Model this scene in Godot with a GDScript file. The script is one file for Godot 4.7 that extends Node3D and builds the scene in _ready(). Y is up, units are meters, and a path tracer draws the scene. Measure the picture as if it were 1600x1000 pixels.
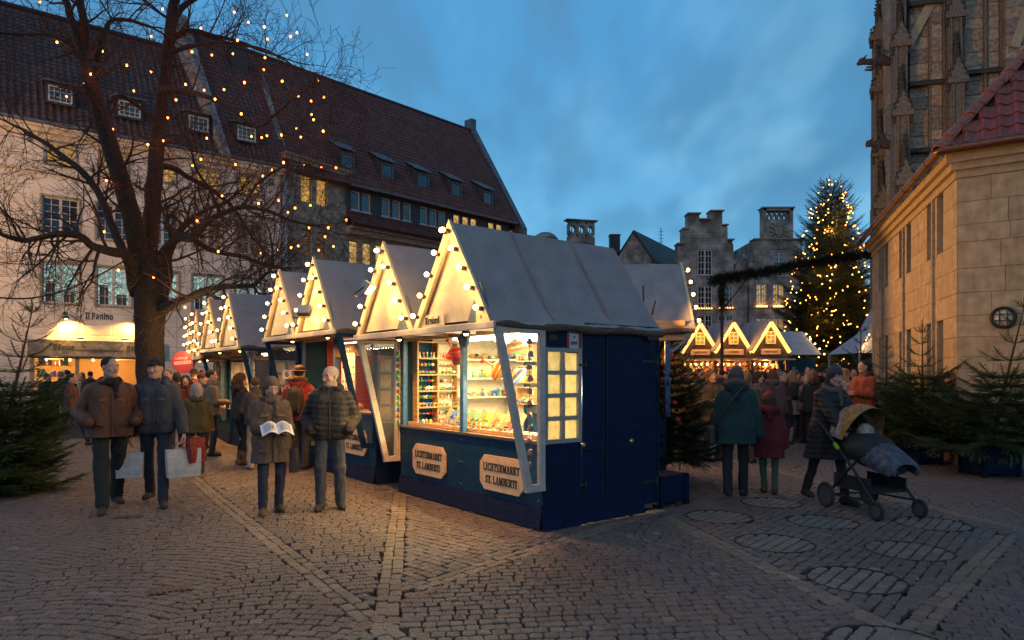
extends Node3D
# A Christmas market at dusk: stalls with bulb-lit gables, a bare tree, old town houses, a church tower.
# Units are metres, y is up; the camera stands at the origin at eye height and looks towards -z.

const EYE := 1.6
const F := 1067.0
var M := {}
var rng := RandomNumberGenerator.new()
var tex_grain: NoiseTexture2D
var tex_cloud: NoiseTexture2D
var tex_fine: NoiseTexture2D
var tex_streak: NoiseTexture2D
var tex_bump: NoiseTexture2D
var tex_soft: NoiseTexture2D
var tex_brick: ImageTexture
var mesh_bulb: ArrayMesh
var mesh_socket: ArrayMesh


class B:
	var v := PackedVector3Array()
	var n := PackedVector3Array()
	var c := PackedColorArray()
	var ix := PackedInt32Array()
	var col := Color(1, 1, 1)

	func quad(a: Vector3, b: Vector3, d: Vector3, e: Vector3) -> void:  # counter-clockwise seen from outside
		var nn := (d - a).cross(e - b).normalized()
		var i := v.size()
		v.push_back(a); v.push_back(b); v.push_back(d); v.push_back(e)
		for k in 4:
			n.push_back(nn)
			c.push_back(col)
		ix.push_back(i); ix.push_back(i + 2); ix.push_back(i + 1)
		ix.push_back(i); ix.push_back(i + 3); ix.push_back(i + 2)

	func tri(a: Vector3, b: Vector3, d: Vector3) -> void:
		var nn := (b - a).cross(d - a).normalized()
		var i := v.size()
		v.push_back(a); v.push_back(b); v.push_back(d)
		for k in 3:
			n.push_back(nn)
			c.push_back(col)
		ix.push_back(i); ix.push_back(i + 2); ix.push_back(i + 1)

	func face(p: Array, out: Vector3) -> void:  # a convex polygon, turned so that it looks along out
		var nn: Vector3 = (p[1] - p[0]).cross(p[2] - p[0])
		var pts := p
		if nn.dot(out) < 0.0:
			pts = p.duplicate()
			pts.reverse()
		for k in range(1, pts.size() - 1):
			tri(pts[0], pts[k], pts[k + 1])

	func box(o: Vector3, s: Vector3, t := Transform3D()) -> void:
		var h := s * 0.5
		var p: Array[Vector3] = []
		for k in 8:
			p.push_back(t * (o + Vector3(h.x if k & 1 else -h.x, h.y if k & 2 else -h.y, h.z if k & 4 else -h.z)))
		quad(p[1], p[3], p[7], p[5]); quad(p[0], p[4], p[6], p[2])
		quad(p[2], p[6], p[7], p[3]); quad(p[0], p[1], p[5], p[4])
		quad(p[4], p[5], p[7], p[6]); quad(p[0], p[2], p[3], p[1])

	func cbox(o: Vector3, s: Vector3, e: float, t := Transform3D(), bottom := true) -> void:  # a box with chamfered edges
		var h := s * 0.5
		var q := func(sx: float, sy: float, sz: float, ax: int) -> Vector3:
			var w := Vector3(sx * (h.x if ax == 0 else h.x - e), sy * (h.y if ax == 1 else h.y - e), sz * (h.z if ax == 2 else h.z - e))
			return t * (o + w)
		var bs := t.basis
		for sg in [-1.0, 1.0]:
			face([q.call(sg, -1.0, -1.0, 0), q.call(sg, 1.0, -1.0, 0), q.call(sg, 1.0, 1.0, 0), q.call(sg, -1.0, 1.0, 0)], bs * Vector3(sg, 0, 0))
			if bottom or sg > 0.0:
				face([q.call(-1.0, sg, -1.0, 1), q.call(1.0, sg, -1.0, 1), q.call(1.0, sg, 1.0, 1), q.call(-1.0, sg, 1.0, 1)], bs * Vector3(0, sg, 0))
			face([q.call(-1.0, -1.0, sg, 2), q.call(1.0, -1.0, sg, 2), q.call(1.0, 1.0, sg, 2), q.call(-1.0, 1.0, sg, 2)], bs * Vector3(0, 0, sg))
			for s2 in [-1.0, 1.0]:
				if bottom or sg > 0.0:
					face([q.call(s2, sg, -1.0, 0), q.call(s2, sg, 1.0, 0), q.call(s2, sg, 1.0, 1), q.call(s2, sg, -1.0, 1)], bs * Vector3(s2, sg, 0))
					face([q.call(-1.0, sg, s2, 1), q.call(1.0, sg, s2, 1), q.call(1.0, sg, s2, 2), q.call(-1.0, sg, s2, 2)], bs * Vector3(0, sg, s2))
				face([q.call(sg, -1.0, s2, 0), q.call(sg, 1.0, s2, 0), q.call(sg, 1.0, s2, 2), q.call(sg, -1.0, s2, 2)], bs * Vector3(sg, 0, s2))
				for s3 in [-1.0, 1.0]:
					if bottom or s2 > 0.0:
						face([q.call(sg, s2, s3, 0), q.call(sg, s2, s3, 1), q.call(sg, s2, s3, 2)], bs * Vector3(sg, s2, s3))

	func prism(poly: PackedVector2Array, z0: float, z1: float, t := Transform3D()) -> void:  # an outline in x, y drawn out along z
		var tris := Geometry2D.triangulate_polygon(poly)
		var bs := t.basis
		for k in range(0, tris.size(), 3):
			var a := poly[tris[k]]
			var b := poly[tris[k + 1]]
			var d := poly[tris[k + 2]]
			face([t * Vector3(a.x, a.y, z1), t * Vector3(b.x, b.y, z1), t * Vector3(d.x, d.y, z1)], bs * Vector3(0, 0, 1))
			face([t * Vector3(a.x, a.y, z0), t * Vector3(b.x, b.y, z0), t * Vector3(d.x, d.y, z0)], bs * Vector3(0, 0, -1))
		var cw := Geometry2D.is_polygon_clockwise(poly)
		for k in poly.size():
			var a := poly[k]
			var b := poly[(k + 1) % poly.size()]
			if cw:
				var w := a
				a = b
				b = w
			quad(t * Vector3(a.x, a.y, z1), t * Vector3(a.x, a.y, z0), t * Vector3(b.x, b.y, z0), t * Vector3(b.x, b.y, z1))

	func ring_mesh(rings: Array, closed_u := true, smooth := true) -> void:  # rings of equal length joined by quads; counter-clockwise rings seen from the end they run to
		var m: int = rings[0].size()
		var base := v.size()
		var un := m if closed_u else m - 1
		if not smooth:
			for r in rings.size() - 1:
				for k in un:
					quad(rings[r][k], rings[r][(k + 1) % m], rings[r + 1][(k + 1) % m], rings[r + 1][k])
			return
		for r in rings.size():
			for k in m:
				var a: Vector3 = rings[r][(k + 1) % m if closed_u else mini(k + 1, m - 1)] - rings[r][(k + m - 1) % m if closed_u else maxi(k - 1, 0)]
				var b: Vector3 = rings[mini(r + 1, rings.size() - 1)][k] - rings[maxi(r - 1, 0)][k]
				v.push_back(rings[r][k])
				n.push_back(a.cross(b).normalized())
				c.push_back(col)
		for r in rings.size() - 1:
			for k in un:
				var i0 := base + r * m + k
				var i1 := base + r * m + (k + 1) % m
				ix.push_back(i0); ix.push_back(i1 + m); ix.push_back(i1)
				ix.push_back(i0); ix.push_back(i0 + m); ix.push_back(i1 + m)

	func tube(pts: PackedVector3Array, rad: PackedFloat32Array, sides := 8, caps := true) -> void:
		var rings := []
		var up := Vector3(0.123, 0.9, 0.31).normalized()
		var last := Vector3.ZERO
		for k in pts.size():
			var d := (pts[mini(k + 1, pts.size() - 1)] - pts[maxi(k - 1, 0)]).normalized()
			if last == Vector3.ZERO:
				if absf(d.dot(up)) > 0.95:
					up = Vector3(1, 0.1, 0.05).normalized()
				last = up
			var a := (last - d * last.dot(d)).normalized()
			last = a
			var b := d.cross(a)
			var ring := []
			for s in sides:
				var w := TAU * s / sides
				ring.push_back(pts[k] + (a * cos(w) + b * sin(w)) * rad[mini(k, rad.size() - 1)])
			rings.push_back(ring)
		ring_mesh(rings)
		if caps:
			face(rings[0], pts[0] - pts[1])
			face(rings[-1], pts[-1] - pts[-2])

	func rod(a: Vector3, b: Vector3, r: float, sides := 6) -> void:
		tube(PackedVector3Array([a, b]), PackedFloat32Array([r]), sides)

	func beam(a: Vector3, b: Vector3, w: float, h: float, up := Vector3.UP) -> void:  # a square timber from a to b
		var z := (b - a).normalized()
		var x := up.cross(z).normalized()
		var y := z.cross(x)
		box(Vector3.ZERO, Vector3(w, h, (b - a).length()), Transform3D(Basis(x, y, z), (a + b) * 0.5))

	func lathe(prof: PackedVector2Array, sides := 12, t := Transform3D()) -> void:  # (radius, height) from the bottom up
		var rings := []
		for p in prof:
			var ring := []
			for s in sides:
				var w := -TAU * s / sides
				ring.push_back(t * Vector3(cos(w) * p.x, p.y, sin(w) * p.x))
			rings.push_back(ring)
		ring_mesh(rings)

	func ball(o: Vector3, r: Vector3, sides := 10, rows := 6) -> void:
		var prof := PackedVector2Array()
		for k in rows + 1:
			var w := -PI / 2 + PI * k / rows
			prof.push_back(Vector2(maxf(cos(w), 0.001), sin(w)))
		lathe(prof, sides, Transform3D(Basis.from_scale(r), o))

	func put(o: B, t: Transform3D, tint := Color(1, 1, 1)) -> void:
		var base := v.size()
		var flip := t.basis.determinant() < 0.0
		var nb := t.basis.inverse().transposed()
		for k in o.v.size():
			v.push_back(t * o.v[k])
			n.push_back((nb * o.n[k]).normalized())
			c.push_back(o.c[k] * tint)
		for k in range(0, o.ix.size(), 3):
			ix.push_back(o.ix[k] + base)
			ix.push_back(o.ix[k + (2 if flip else 1)] + base)
			ix.push_back(o.ix[k + (1 if flip else 2)] + base)

	func mesh() -> ArrayMesh:
		var a := []
		a.resize(Mesh.ARRAY_MAX)
		a[Mesh.ARRAY_VERTEX] = v
		a[Mesh.ARRAY_NORMAL] = n
		a[Mesh.ARRAY_COLOR] = c
		a[Mesh.ARRAY_INDEX] = ix
		var m := ArrayMesh.new()
		if v.size() > 0:
			m.add_surface_from_arrays(Mesh.PRIMITIVE_TRIANGLES, a)
		return m


func W(px: float, py: float, d: float) -> Vector3:  # a measured point: across, up, and metres away
	return Vector3((px - 800.0) / F * d, EYE + (585.0 - py) / F * d, -d)


func G(px: float, py: float) -> Vector3:  # a point on the ground
	var d := F * EYE / (py - 585.0)
	return Vector3((px - 800.0) / F * d, 0, -d)


func numbered(called: String, parent: Node) -> String:
	var key := str(parent.get_instance_id()) + called
	var k: int = names.get(key, -1) + 1
	names[key] = k
	return called if k == 0 else "%s_%03d" % [called, k]


var names := {}


func tag(o: Node3D, label := "", category := "", group := "", kind := "") -> Node3D:
	if label: o.set_meta("label", label)
	if category: o.set_meta("category", category)
	if group: o.set_meta("group", group)
	if kind: o.set_meta("kind", kind)
	return o


func thing(called: String, at: Vector3, turn: float, label: String, category: String, group := "") -> Node3D:
	var o := Node3D.new()
	o.name = numbered(called, self)
	add_child(o)
	o.position = at
	o.rotation.y = turn
	tag(o, label, category, group)
	return o


func put(called: String, b, m: Material, parent: Node = null) -> MeshInstance3D:
	var o := MeshInstance3D.new()
	var p: Node = parent if parent else self
	o.name = numbered(called, p)
	o.mesh = b.mesh() if b is B else b
	o.material_override = m
	p.add_child(o)
	return o


func struct(called: String, b, m: Material) -> MeshInstance3D:
	var o := put(called, b, m)
	o.set_meta("kind", "structure")
	return o


func copy_thing(src: Node3D, called: String, label: String, group := "") -> Node3D:
	var o: Node3D = src.duplicate()
	o.name = numbered(called, self)
	add_child(o)
	o.set_meta("label", label)
	if group: o.set_meta("group", group)
	return o


func noise_tex(kind: int, freq: float, oct: int, lo: float, hi: float, sd: int, size := 512, gain := 0.5) -> NoiseTexture2D:
	var f := FastNoiseLite.new()
	f.noise_type = kind
	f.frequency = freq
	f.fractal_octaves = oct
	f.fractal_gain = gain
	f.seed = sd
	var t := NoiseTexture2D.new()
	t.width = size
	t.height = size
	t.seamless = true
	t.noise = f
	var g := Gradient.new()
	g.offsets = PackedFloat32Array([0.15, 0.85])
	g.colors = PackedColorArray([Color(lo, lo, lo), Color(hi, hi, hi)])
	t.color_ramp = g
	return t


func mt(key: String, r := 0.5, g := 0.5, b := 0.5, rough := 0.8, tex: Texture2D = null, tile := 1.0, bump: Texture2D = null, height := 1.0, world := true) -> StandardMaterial3D:
	if M.has(key):
		return M[key]
	var m := StandardMaterial3D.new()
	m.resource_name = key
	m.albedo_color = Color(r, g, b).linear_to_srgb()
	m.roughness = rough
	if tex or bump:
		m.uv1_triplanar = true
		m.uv1_world_triplanar = world
		m.uv1_scale = Vector3.ONE * tile
		m.uv1_triplanar_sharpness = 4.0
	if tex:
		m.albedo_texture = tex
	if bump:
		m.heightmap_enabled = true
		m.heightmap_texture = bump
		m.heightmap_scale = height
	M[key] = m
	return m


func glow(key: String, c: Color, energy: float) -> StandardMaterial3D:
	var m := mt(key, 0.6, 0.6, 0.6, 0.4)
	m.emission_enabled = true
	m.emission = c
	m.emission_energy_multiplier = energy
	return m


func lamp(at: Vector3, c: Color, energy: float, size: float, parent: Node = null, reach := 40.0) -> OmniLight3D:
	var l := OmniLight3D.new()
	l.name = "lamp_light"
	(parent if parent else self).add_child(l, true)
	l.position = at
	l.light_color = c
	l.light_energy = energy
	l.light_size = size
	l.omni_range = reach
	l.omni_attenuation = 2.0
	l.shadow_enabled = true
	return l


func spot(at: Vector3, to: Vector3, c: Color, energy: float, angle: float, parent: Node = null) -> SpotLight3D:
	var l := SpotLight3D.new()
	l.name = "spot_light"
	(parent if parent else self).add_child(l, true)
	l.position = at
	var d := (to - at).normalized()
	l.basis = Basis.looking_at(d, Vector3.UP if absf(d.y) < 0.98 else Vector3.RIGHT)
	l.light_color = c
	l.light_energy = energy
	l.spot_angle = angle
	l.spot_angle_attenuation = 0.6
	l.spot_range = 60.0
	l.spot_attenuation = 2.0
	l.light_size = 0.06
	l.shadow_enabled = true
	return l


func words_mesh(s: String, size: float, depth := 0.006, serif := true, bold := true) -> TextMesh:
	var t := TextMesh.new()
	var f := SystemFont.new()
	f.font_names = PackedStringArray(["Droid Serif" if serif else "Droid Sans"])
	f.font_weight = 700 if bold else 400
	t.font = f
	t.text = s
	t.font_size = 48
	t.pixel_size = size / 35.0   # size is about the height of a capital letter
	t.depth = depth
	return t


func words(s: String, size: float, m: Material, parent: Node, at: Vector3, turn := Basis(), wide := 1.0, serif := true, bold := true, called := "lettering") -> MeshInstance3D:
	var o := put(called, words_mesh(s, size, 0.006, serif, bold), m, parent)
	o.transform = Transform3D(turn * Basis.from_scale(Vector3(wide, 1, 1)), at)
	return o


func make_textures() -> void:
	tex_grain = noise_tex(FastNoiseLite.TYPE_SIMPLEX, 0.02, 5, 0.72, 1.0, 11, 512, 0.6)
	tex_cloud = noise_tex(FastNoiseLite.TYPE_SIMPLEX, 0.008, 5, 0.6, 1.0, 12, 512, 0.55)
	tex_soft = noise_tex(FastNoiseLite.TYPE_SIMPLEX, 0.01, 5, 0.86, 1.0, 16, 512, 0.6)
	tex_fine = noise_tex(FastNoiseLite.TYPE_SIMPLEX, 0.09, 3, 0.75, 1.0, 13)
	tex_bump = noise_tex(FastNoiseLite.TYPE_SIMPLEX, 0.03, 5, 0.0, 1.0, 14, 512, 0.6)
	tex_streak = noise_tex(FastNoiseLite.TYPE_CELLULAR, 0.03, 2, 0.0, 1.0, 15)
	# wood grain: a noise drawn out along one axis
	var f := FastNoiseLite.new()
	f.frequency = 0.02
	f.fractal_octaves = 4
	f.seed = 4
	var im := Image.create(256, 256, false, Image.FORMAT_RGB8)
	for y in 256:
		for x in 256:
			var g := 0.8 + 0.28 * f.get_noise_2d(x * 0.25, y * 6.0)
			im.set_pixel(x, y, Color(g, g * 0.97, g * 0.93))
	tex_woodgrain = ImageTexture.create_from_image(im)
	var is_ := Image.create(256, 256, false, Image.FORMAT_RGB8)   # rain streaks and grime that run down a surface
	for y in 256:
		for x in 256:
			var fx := minf(x, 255 - x) / 40.0
			var g := 0.92 + 0.12 * f.get_noise_2d(x * 4.0, y * 0.7 + 90.0) * minf(fx, 1.0) + 0.16 * f.get_noise_2d(x * 2.0, y * 2.0 + 300.0) * minf(fx, 1.0)
			is_.set_pixel(x, y, Color(g, g * 0.985, g * 0.96))
	tex_stain = ImageTexture.create_from_image(is_)
	# painted brickwork relief for far plastered walls
	var ib := Image.create(256, 256, false, Image.FORMAT_RGB8)
	for y in 256:
		for x in 256:
			var row := y / 16
			var xx := (x + (16 if row % 2 else 0)) % 32
			var j := 0.0 if y % 16 < 2 or xx < 2 else 1.0
			var g := j * 0.7 + 0.3 * (0.5 + 0.5 * f.get_noise_2d(x * 6.0, y * 6.0))
			ib.set_pixel(x, y, Color(g, g, g))
	tex_brick = ImageTexture.create_from_image(ib)


var tex_woodgrain: ImageTexture
var tex_stain: ImageTexture


func make_sky() -> PanoramaSkyMaterial:
	var w := 1024
	var h := 512
	var im := Image.create(w, h, false, Image.FORMAT_RGBF)
	var f := FastNoiseLite.new()
	f.frequency = 1.0
	f.fractal_octaves = 6
	f.fractal_gain = 0.55
	f.seed = 21
	var g := FastNoiseLite.new()
	g.frequency = 0.7
	g.fractal_octaves = 3
	g.seed = 8
	for y in h:
		var e := (0.5 - (y + 0.5) / h) * PI
		if e < -0.05:
			for x in w:
				im.set_pixel(x, y, Color(0.10, 0.10, 0.11))
			continue
		var s := maxf(sin(e), 0.0)
		var base := Color(0.27, 0.60, 0.80).lerp(Color(0.14, 0.42, 0.68), smoothstep(0.0, 0.16, s))
		base = base.lerp(Color(0.075, 0.29, 0.56), smoothstep(0.1, 0.46, s)).lerp(Color(0.06, 0.18, 0.34), smoothstep(0.45, 0.95, s))
		for x in w:
			var a := (x + 0.5) / w * TAU
			var d := Vector3(cos(a) * cos(e), sin(e), sin(a) * cos(e))
			var q := d / (0.25 + maxf(d.y, 0.0))   # a thin cloud layer overhead
			var n := g.get_noise_3d(q.x * 0.9 + 1.7, q.z * 0.9 + 3.0, 0.3) + 0.45 * f.get_noise_3d(q.x * 1.1, q.z * 1.5, 7.0)
			var n2 := f.get_noise_3d(q.x * 1.3 + 5.0, q.z * 2.1, 2.0)
			var dark := Color(0.072, 0.222, 0.395).lerp(Color(0.13, 0.17, 0.22), smoothstep(0.3, 0.8, s))
			var col := base.lerp(dark, smoothstep(-0.05, 0.5, n) * 0.72)
			var n3 := f.get_noise_3d(q.x * 0.8 + 9.0, q.z * 2.3, 5.0) + 0.3 * f.get_noise_3d(q.x * 3.0, q.z * 7.0, 1.0)
			col = col.lerp(Color(0.34, 0.63, 0.80), smoothstep(0.05, 0.5, n2) * 0.4 * (1.0 - smoothstep(0.12, 0.5, s)))
			col = col.lerp(dark, smoothstep(-0.02, 0.4, -n3) * 0.55)
			col = col.lerp(Color(0.25, 0.55, 0.76), smoothstep(0.05, 0.5, n3) * 0.3 * (1.0 - smoothstep(0.3, 0.7, s)))
			im.set_pixel(x, y, col)
	var m := PanoramaSkyMaterial.new()
	m.panorama = ImageTexture.create_from_image(im)
	return m


func _ready() -> void:
	rng.seed = 7
	var cam := Camera3D.new()
	cam.name = "camera"
	add_child(cam)
	cam.position = Vector3(0, EYE, 0)
	cam.projection = Camera3D.PROJECTION_FRUSTUM
	cam.near = 0.1
	cam.far = 400.0
	cam.size = 0.1 * 1000.0 / F
	cam.frustum_offset = Vector2(0, 0.1 * 85.0 / F)
	var we := WorldEnvironment.new()
	we.name = "environment"
	var env := Environment.new()
	env.background_mode = Environment.BG_SKY
	env.sky = Sky.new()
	env.sky.sky_material = make_sky()
	env.background_energy_multiplier = 0.95
	env.tonemap_mode = Environment.TONE_MAPPER_LINEAR
	env.tonemap_exposure = 1.25
	env.sdfgi_enabled = true
	env.ssao_enabled = true
	env.ssil_enabled = true
	we.environment = env
	add_child(we)
	var sun := DirectionalLight3D.new()   # what is left of the daylight, from the western afterglow
	sun.name = "afterglow"
	add_child(sun)
	sun.rotation = Vector3(deg_to_rad(-42), deg_to_rad(-35), 0)
	sun.light_color = Color(1.0, 0.86, 0.8)
	sun.light_energy = 0.09
	sun.light_angular_distance = 40.0
	sun.shadow_enabled = true

	make_textures()
	make_materials()
	make_prototypes()
	var t0 := Time.get_ticks_msec()
	build_ground()
	print("ground ", Time.get_ticks_msec() - t0); t0 = Time.get_ticks_msec()
	build_left_houses()
	build_far_houses()
	build_chapel()
	build_tower()
	print("houses ", Time.get_ticks_msec() - t0); t0 = Time.get_ticks_msec()
	build_stalls()
	print("stalls ", Time.get_ticks_msec() - t0); t0 = Time.get_ticks_msec()
	build_bare_tree()
	build_firs()
	print("trees ", Time.get_ticks_msec() - t0); t0 = Time.get_ticks_msec()
	build_street_things()
	build_people()
	print("people ", Time.get_ticks_msec() - t0)


func make_materials() -> void:
	mt("joint_soil", 0.035, 0.029, 0.025, 0.95, tex_grain, 0.9, tex_bump, 2.0)
	mt("cobble", 1, 1, 1, 0.5, tex_fine, 2.2, tex_bump, 1.5).vertex_color_use_as_albedo = true
	mt("plaster_white", 0.70, 0.62, 0.53, 0.85, tex_soft, 0.13, tex_brick, 2.2)
	mt("stone_front", 0.45, 0.35, 0.25, 0.85, tex_cloud, 0.3, tex_bump, 1.2)
	mt("stone_trim", 0.38, 0.30, 0.22, 0.8, tex_grain, 0.8)
	mt("stone_far", 0.42, 0.355, 0.30, 0.9, tex_cloud, 0.12, tex_brick, 3.0)
	mt("stone_far_pale", 0.4, 0.34, 0.28, 0.9, tex_cloud, 0.12, tex_bump, 2.0)
	mt("render_pale", 0.36, 0.31, 0.29, 0.9, tex_cloud, 0.2)
	mt("roof_tile", 1, 1, 1, 0.7, tex_grain, 1.5).vertex_color_use_as_albedo = true
	mt("roof_under", 0.045, 0.026, 0.022, 0.9)
	mt("slate", 0.05, 0.052, 0.06, 0.6, tex_grain, 1.0, tex_brick, 1.0)
	mt("lead_grey", 0.16, 0.17, 0.19, 0.55, tex_cloud, 0.5)
	mt("window_white", 0.62, 0.58, 0.52, 0.5, tex_grain, 1.0)
	var g := mt("glass_dark", 0.015, 0.017, 0.02, 0.06)
	g.metallic_specular = 0.7
	var p := mt("pane_clear", 0.95, 0.97, 0.96, 0.03)
	p.transparency = BaseMaterial3D.TRANSPARENCY_ALPHA
	p.albedo_color.a = 0.06
	p = mt("film_clear", 0.9, 0.92, 0.95, 0.12)
	p.transparency = BaseMaterial3D.TRANSPARENCY_ALPHA
	p.albedo_color.a = 0.10
	mt("navy", 0.004, 0.044, 0.10, 0.5, tex_stain, 0.8, tex_bump, 0.06)
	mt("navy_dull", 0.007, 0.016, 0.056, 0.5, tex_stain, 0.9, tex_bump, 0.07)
	mt("blue_paint", 0.035, 0.13, 0.30, 0.4, tex_grain, 1.2)
	mt("tarp_navy", 0.005, 0.014, 0.05, 0.75, tex_soft, 1.5, tex_bump, 0.4)
	for k in ["navy", "navy_dull", "tarp_navy"]: M[k].metallic_specular = 0.28
	mt("cream_paint", 0.68, 0.54, 0.34, 0.5, tex_soft, 1.0, tex_bump, 0.08)
	mt("cream_cloth", 0.68, 0.58, 0.40, 0.8, tex_soft, 0.7, tex_bump, 0.1)
	mt("sign_cream", 0.70, 0.49, 0.28, 0.5, tex_soft, 1.4)
	mt("white_wood", 0.55, 0.47, 0.39, 0.55, tex_soft, 1.0)
	mt("wood_pine", 0.62, 0.40, 0.18, 0.5, tex_woodgrain, 1.6)
	mt("wood_brown", 0.24, 0.13, 0.06, 0.6, tex_woodgrain, 1.4)
	mt("shelf_white", 0.76, 0.70, 0.55, 0.5, tex_soft, 0.7)
	mt("canvas", 0.295, 0.27, 0.272, 0.85, tex_soft, 0.45, tex_bump, 0.4).rim_enabled = false
	mt("canvas_white", 0.42, 0.4, 0.42, 0.8, tex_soft, 0.35, tex_bump, 0.4)
	mt("canvas_edge", 0.16, 0.10, 0.06, 0.9, tex_grain, 2.0, tex_bump, 1.5)
	mt("black_metal", 0.015, 0.015, 0.016, 0.45)
	mt("black_ink", 0.014, 0.012, 0.012, 0.7)
	mt("grey_metal", 0.25, 0.25, 0.26, 0.35).metallic = 0.8
	mt("brass", 0.45, 0.32, 0.13, 0.3).metallic = 0.9
	mt("copper", 0.22, 0.095, 0.05, 0.42, tex_grain, 1.0).metallic = 0.7
	mt("bark", 0.028, 0.021, 0.016, 0.92, tex_grain, 0.9, tex_streak, 2.5)
	mt("twig", 0.034, 0.022, 0.016, 0.9)
	mt("fir_bark", 0.07, 0.045, 0.03, 0.9)
	mt("needles", 1, 1, 1, 0.55).vertex_color_use_as_albedo = true
	M["needles"].backlight_enabled = true
	M["needles"].backlight = Color(0.12, 0.14, 0.08)
	mt("paper", 0.6, 0.58, 0.55, 0.8)
	mt("paper_white", 0.75, 0.73, 0.7, 0.7)
	mt("red_paint", 0.42, 0.03, 0.03, 0.4)
	mt("sign_red", 0.5, 0.06, 0.07, 0.5)
	mt("red_board", 0.45, 0.07, 0.06, 0.6, tex_woodgrain, 1.5)
	mt("toy", 1, 1, 1, 0.35).vertex_color_use_as_albedo = true
	mt("skin", 1, 1, 1, 0.55).vertex_color_use_as_albedo = true
	M["skin"].subsurf_scatter_enabled = true
	M["skin"].subsurf_scatter_strength = 0.08
	mt("chapel_stone", 1, 1, 1, 0.85, tex_grain, 0.7, tex_bump, 1.0).vertex_color_use_as_albedo = true
	mt("chapel_joint", 0.34, 0.26, 0.17, 0.95)
	mt("tower_stone", 1, 1, 1, 0.9, tex_grain, 0.5, tex_bump, 2.0).vertex_color_use_as_albedo = true
	mt("tower_dark", 0.10, 0.08, 0.066, 0.95, tex_grain, 0.7, tex_bump, 3.0)
	mt("tower_trim", 0.26, 0.20, 0.15, 0.9, tex_grain, 0.6, tex_bump, 2.5)
	mt("clay_tile", 1, 1, 1, 0.5, tex_grain, 0.9, tex_bump, 0.5).vertex_color_use_as_albedo = true
	glow("bulb_warm", Color(1.0, 0.76, 0.42), 16.0)
	glow("bulb_fairy", Color(1.0, 0.46, 0.16), 13.0)
	glow("bulb_fir", Color(1.0, 0.62, 0.22), 11.0)
	glow("strip_warm", Color(1.0, 0.66, 0.26), 2.6)
	glow("tube_white", Color(1.0, 0.92, 0.75), 6.0)
	glow("pane_yellow", Color(1.0, 0.74, 0.28), 0.85)
	glow("pane_bright", Color(1.0, 0.78, 0.40), 0.95)
	glow("pane_dim", Color(1.0, 0.66, 0.3), 0.13)
	glow("pane_cold", Color(0.78, 0.93, 0.88), 0.95)
	for k in ["pane_yellow", "pane_bright", "pane_dim", "pane_cold"]:
		var m: StandardMaterial3D = M[k]
		m.albedo_color = Color(0.1, 0.1, 0.1)
		m.roughness = 0.1
		m.emission_texture = tex_room
		m.emission_operator = BaseMaterial3D.EMISSION_OP_MULTIPLY
		m.uv1_triplanar = true
		m.uv1_world_triplanar = true
		m.uv1_scale = Vector3.ONE * 0.9
	var fr := mt("pane_frosted", 0.9, 0.87, 0.72, 0.5, tex_soft, 2.0)
	fr.backlight_enabled = true
	fr.backlight = Color(0.96, 0.93, 0.78)


var tex_room: NoiseTexture2D


func make_prototypes() -> void:
	tex_room = noise_tex(FastNoiseLite.TYPE_VALUE, 0.03, 3, 0.35, 1.0, 31)
	for k in ["pane_yellow", "pane_bright", "pane_dim", "pane_cold"]:
		M[k].emission_texture = tex_room
	var b := B.new()
	b.ball(Vector3.ZERO, Vector3.ONE * 0.027, 10, 7)
	mesh_bulb = b.mesh()
	b = B.new()
	b.lathe(PackedVector2Array([Vector2(0.001, -0.05), Vector2(0.021, -0.05), Vector2(0.024, -0.03), Vector2(0.019, 0.0), Vector2(0.001, 0.001)]), 8)
	mesh_socket = b.mesh()


# ---------------------------------------------------------------- the paved square

var bands: Array = []
var rings: Array = []


func seg_dist(p: Vector2, a: Vector2, b: Vector2) -> float:
	var t := clampf((p - a).dot(b - a) / (b - a).length_squared(), 0.0, 1.0)
	return p.distance_to(a + (b - a) * t)


func side(p: Vector2, a: Vector2, b: Vector2) -> float:
	return (b.x - a.x) * (p.y - a.y) - (b.y - a.y) * (p.x - a.x)


func zone_of(p: Vector2) -> int:  # x across, y away from the camera
	if p.y > 12.0:
		return 0 if p.x < 1.0 else 5
	if p.x < lerpf(-0.69, -4.07, (p.y - 4.11) / (9.23 - 4.11)):
		return 0
	if p.y > 5.0 and p.x < -0.9 - 0.13 * (p.y - 5.42) and p.y > 4.3:
		return 1
	if side(p, Vector2(-0.765, 5.1), Vector2(1.9, 8.25)) > 0.0:
		return 2
	if side(p, Vector2(2.42, 4.15), Vector2(1.72, 7.7)) > 0.0 and p.x < 3.2:
		return 3
	if side(p, Vector2(2.42, 4.2), Vector2(4.83, 6.69)) > 0.0 and p.y < lerpf(12.6, 6.88, clampf((p.x - 4.1) / 0.93, -3.0, 1.0)):
		return 4
	return 5


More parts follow.
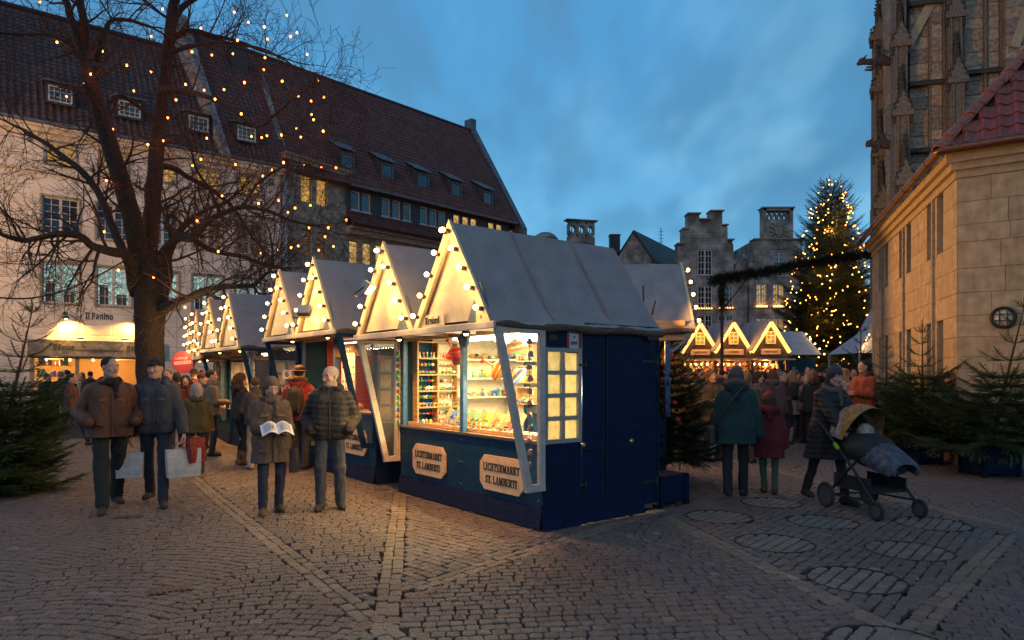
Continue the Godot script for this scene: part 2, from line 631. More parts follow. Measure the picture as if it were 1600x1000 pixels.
func stone_mesh(sx: float, sz: float, sd: int) -> ArrayMesh:
	var r := RandomNumberGenerator.new()
	r.seed = sd
	var b := B.new()
	var top: Array[Vector3] = []
	var mid: Array[Vector3] = []
	var low: Array[Vector3] = []
	var oct := [[1, -0.72], [1, 0.72], [0.74, 1], [-0.74, 1], [-1, 0.72], [-1, -0.72], [-0.74, -1], [0.74, -1]]
	for k in 8:
		var q := Vector2(oct[k][0], oct[k][1]) * (1.0 + r.randf_range(-0.05, 0.03))
		top.push_back(Vector3(q.x * (sx * 0.5 - 0.005), 0.0563 + r.randf_range(-0.001, 0.001), -q.y * (sz * 0.5 - 0.005)))
		mid.push_back(Vector3(q.x * sx * 0.5, 0.051, -q.y * sz * 0.5))
		low.push_back(Vector3(q.x * sx * 0.5, 0.0, -q.y * sz * 0.5))
	var crown := Vector3(0, 0.0575, 0)
	for k in 8:
		var j := (k + 1) % 8
		b.tri(top[k], top[j], crown)
		b.quad(mid[k], mid[j], top[j], top[k])
		b.quad(low[k], low[j], mid[j], mid[k])
	return b.mesh()


func build_ground() -> void:
	var pave := MeshInstance3D.new()
	pave.name = "pavement"
	var b := B.new()
	b.quad(Vector3(-160, -0.044, 40), Vector3(160, -0.044, 40), Vector3(160, -0.044, -200), Vector3(-160, -0.044, -200))
	pave.mesh = b.mesh()
	pave.material_override = M["joint_soil"]
	pave.set_meta("kind", "structure")
	add_child(pave)
	# where the two-stone bands of pale setts run: from, to in metres (across, away)
	bands = [
		[Vector2(-0.45, 3.75), Vector2(-4.07, 9.23)], [Vector2(-0.80, 4.3), Vector2(-1.52, 9.3)], [Vector2(-0.765, 5.1), Vector2(1.9, 8.25)],
		[Vector2(2.42, 4.15), Vector2(1.72, 7.7)], [Vector2(2.2, 3.95), Vector2(4.95, 6.82)], [Vector2(4.1, 12.6), Vector2(5.6, 5.6)],
		[Vector2(-4.07, 9.23), Vector2(-6.6, 13.2)], [Vector2(-4.0, 9.6), Vector2(-3.2, 11.6)],
	]
	for c in [[1123, 807], [1210, 848], [1285, 815], [1420, 860], [1337, 905], [1457, 818], [1205, 785], [1395, 1012]]:
		var g := G(c[0], c[1])
		rings.push_back(Vector2(g.x, -g.z))
	var protos: Array[ArrayMesh] = []
	for k in 4:
		protos.push_back(stone_mesh(0.089, 0.083 + 0.003 * k, 50 + k))
	var list := []   # [transform, colour, kind of stone, distance]
	var grey := FastNoiseLite.new()
	grey.frequency = 0.35
	grey.seed = 5
	var pitch := 0.094
	var dirs := [0.0, 0.28, -0.72, 0.12, 0.86, -0.35]
	for zone in 6:
		var ang: float = dirs[zone]
		var ex := Vector2(cos(ang), sin(ang))
		var ey := Vector2(-sin(ang), cos(ang))
		var far := 26.0 if zone in [0, 5] else 13.0
		var span := int(far * 1.5 / pitch)
		for r in range(-span, span):
			var shift := rng.randf() * 0.1
			for q in range(-span, span):
				var u := q * pitch * 0.98 + shift
				var v := r * pitch
				var p: Vector2
				var yaw := ang
				if zone == 0:   # segmental arches
					var col := floorf((u + 0.75) / 1.5)
					var uu := u - col * 1.5
					p = ex * u + ey * (v - 0.36 * uu * uu + 0.3)
					yaw = ang - atan(0.72 * uu)
				else:
					p = ex * u + ey * v
				if p.y < 3.7 or p.y > far or absf(p.x) > p.y * 0.79 + 0.3:
					continue
				if zone_of(p) != zone:
					continue
				var skip := false
				for s in bands:
					if p.y > 14.0: continue
					var away := seg_dist(p, s[0], s[1])
					if away < 0.078:
						skip = true
						break
					if away < 0.13:   # shouldered up against the band
						var e: Vector2 = (s[1] - s[0]).normalized()
						var nrm := Vector2(-e.y, e.x)
						p += nrm * signf((p - s[0]).dot(nrm)) * (0.13 - away)
				if skip:
					continue
				var wide := 1.0 / cos(yaw - ang)
				for s in rings:
					var dd: Vector2 = (p - s).rotated(-ang)
					var half := sqrt(maxf(0.0, 0.36 * 0.36 - dd.y * dd.y))
					if half > 0.0 and absf(dd.x) < half + 0.05:
						var left: float = absf(dd.x) + 0.05 - half   # what is left of a stone cut by the ring
						if left < 0.03:
							skip = true
							break
						if left < 0.1:
							p += Vector2(signf(dd.x) * (0.05 - left / 2.0), 0).rotated(ang)
							wide = left / 0.1
				if skip:
					continue
				if p.y > 17.0 and absf(p.x) > p.y * 0.6:
					continue
				p += Vector2(rng.randf_range(-0.008, 0.008), rng.randf_range(-0.008, 0.008))
				list.push_back([p, yaw + rng.randf_range(-0.07, 0.07), 0, wide])
	for s in bands:
		var a: Vector2 = s[0]
		var d: Vector2 = (s[1] - a)
		var e := d.normalized()
		var nrm := Vector2(-e.y, e.x)
		for lane in [-1.0, 1.0]:
			var t := rng.randf() * 0.1
			while t < d.length():
				var p: Vector2 = a + e * t + nrm * 0.044 * lane
				if p.y > 3.7:
					list.push_back([p + Vector2(rng.randf_range(-0.006, 0.006), rng.randf_range(-0.006, 0.006)), atan2(e.y, e.x) + rng.randf_range(-0.05, 0.05), 1])
				t += rng.randf_range(0.118, 0.16)
	for s in rings:
		for r in 7:
			var t := -0.3 + 0.1 * r
			var half := sqrt(maxf(0.0, 0.355 * 0.355 - t * t))
			var n := maxi(1, int(half * 2.0 / 0.1 + 0.3))
			for k in n:
				list.push_back([s + Vector2(-half + half * 2.0 * (k + 0.5) / n, t).rotated(0.86), 0.86 + rng.randf_range(-0.03, 0.03), 2, half * 20.0 / n])
	list.sort_custom(func(x, y): return x[0].length_squared() < y[0].length_squared())
	var near := 0
	var masses := []
	for k in 4:
		masses.push_back([])
	for it in list:
		var p: Vector2 = it[0]
		var kind: int = it[2]
		var t := 0.86 + 0.34 * rng.randf() + 0.25 * grey.get_noise_2d(p.x, p.y)
		var c := Color(0.198, 0.148, 0.128).lerp(Color(0.168, 0.148, 0.142), rng.randf())
		if kind == 1:
			c = Color(0.27, 0.215, 0.165)
		elif kind == 2:
			c = Color(0.245, 0.22, 0.19)
		if rng.randf() < 0.008:
			c = c * 1.5
		c = Color(c.r * t, c.g * t, c.b * t)
		var sc := Vector3(rng.randf_range(0.93, 1.04), 1.0, rng.randf_range(0.93, 1.04))
		if kind == 1:
			sc = Vector3(1.45, 1.0, 0.98)
		if it.size() > 3:
			sc.x *= it[3]
			if it[3] > 1.0 and kind == 0: sc.z /= it[3]
		var up := Basis(Vector3.RIGHT, rng.randf_range(-0.024, 0.024)) * Basis(Vector3.BACK, rng.randf_range(-0.024, 0.024))
		var xf := Transform3D(Basis(Vector3.UP, it[1]) * up * Basis.from_scale(sc), Vector3(p.x, -0.058 + rng.randf_range(-0.0025, 0.0025), -p.y))
		if near < 300:
			near += 1
			var o := MeshInstance3D.new()
			o.name = "cobblestone" if near == 1 else "cobblestone_%03d" % (near - 1)
			o.mesh = protos[near % 4]
			o.transform = xf
			o.material_override = cobble_mat(c)
			pave.add_child(o)
		else:
			masses[rng.randi() % 4].push_back([xf, c])
	for k in 4:
		var mm := MultiMesh.new()
		mm.transform_format = MultiMesh.TRANSFORM_3D
		mm.use_colors = true
		mm.mesh = protos[k]
		mm.instance_count = masses[k].size()
		for i in masses[k].size():
			mm.set_instance_transform(i, masses[k][i][0])
			mm.set_instance_color(i, masses[k][i][1])
		var o := MultiMeshInstance3D.new()
		o.name = "cobblestones" if k == 0 else "cobblestones_%03d" % k
		o.multimesh = mm
		o.material_override = M["cobble"]
		o.set_meta("kind", "stuff")
		pave.add_child(o)
	for k in rings.size():   # the dark curved joint round each medallion
		var j := B.new()
		var rr := []
		for e in 4:
			var ring := []
			for q in 48:
				var w := -TAU * q / 48.0
				var r: float = [0.349, 0.351, 0.367, 0.369][e] * (1.0 + 0.012 * sin(q * 2.3 + k))
				ring.push_back(Vector3(rings[k].x + cos(w) * r, [-0.02, 0.002, 0.002, -0.02][e], -rings[k].y + sin(w) * r))
			ring.reverse()
			rr.push_back(ring)
		j.ring_mesh(rr)
		put("medallion_joint", j, M["joint_soil"], pave)
	var lit := B.new()   # leaves and scraps that lie about
	for k in 170:
		var d := rng.randf_range(4.2, 13.0)
		var x := rng.randf_range(-0.75, 0.75) * d
		lit.col = [Color(0.16, 0.09, 0.04), Color(0.1, 0.06, 0.03), Color(0.3, 0.27, 0.24), Color(0.2, 0.13, 0.06)][rng.randi() % 4]
		var t := Transform3D(Basis(Vector3.UP, rng.randf() * TAU) * Basis(Vector3.RIGHT, rng.randf_range(-0.3, 0.3)), Vector3(x, 0.009, -d))
		var s := rng.randf_range(0.008, 0.02)
		lit.quad(t * Vector3(-s, 0, s * 0.6), t * Vector3(s, 0.004, s * 0.5), t * Vector3(s * 0.8, 0, -s * 0.6), t * Vector3(-s * 0.7, 0.005, -s * 0.5))
	put("leaf_litter", lit, M["toy"]).set_meta("kind", "stuff")
	print("cobbles ", list.size())


func cobble_mat(c: Color) -> StandardMaterial3D:   # a few tones, shared
	var k := clampi(int(c.get_luminance() * 60.0), 3, 24)
	var warm := 1 if c.r > c.b * 1.5 else 0
	var f := k / 60.0
	return mt("cobble_%d_%d" % [k, warm], f * (1.18 if warm else 1.08), f * (0.97 if warm else 0.99), f * (0.78 if warm else 0.9), 0.5, tex_fine, 2.2, tex_bump, 0.8)


# ---------------------------------------------------------------- houses

func wall_sheet(b: B, x0: float, x1: float, y0: float, y1: float, holes: Array, z: float, deep: float) -> void:
	var xs := [x0, x1]
	var ys := [y0, y1]
	for h in holes:
		xs.append_array([h.position.x, h.end.x])
		ys.append_array([h.position.y, h.end.y])
	xs.sort()
	ys.sort()
	for j in ys.size() - 1:
		if ys[j + 1] - ys[j] < 0.001: continue
		var start := -1.0e9
		for i in xs.size() - 1:
			if xs[i + 1] - xs[i] < 0.001: continue
			var mid := Vector2((xs[i] + xs[i + 1]) / 2, (ys[j] + ys[j + 1]) / 2)
			var open := false
			for h in holes:
				if h.has_point(mid): open = true
			if not open:
				b.quad(Vector3(xs[i], ys[j], z), Vector3(xs[i + 1], ys[j], z), Vector3(xs[i + 1], ys[j + 1], z), Vector3(xs[i], ys[j + 1], z))
	for h in holes:
		var p: Vector2 = h.position
		var e: Vector2 = h.end
		var q := z - deep
		b.quad(Vector3(p.x, p.y, q), Vector3(e.x, p.y, q), Vector3(e.x, p.y, z), Vector3(p.x, p.y, z))
		b.quad(Vector3(p.x, e.y, z), Vector3(e.x, e.y, z), Vector3(e.x, e.y, q), Vector3(p.x, e.y, q))
		b.quad(Vector3(p.x, p.y, q), Vector3(p.x, p.y, z), Vector3(p.x, e.y, z), Vector3(p.x, e.y, q))
		b.quad(Vector3(e.x, p.y, z), Vector3(e.x, p.y, q), Vector3(e.x, e.y, q), Vector3(e.x, e.y, z))


func window(parent: Node3D, r: Rect2, z: float, cols: int, rows: int, pane: Material, frame: Material, fw := 0.06, mw := 0.025, casements := 1, sill := 0.0) -> MeshInstance3D:
	var b := B.new()
	var c := r.get_center()
	b.box(Vector3(c.x, r.position.y + fw / 2, z), Vector3(r.size.x, fw, 0.08))
	b.box(Vector3(c.x, r.end.y - fw / 2, z), Vector3(r.size.x, fw, 0.08))
	for s in [-1.0, 1.0]:
		b.box(Vector3(c.x + s * (r.size.x - fw) / 2, c.y, z), Vector3(fw, r.size.y - 2 * fw, 0.08))
	for k in range(1, casements):
		b.box(Vector3(r.position.x + r.size.x * k / casements, c.y, z + 0.004), Vector3(fw * 1.6, r.size.y - 2 * fw, 0.08))
	for k in range(1, cols):
		if casements > 1 and k % (cols / casements) == 0: continue
		b.box(Vector3(r.position.x + r.size.x * k / cols, c.y, z), Vector3(mw, r.size.y - 2 * fw, 0.04))
	for k in range(1, rows):
		b.box(Vector3(c.x, r.position.y + r.size.y * k / rows, z), Vector3(r.size.x - 2 * fw, mw, 0.046))
	if sill > 0.0:
		b.box(Vector3(c.x, r.position.y - 0.03, z + sill / 2), Vector3(r.size.x + 0.16, 0.06, sill))
	var o := put("window", b, frame, parent)
	b = B.new()
	b.box(Vector3(c.x, c.y, z - 0.03), Vector3(r.size.x - fw, r.size.y - fw, 0.012))
	put("pane", b, pane, o)
	return o


func surround(b: B, r: Rect2, z: float, w := 0.12, out := 0.04) -> void:
	var c := r.get_center()
	b.box(Vector3(c.x, r.end.y + w / 2, z), Vector3(r.size.x + 2 * w, w, out * 2))
	b.box(Vector3(c.x, r.position.y - w / 2, z), Vector3(r.size.x + 2 * w, w, out * 2))
	for s in [-1.0, 1.0]:
		b.box(Vector3(c.x + s * (r.size.x + w) / 2, c.y, z), Vector3(w, r.size.y, out * 2))


func pantile(w: float, l: float) -> B:   # lies in x, z (uphill is -z), its roll along the slope
	var b := B.new()
	var prof := [Vector2(-0.5, 0.01), Vector2(-0.36, 0.045), Vector2(-0.2, 0.058), Vector2(-0.02, 0.03), Vector2(0.16, 0.008), Vector2(0.36, 0.008), Vector2(0.52, 0.018)]
	var s := w / 0.24
	for k in 6:
		var a: Vector2 = prof[k]
		var d: Vector2 = prof[k + 1]
		var lift := 0.03 * s
		b.quad(Vector3(a.x * w, a.y * s + lift, l / 2), Vector3(d.x * w, d.y * s + lift, l / 2), Vector3(d.x * w, d.y * s, -l / 2), Vector3(a.x * w, a.y * s, -l / 2))
		b.quad(Vector3(a.x * w, 0, l / 2), Vector3(d.x * w, 0, l / 2), Vector3(d.x * w, d.y * s + lift, l / 2), Vector3(a.x * w, a.y * s + lift, l / 2))
	return b


func roof_slope(parent: Node3D, x0: float, x1: float, foot: Vector3, top: Vector3, holes: Array, tint: Color, tw := 0.27, tl := 0.33, called := "roof_tiles") -> MeshInstance3D:
	# a slope in the house's own axes from the eave line (through foot) to the ridge line (through top)
	var along := top - foot
	var len := along.length()
	var up := along.normalized()
	var nrm := Vector3.RIGHT.cross(-up).normalized()
	if nrm.y < 0: nrm = -nrm
	var b := B.new()
	var bs := Basis(Vector3.RIGHT, nrm, -up)
	b.box(Vector3.ZERO, Vector3(x1 - x0, 0.16, len), Transform3D(bs, Vector3((x0 + x1) / 2, 0, 0) + (foot + top) / 2 - nrm * 0.085))
	var roof := put("roof", b, M["roof_under"], parent)
	var tr := []
	var rows := int(len / tl)
	var cols := int((x1 - x0) / tw)
	for r in rows:
		for c in cols:
			var x := x0 + (c + 0.5) * tw
			var s := (r + 0.5) * tl
			var hid := false
			for h in holes:
				if h.has_point(Vector2(x, s)): hid = true
			if hid: continue
			var p := Vector3(x, 0, 0) + foot + up * s + nrm * rng.randf_range(0.0, 0.008)
			var t := rng.randf_range(0.7, 1.2)
			var k := Color(tint.r * t, tint.g * t * rng.randf_range(0.9, 1.1), tint.b * t)
			tr.push_back([Transform3D(bs * Basis(Vector3.UP, rng.randf_range(-0.02, 0.02)), p), k])
	var mm := MultiMesh.new()
	mm.transform_format = MultiMesh.TRANSFORM_3D
	mm.use_colors = true
	mm.mesh = pantile(tw, tl * 1.12).mesh()
	mm.instance_count = tr.size()
	for i in tr.size():
		mm.set_instance_transform(i, tr[i][0])
		mm.set_instance_color(i, tr[i][1])
	var o := MultiMeshInstance3D.new()
	o.name = called
	o.multimesh = mm
	o.material_override = M["roof_tile"]
	o.set_meta("kind", "stuff")
	roof.add_child(o)
	return roof


func dormer(parent: Node3D, x: float, y: float, z: float, w: float, h: float, back: float, pane: Material, cols: int, rows: int, pitch := 0.35, frame: Material = null) -> void:
	var b := B.new()
	# cheeks and front in slate, a shallow lead roof on top that runs back into the slope
	for s in [-1.0, 1.0]:
		b.prism(PackedVector2Array([Vector2(0, 0), Vector2(0, h), Vector2(-back, h + back * pitch), Vector2(-back, h * 0.6)]), -0.04, 0.04, Transform3D(Basis(Vector3.UP, -PI / 2), Vector3(x + s * (w / 2), y, z)))
	b.box(Vector3(x, y + h - 0.06, z), Vector3(w - 0.08, 0.12, 0.08))
	b.box(Vector3(x, y - 0.03, z + 0.03), Vector3(w + 0.1, 0.08, 0.16))
	var o := put("dormer", b, M["slate"], parent)
	var fr := B.new()
	fr.beam(Vector3(x, y + h + 0.03, z + 0.22), Vector3(x, y + h + 0.03 + back * pitch, z - back), w + 0.3, 0.05)
	put("dormer_roof", fr, M["lead_grey"], o)
	window(o, Rect2(x - w / 2 + 0.04, y + 0.04, w - 0.08, h - 0.16), z, cols, rows, pane, frame if frame else M["window_white"], 0.06, 0.025, 1)


func wall_lamp(at: Vector3, turn: float, to_local: Vector3, label: String, energy: float) -> void:
	var o := thing("wall_lamp", at, turn, label, "lamp", "wall lamps above the snack shop")
	var b := B.new()
	b.box(Vector3(0, 0, 0.03), Vector3(0.12, 0.12, 0.05))
	b.rod(Vector3(0, 0, 0.04), Vector3(0, 0, 0.42), 0.02)
	b.rod(Vector3(0, 0, 0.40), Vector3(0, -0.14, 0.40), 0.015)
	put("bracket", b, M["black_metal"], o)
	b = B.new()
	b.lathe(PackedVector2Array([Vector2(0.13, -0.26), Vector2(0.135, -0.25), Vector2(0.11, -0.15), Vector2(0.03, -0.12), Vector2(0.001, -0.115)]), 10, Transform3D(Basis(), Vector3(0, 0, 0.40)))
	put("shade", b, M["black_metal"], o)
	b = B.new()
	b.ball(Vector3(0, -0.25, 0.40), Vector3(0.06, 0.05, 0.06), 8, 5)
	put("bulb", b, M["bulb_warm"], o)
	var l := spot(Vector3(0, -0.32, 0.40), to_local, Color(1.0, 0.74, 0.34), energy, 62.0, o)
	l.light_size = 0.06


func build_left_houses() -> void:
	var yaw1 := atan2(0.611, 0.792)
	var h := thing("white_town_house", Vector3(-19.7, 0, -30), yaw1, "long white town house with small-paned windows, dark tiled roof and a snack shop below", "building")
	var xs := [-0.1, 1.93, 3.95, 5.95, 7.96]
	var holes := []
	var cold := []
	for x in xs:
		holes.push_back(Rect2(x - 0.68, 4.72, 1.36, 1.75))
		holes.push_back(Rect2(x - 0.68, 7.72, 1.36, 1.62))
		holes.push_back(Rect2(x - 0.55, 10.75, 1.1, 0.98))
	holes.push_back(Rect2(-1.05, 0.15, 1.5, 2.2))
	holes.push_back(Rect2(0.55, 0.02, 3.2, 2.33))
	var b := B.new()
	wall_sheet(b, -9.0, 9.9, -0.1, 12.2, holes, 0.0, 0.22)
	b.box(Vector3(0.4, 7.2, -3.6), Vector3(18.7, 9.8, 6.7))   # the body of the house behind
	b.box(Vector3(-5.2, 1.15, -3.6), Vector3(7.5, 2.3, 6.7))
	b.box(Vector3(7.0, 1.15, -3.6), Vector3(5.6, 2.3, 6.7))
	b.box(Vector3(1.3, 1.15, -5.0), Vector3(5.4, 2.3, 3.9))
	put("wall", b, M["plaster_white"], h)
	for r in holes.slice(0, 15):
		b = B.new()
		surround(b, r, 0.0, 0.09, 0.025)
		put("window_surround", b, M["stone_trim"], h)
	for i in 15:
		var row := i % 3
		var r: Rect2 = holes[i]
		var pane: Material = M["pane_cold"] if row == 0 else M["glass_dark"] if row == 1 else M["pane_yellow"]
		if row == 1 and i >= 9: pane = M["pane_dim"]
		var o := window(h, r, -0.12, 4, 4 if row == 0 else 5 if row == 1 else 3, pane, M["window_white"], 0.07, 0.028, 2, 0.1)
		if row == 0:   # office lamps and a plant seen behind the glass
			var n := B.new()
			n.box(Vector3(r.position.x + 0.3, r.position.y + 0.5, -0.134), Vector3(0.34, 0.9, 0.006))
			n.box(Vector3(r.position.x + 1.0, r.position.y + 0.3, -0.134), Vector3(0.4, 0.5, 0.006))
			put("silhouette", n, mt("room_shade", 0.05, 0.06, 0.06, 0.9), o)
	b = B.new()
	b.box(Vector3(0.4, 10.42, 0.05), Vector3(18.6, 0.16, 0.14))
	b.box(Vector3(0.4, 12.12, 0.12), Vector3(18.6, 0.2, 0.34))
	b.box(Vector3(0.4, 12.25, 0.2), Vector3(18.6, 0.1, 0.52))
	put("cornice", b, M["plaster_white"], h)
	var foot := Vector3(0, 12.35, 0.42)
	var top := Vector3(0, 19.3, -5.0)
	var slope := (top - foot).length()
	roof_slope(h, -9.4, 10.0, foot, top, [], Color(0.115, 0.055, 0.05))
	b = B.new()
	b.rod(Vector3(-9.4, 19.38, -5.05), Vector3(10.0, 19.38, -5.05), 0.14, 8)
	b.quad(Vector3(-9.4, 12.3, -10.2), Vector3(10, 12.3, -10.2), Vector3(10, 19.3, -5.05), Vector3(-9.4, 19.3, -5.05))
	put("ridge", b, M["roof_under"], h)
	for x in [-0.1, 2.6, 5.6, 7.9]:
		dormer(h, x, 13.55, -0.28, 0.98, 0.86, 1.4, M["glass_dark"], 4, 3, 0.3)
	# snow rail and rainwater pipe
	b = B.new()
	b.rod(Vector3(9.55, 0, 0.12), Vector3(9.55, 12.1, 0.12), 0.06)
	put("downpipe", b, M["lead_grey"], h)
	b = B.new()
	b.rod(Vector3(-9.3, 12.38, 0.5), Vector3(9.9, 12.38, 0.5), 0.08)
	put("gutter", b, M["lead_grey"], h)
	# roof window
	b = B.new()
	var up := (top - foot).normalized()
	var nrm := Vector3(0, -up.z, up.y)
	for k in 3:
		b.box(Vector3(-0.75 + 0.75 * k, 0.12, 0), Vector3(0.07, 0.08, 1.5), Transform3D(Basis(Vector3.RIGHT, nrm, -up), foot + up * 5.0 + Vector3(8.1, 0, 0)))
	for k in 2:
		b.box(Vector3(0, 0.12, -0.72 + 1.44 * k), Vector3(1.5, 0.08, 0.07), Transform3D(Basis(Vector3.RIGHT, nrm, -up), foot + up * 5.0 + Vector3(8.1, 0, 0)))
	var sky_w := put("roof_window", b, M["lead_grey"], h)
	b = B.new()
	b.box(Vector3(0, 0.1, 0), Vector3(1.46, 0.02, 1.4), Transform3D(Basis(Vector3.RIGHT, nrm, -up), foot + up * 5.0 + Vector3(8.1, 0, 0)))
	put("pane", b, M["glass_dark"], sky_w)
	b = B.new()
	b.box(Vector3(8.6, 18.6, -4.4), Vector3(0.9, 2.6, 0.9))
	b.box(Vector3(8.6, 19.95, -4.4), Vector3(1.02, 0.1, 1.02))
	put("chimney", b, M["slate"], h)
	b = B.new()
	b.prism(PackedVector2Array([Vector2(0.3, 12.3), Vector2(-5.05, 19.9), Vector2(-5.6, 19.9), Vector2(-10.4, 12.3)]), -0.15, 0.15, Transform3D(Basis(Vector3.UP, -PI / 2), Vector3(9.95, 0, 0)))
	put("party_wall", b, M["render_pale"], h)
	# the snack shop
	b = B.new()
	b.box(Vector3(1.3, 2.76, 0.14), Vector3(5.2, 0.68, 0.16))
	b.box(Vector3(1.3, 2.40, 0.2), Vector3(5.24, 0.04, 0.3))
	put("shop_fascia", b, mt("fascia_metal", 0.22, 0.2, 0.19, 0.4, tex_cloud, 0.6), h)
	b = B.new()
	for x in [-1.15, 0.5, 3.8]:
		b = B.new()
		b.box(Vector3(x, 1.2, 0.05), Vector3(0.14, 2.4, 0.14))
		put("shop_post", b, M["stone_trim"], h)
	words("Il Panino", 0.30, M["black_ink"], h, Vector3(1.35, 4.22, 0.012), Basis(), 0.62, false, true, "shop_lettering")
	words("Il Panino", 0.26, M["black_ink"], h, Vector3(0.0, 2.78, 0.228), Basis(), 0.5, false, true, "fascia_lettering")
	words("Italienische Salate, Pizza & Baguettes", 0.1, M["black_ink"], h, Vector3(1.35, 2.68, 0.228), Basis(), 0.8, false, false, "fascia_lettering")
	words("Il Panino", 0.26, M["black_ink"], h, Vector3(2.8, 2.78, 0.228), Basis(), 0.5, false, true, "fascia_lettering")
	# inside the shop: back wall with shelves, a lit counter
	b = B.new()
	b.box(Vector3(1.3, 1.2, -3.0), Vector3(5.3, 2.4, 0.1))
	b.box(Vector3(1.3, 2.36, -1.6), Vector3(5.3, 0.06, 2.8))
	put("shop_room", b, mt("shop_wall", 0.5, 0.36, 0.2, 0.7), h)
	b = B.new()
	for k in 4:
		b.box(Vector3(-0.3, 0.5 + 0.5 * k, -0.5), Vector3(1.3, 0.03, 0.4))
	put("shop_shelf", b, M["wood_pine"], h)
	b = B.new()
	for k in 60:
		b.col = Color.from_hsv(rng.randf(), rng.randf_range(0.2, 0.9), rng.randf_range(0.3, 0.8))
		var s := rng.randf_range(0.06, 0.16)
		b.box(Vector3(rng.randf_range(-0.9, 0.3), 0.52 + 0.5 * (k % 4) + s, -0.5 + rng.randf_range(-0.1, 0.15)), Vector3(s, s * 2, s))
	put("shop_goods", b, M["toy"], h).set_meta("kind", "stuff")
	b = B.new()
	b.box(Vector3(2.2, 0.55, -0.9), Vector3(2.6, 1.1, 0.6))
	put("shop_counter", b, M["wood_brown"], h)
	var lt := B.new()
	for k in 5:
		lt.ball(Vector3(-0.6 + 0.9 * k, 2.25, -0.8), Vector3(0.05, 0.05, 0.05), 8, 5)
	put("ceiling_bulb", lt, M["bulb_warm"], h).set_meta("kind", "stuff")
	lamp(Vector3(-0.3, 2.1, -1.2), Color(1, 0.72, 0.38), 2.2, 0.1, h)
	lamp(Vector3(2.2, 2.1, -1.4), Color(1, 0.70, 0.36), 2.6, 0.1, h)
	var T := h.transform
	wall_lamp(T * Vector3(0.05, 4.28, 0.0), yaw1, Vector3(0.35, -1.5, -0.25), "black bracket lamp on the white wall left of the shop lettering", 11.0)
	wall_lamp(T * Vector3(2.75, 4.28, 0.0), yaw1, Vector3(-0.45, -1.5, -0.25), "black bracket lamp on the white wall beside the tree trunk", 9.0)
	for k in 2:
		var o := thing("fascia_lamp", T * Vector3(0.55 + 1.75 * k, 3.12, 0.2), yaw1, ["small white spotlight on the shop fascia, the one farther from the tree trunk", "small white spotlight on the shop fascia, the one nearer the tree trunk"][k], "lamp", "spotlights on the shop fascia")
		b = B.new()
		b.rod(Vector3(0, 0, 0), Vector3(0, 0.06, 0.3), 0.02)
		b.ball(Vector3(0, 0.06, 0.36), Vector3(0.16, 0.07, 0.1), 8, 5)
		put("housing", b, M["window_white"], o)
		b = B.new()
		b.box(Vector3(0, -0.005, 0.36), Vector3(0.16, 0.01, 0.09))
		put("lens", b, M["tube_white"], o)
		spot(Vector3(0, -0.02, 0.38), Vector3(0, -0.8, 0.1), Color(1, 0.75, 0.4), 0.5, 40.0, o)

	# ---- the stone-faced block between the two roofs
	var yaw2 := atan2(0.817, 0.577)
	h = thing("stone_stair_block", Vector3(-12.0, 0, -36.0), yaw2, "narrow stone-faced block with paired yellow windows next to the white house", "building")
	holes = []
	for y in [10.95, 8.0, 5.0]:
		holes.push_back(Rect2(1.05, y, 0.72, 1.5))
		holes.push_back(Rect2(2.1, y, 0.72, 1.5))
	b = B.new()
	wall_sheet(b, 0.0, 4.3, 0.0, 13.0, holes, 0.0, 0.25)
	b.box(Vector3(2.15, 6.5, -3.3), Vector3(4.3, 13.0, 6.08))
	put("wall", b, M["stone_front"], h)
	for i in 6:
		window(h, holes[i], -0.12, 1, 1, M["pane_yellow"] if i < 2 else M["pane_dim"], M["stone_trim"], 0.06, 0.02, 1, 0.1)
	b = B.new()
	b.box(Vector3(2.15, 13.08, 0.06), Vector3(4.5, 0.22, 0.3))
	b.box(Vector3(2.15, 13.24, 0.12), Vector3(4.6, 0.1, 0.44))
	put("cornice", b, M["stone_trim"], h)

	# ---- the house with the great red roof
	var yaw3 := atan2(0.73, 0.684)
	h = thing("red_roofed_house", Vector3(-9.6, 0, -39.4), yaw3, "large house with a steep red tiled roof, five dormers and a slate window band", "building")
	holes = []
	for k in 9:
		holes.push_back(Rect2(0.25 + k * 0.92 + 0.5 * (k / 3), 7.4, 0.62, 2.0))
	b = B.new()
	wall_sheet(b, 0.0, 14.6, 0.0, 10.0, holes, 0.0, 0.25)
	b.box(Vector3(7.3, 6.1, -4.6), Vector3(14.58, 12.2, 8.7))
	put("wall", b, M["stone_front"], h)
	for i in 9:
		window(h, holes[i], -0.12, 1, 2, M["pane_bright"] if i < 3 else M["pane_dim"], M["stone_trim"], 0.05, 0.03, 1, 0.1)
	b = B.new()
	b.box(Vector3(7.3, 9.85, 0.2), Vector3(14.6, 0.3, 0.4))
	b.box(Vector3(7.3, 10.06, 0.34), Vector3(14.6, 0.14, 0.7))
	put("cornice", b, M["stone_trim"], h)
	roof_slope(h, 0.0, 14.2, Vector3(0, 10.2, 0.95), Vector3(0, 11.05, 0.12), [], Color(0.13, 0.048, 0.04), 0.27, 0.28)
	# slate band with its row of windows
	holes = []
	for s in [0.61, 1.36, 2.77, 3.56, 4.38, 5.71, 6.49, 7.24, 8.53, 9.35, 10.1, 11.8, 12.6]:
		holes.push_back(Rect2(s - 0.29, 11.16, 0.58, 1.1))
	b = B.new()
	wall_sheet(b, 0.0, 13.6, 11.0, 12.45, holes, 0.1, 0.2)
	b.box(Vector3(6.8, 11.7, -0.4), Vector3(13.6, 1.44, 0.56))
	put("slate_band", b, M["slate"], h)
	for i in holes.size():
		window(h, holes[i], 0.02, 1, 1, M["pane_bright"] if i >= 8 else M["glass_dark"], M["window_white"], 0.055, 0.02, 1, 0.1)
	var eave := Vector3(0, 12.45, 0.55)
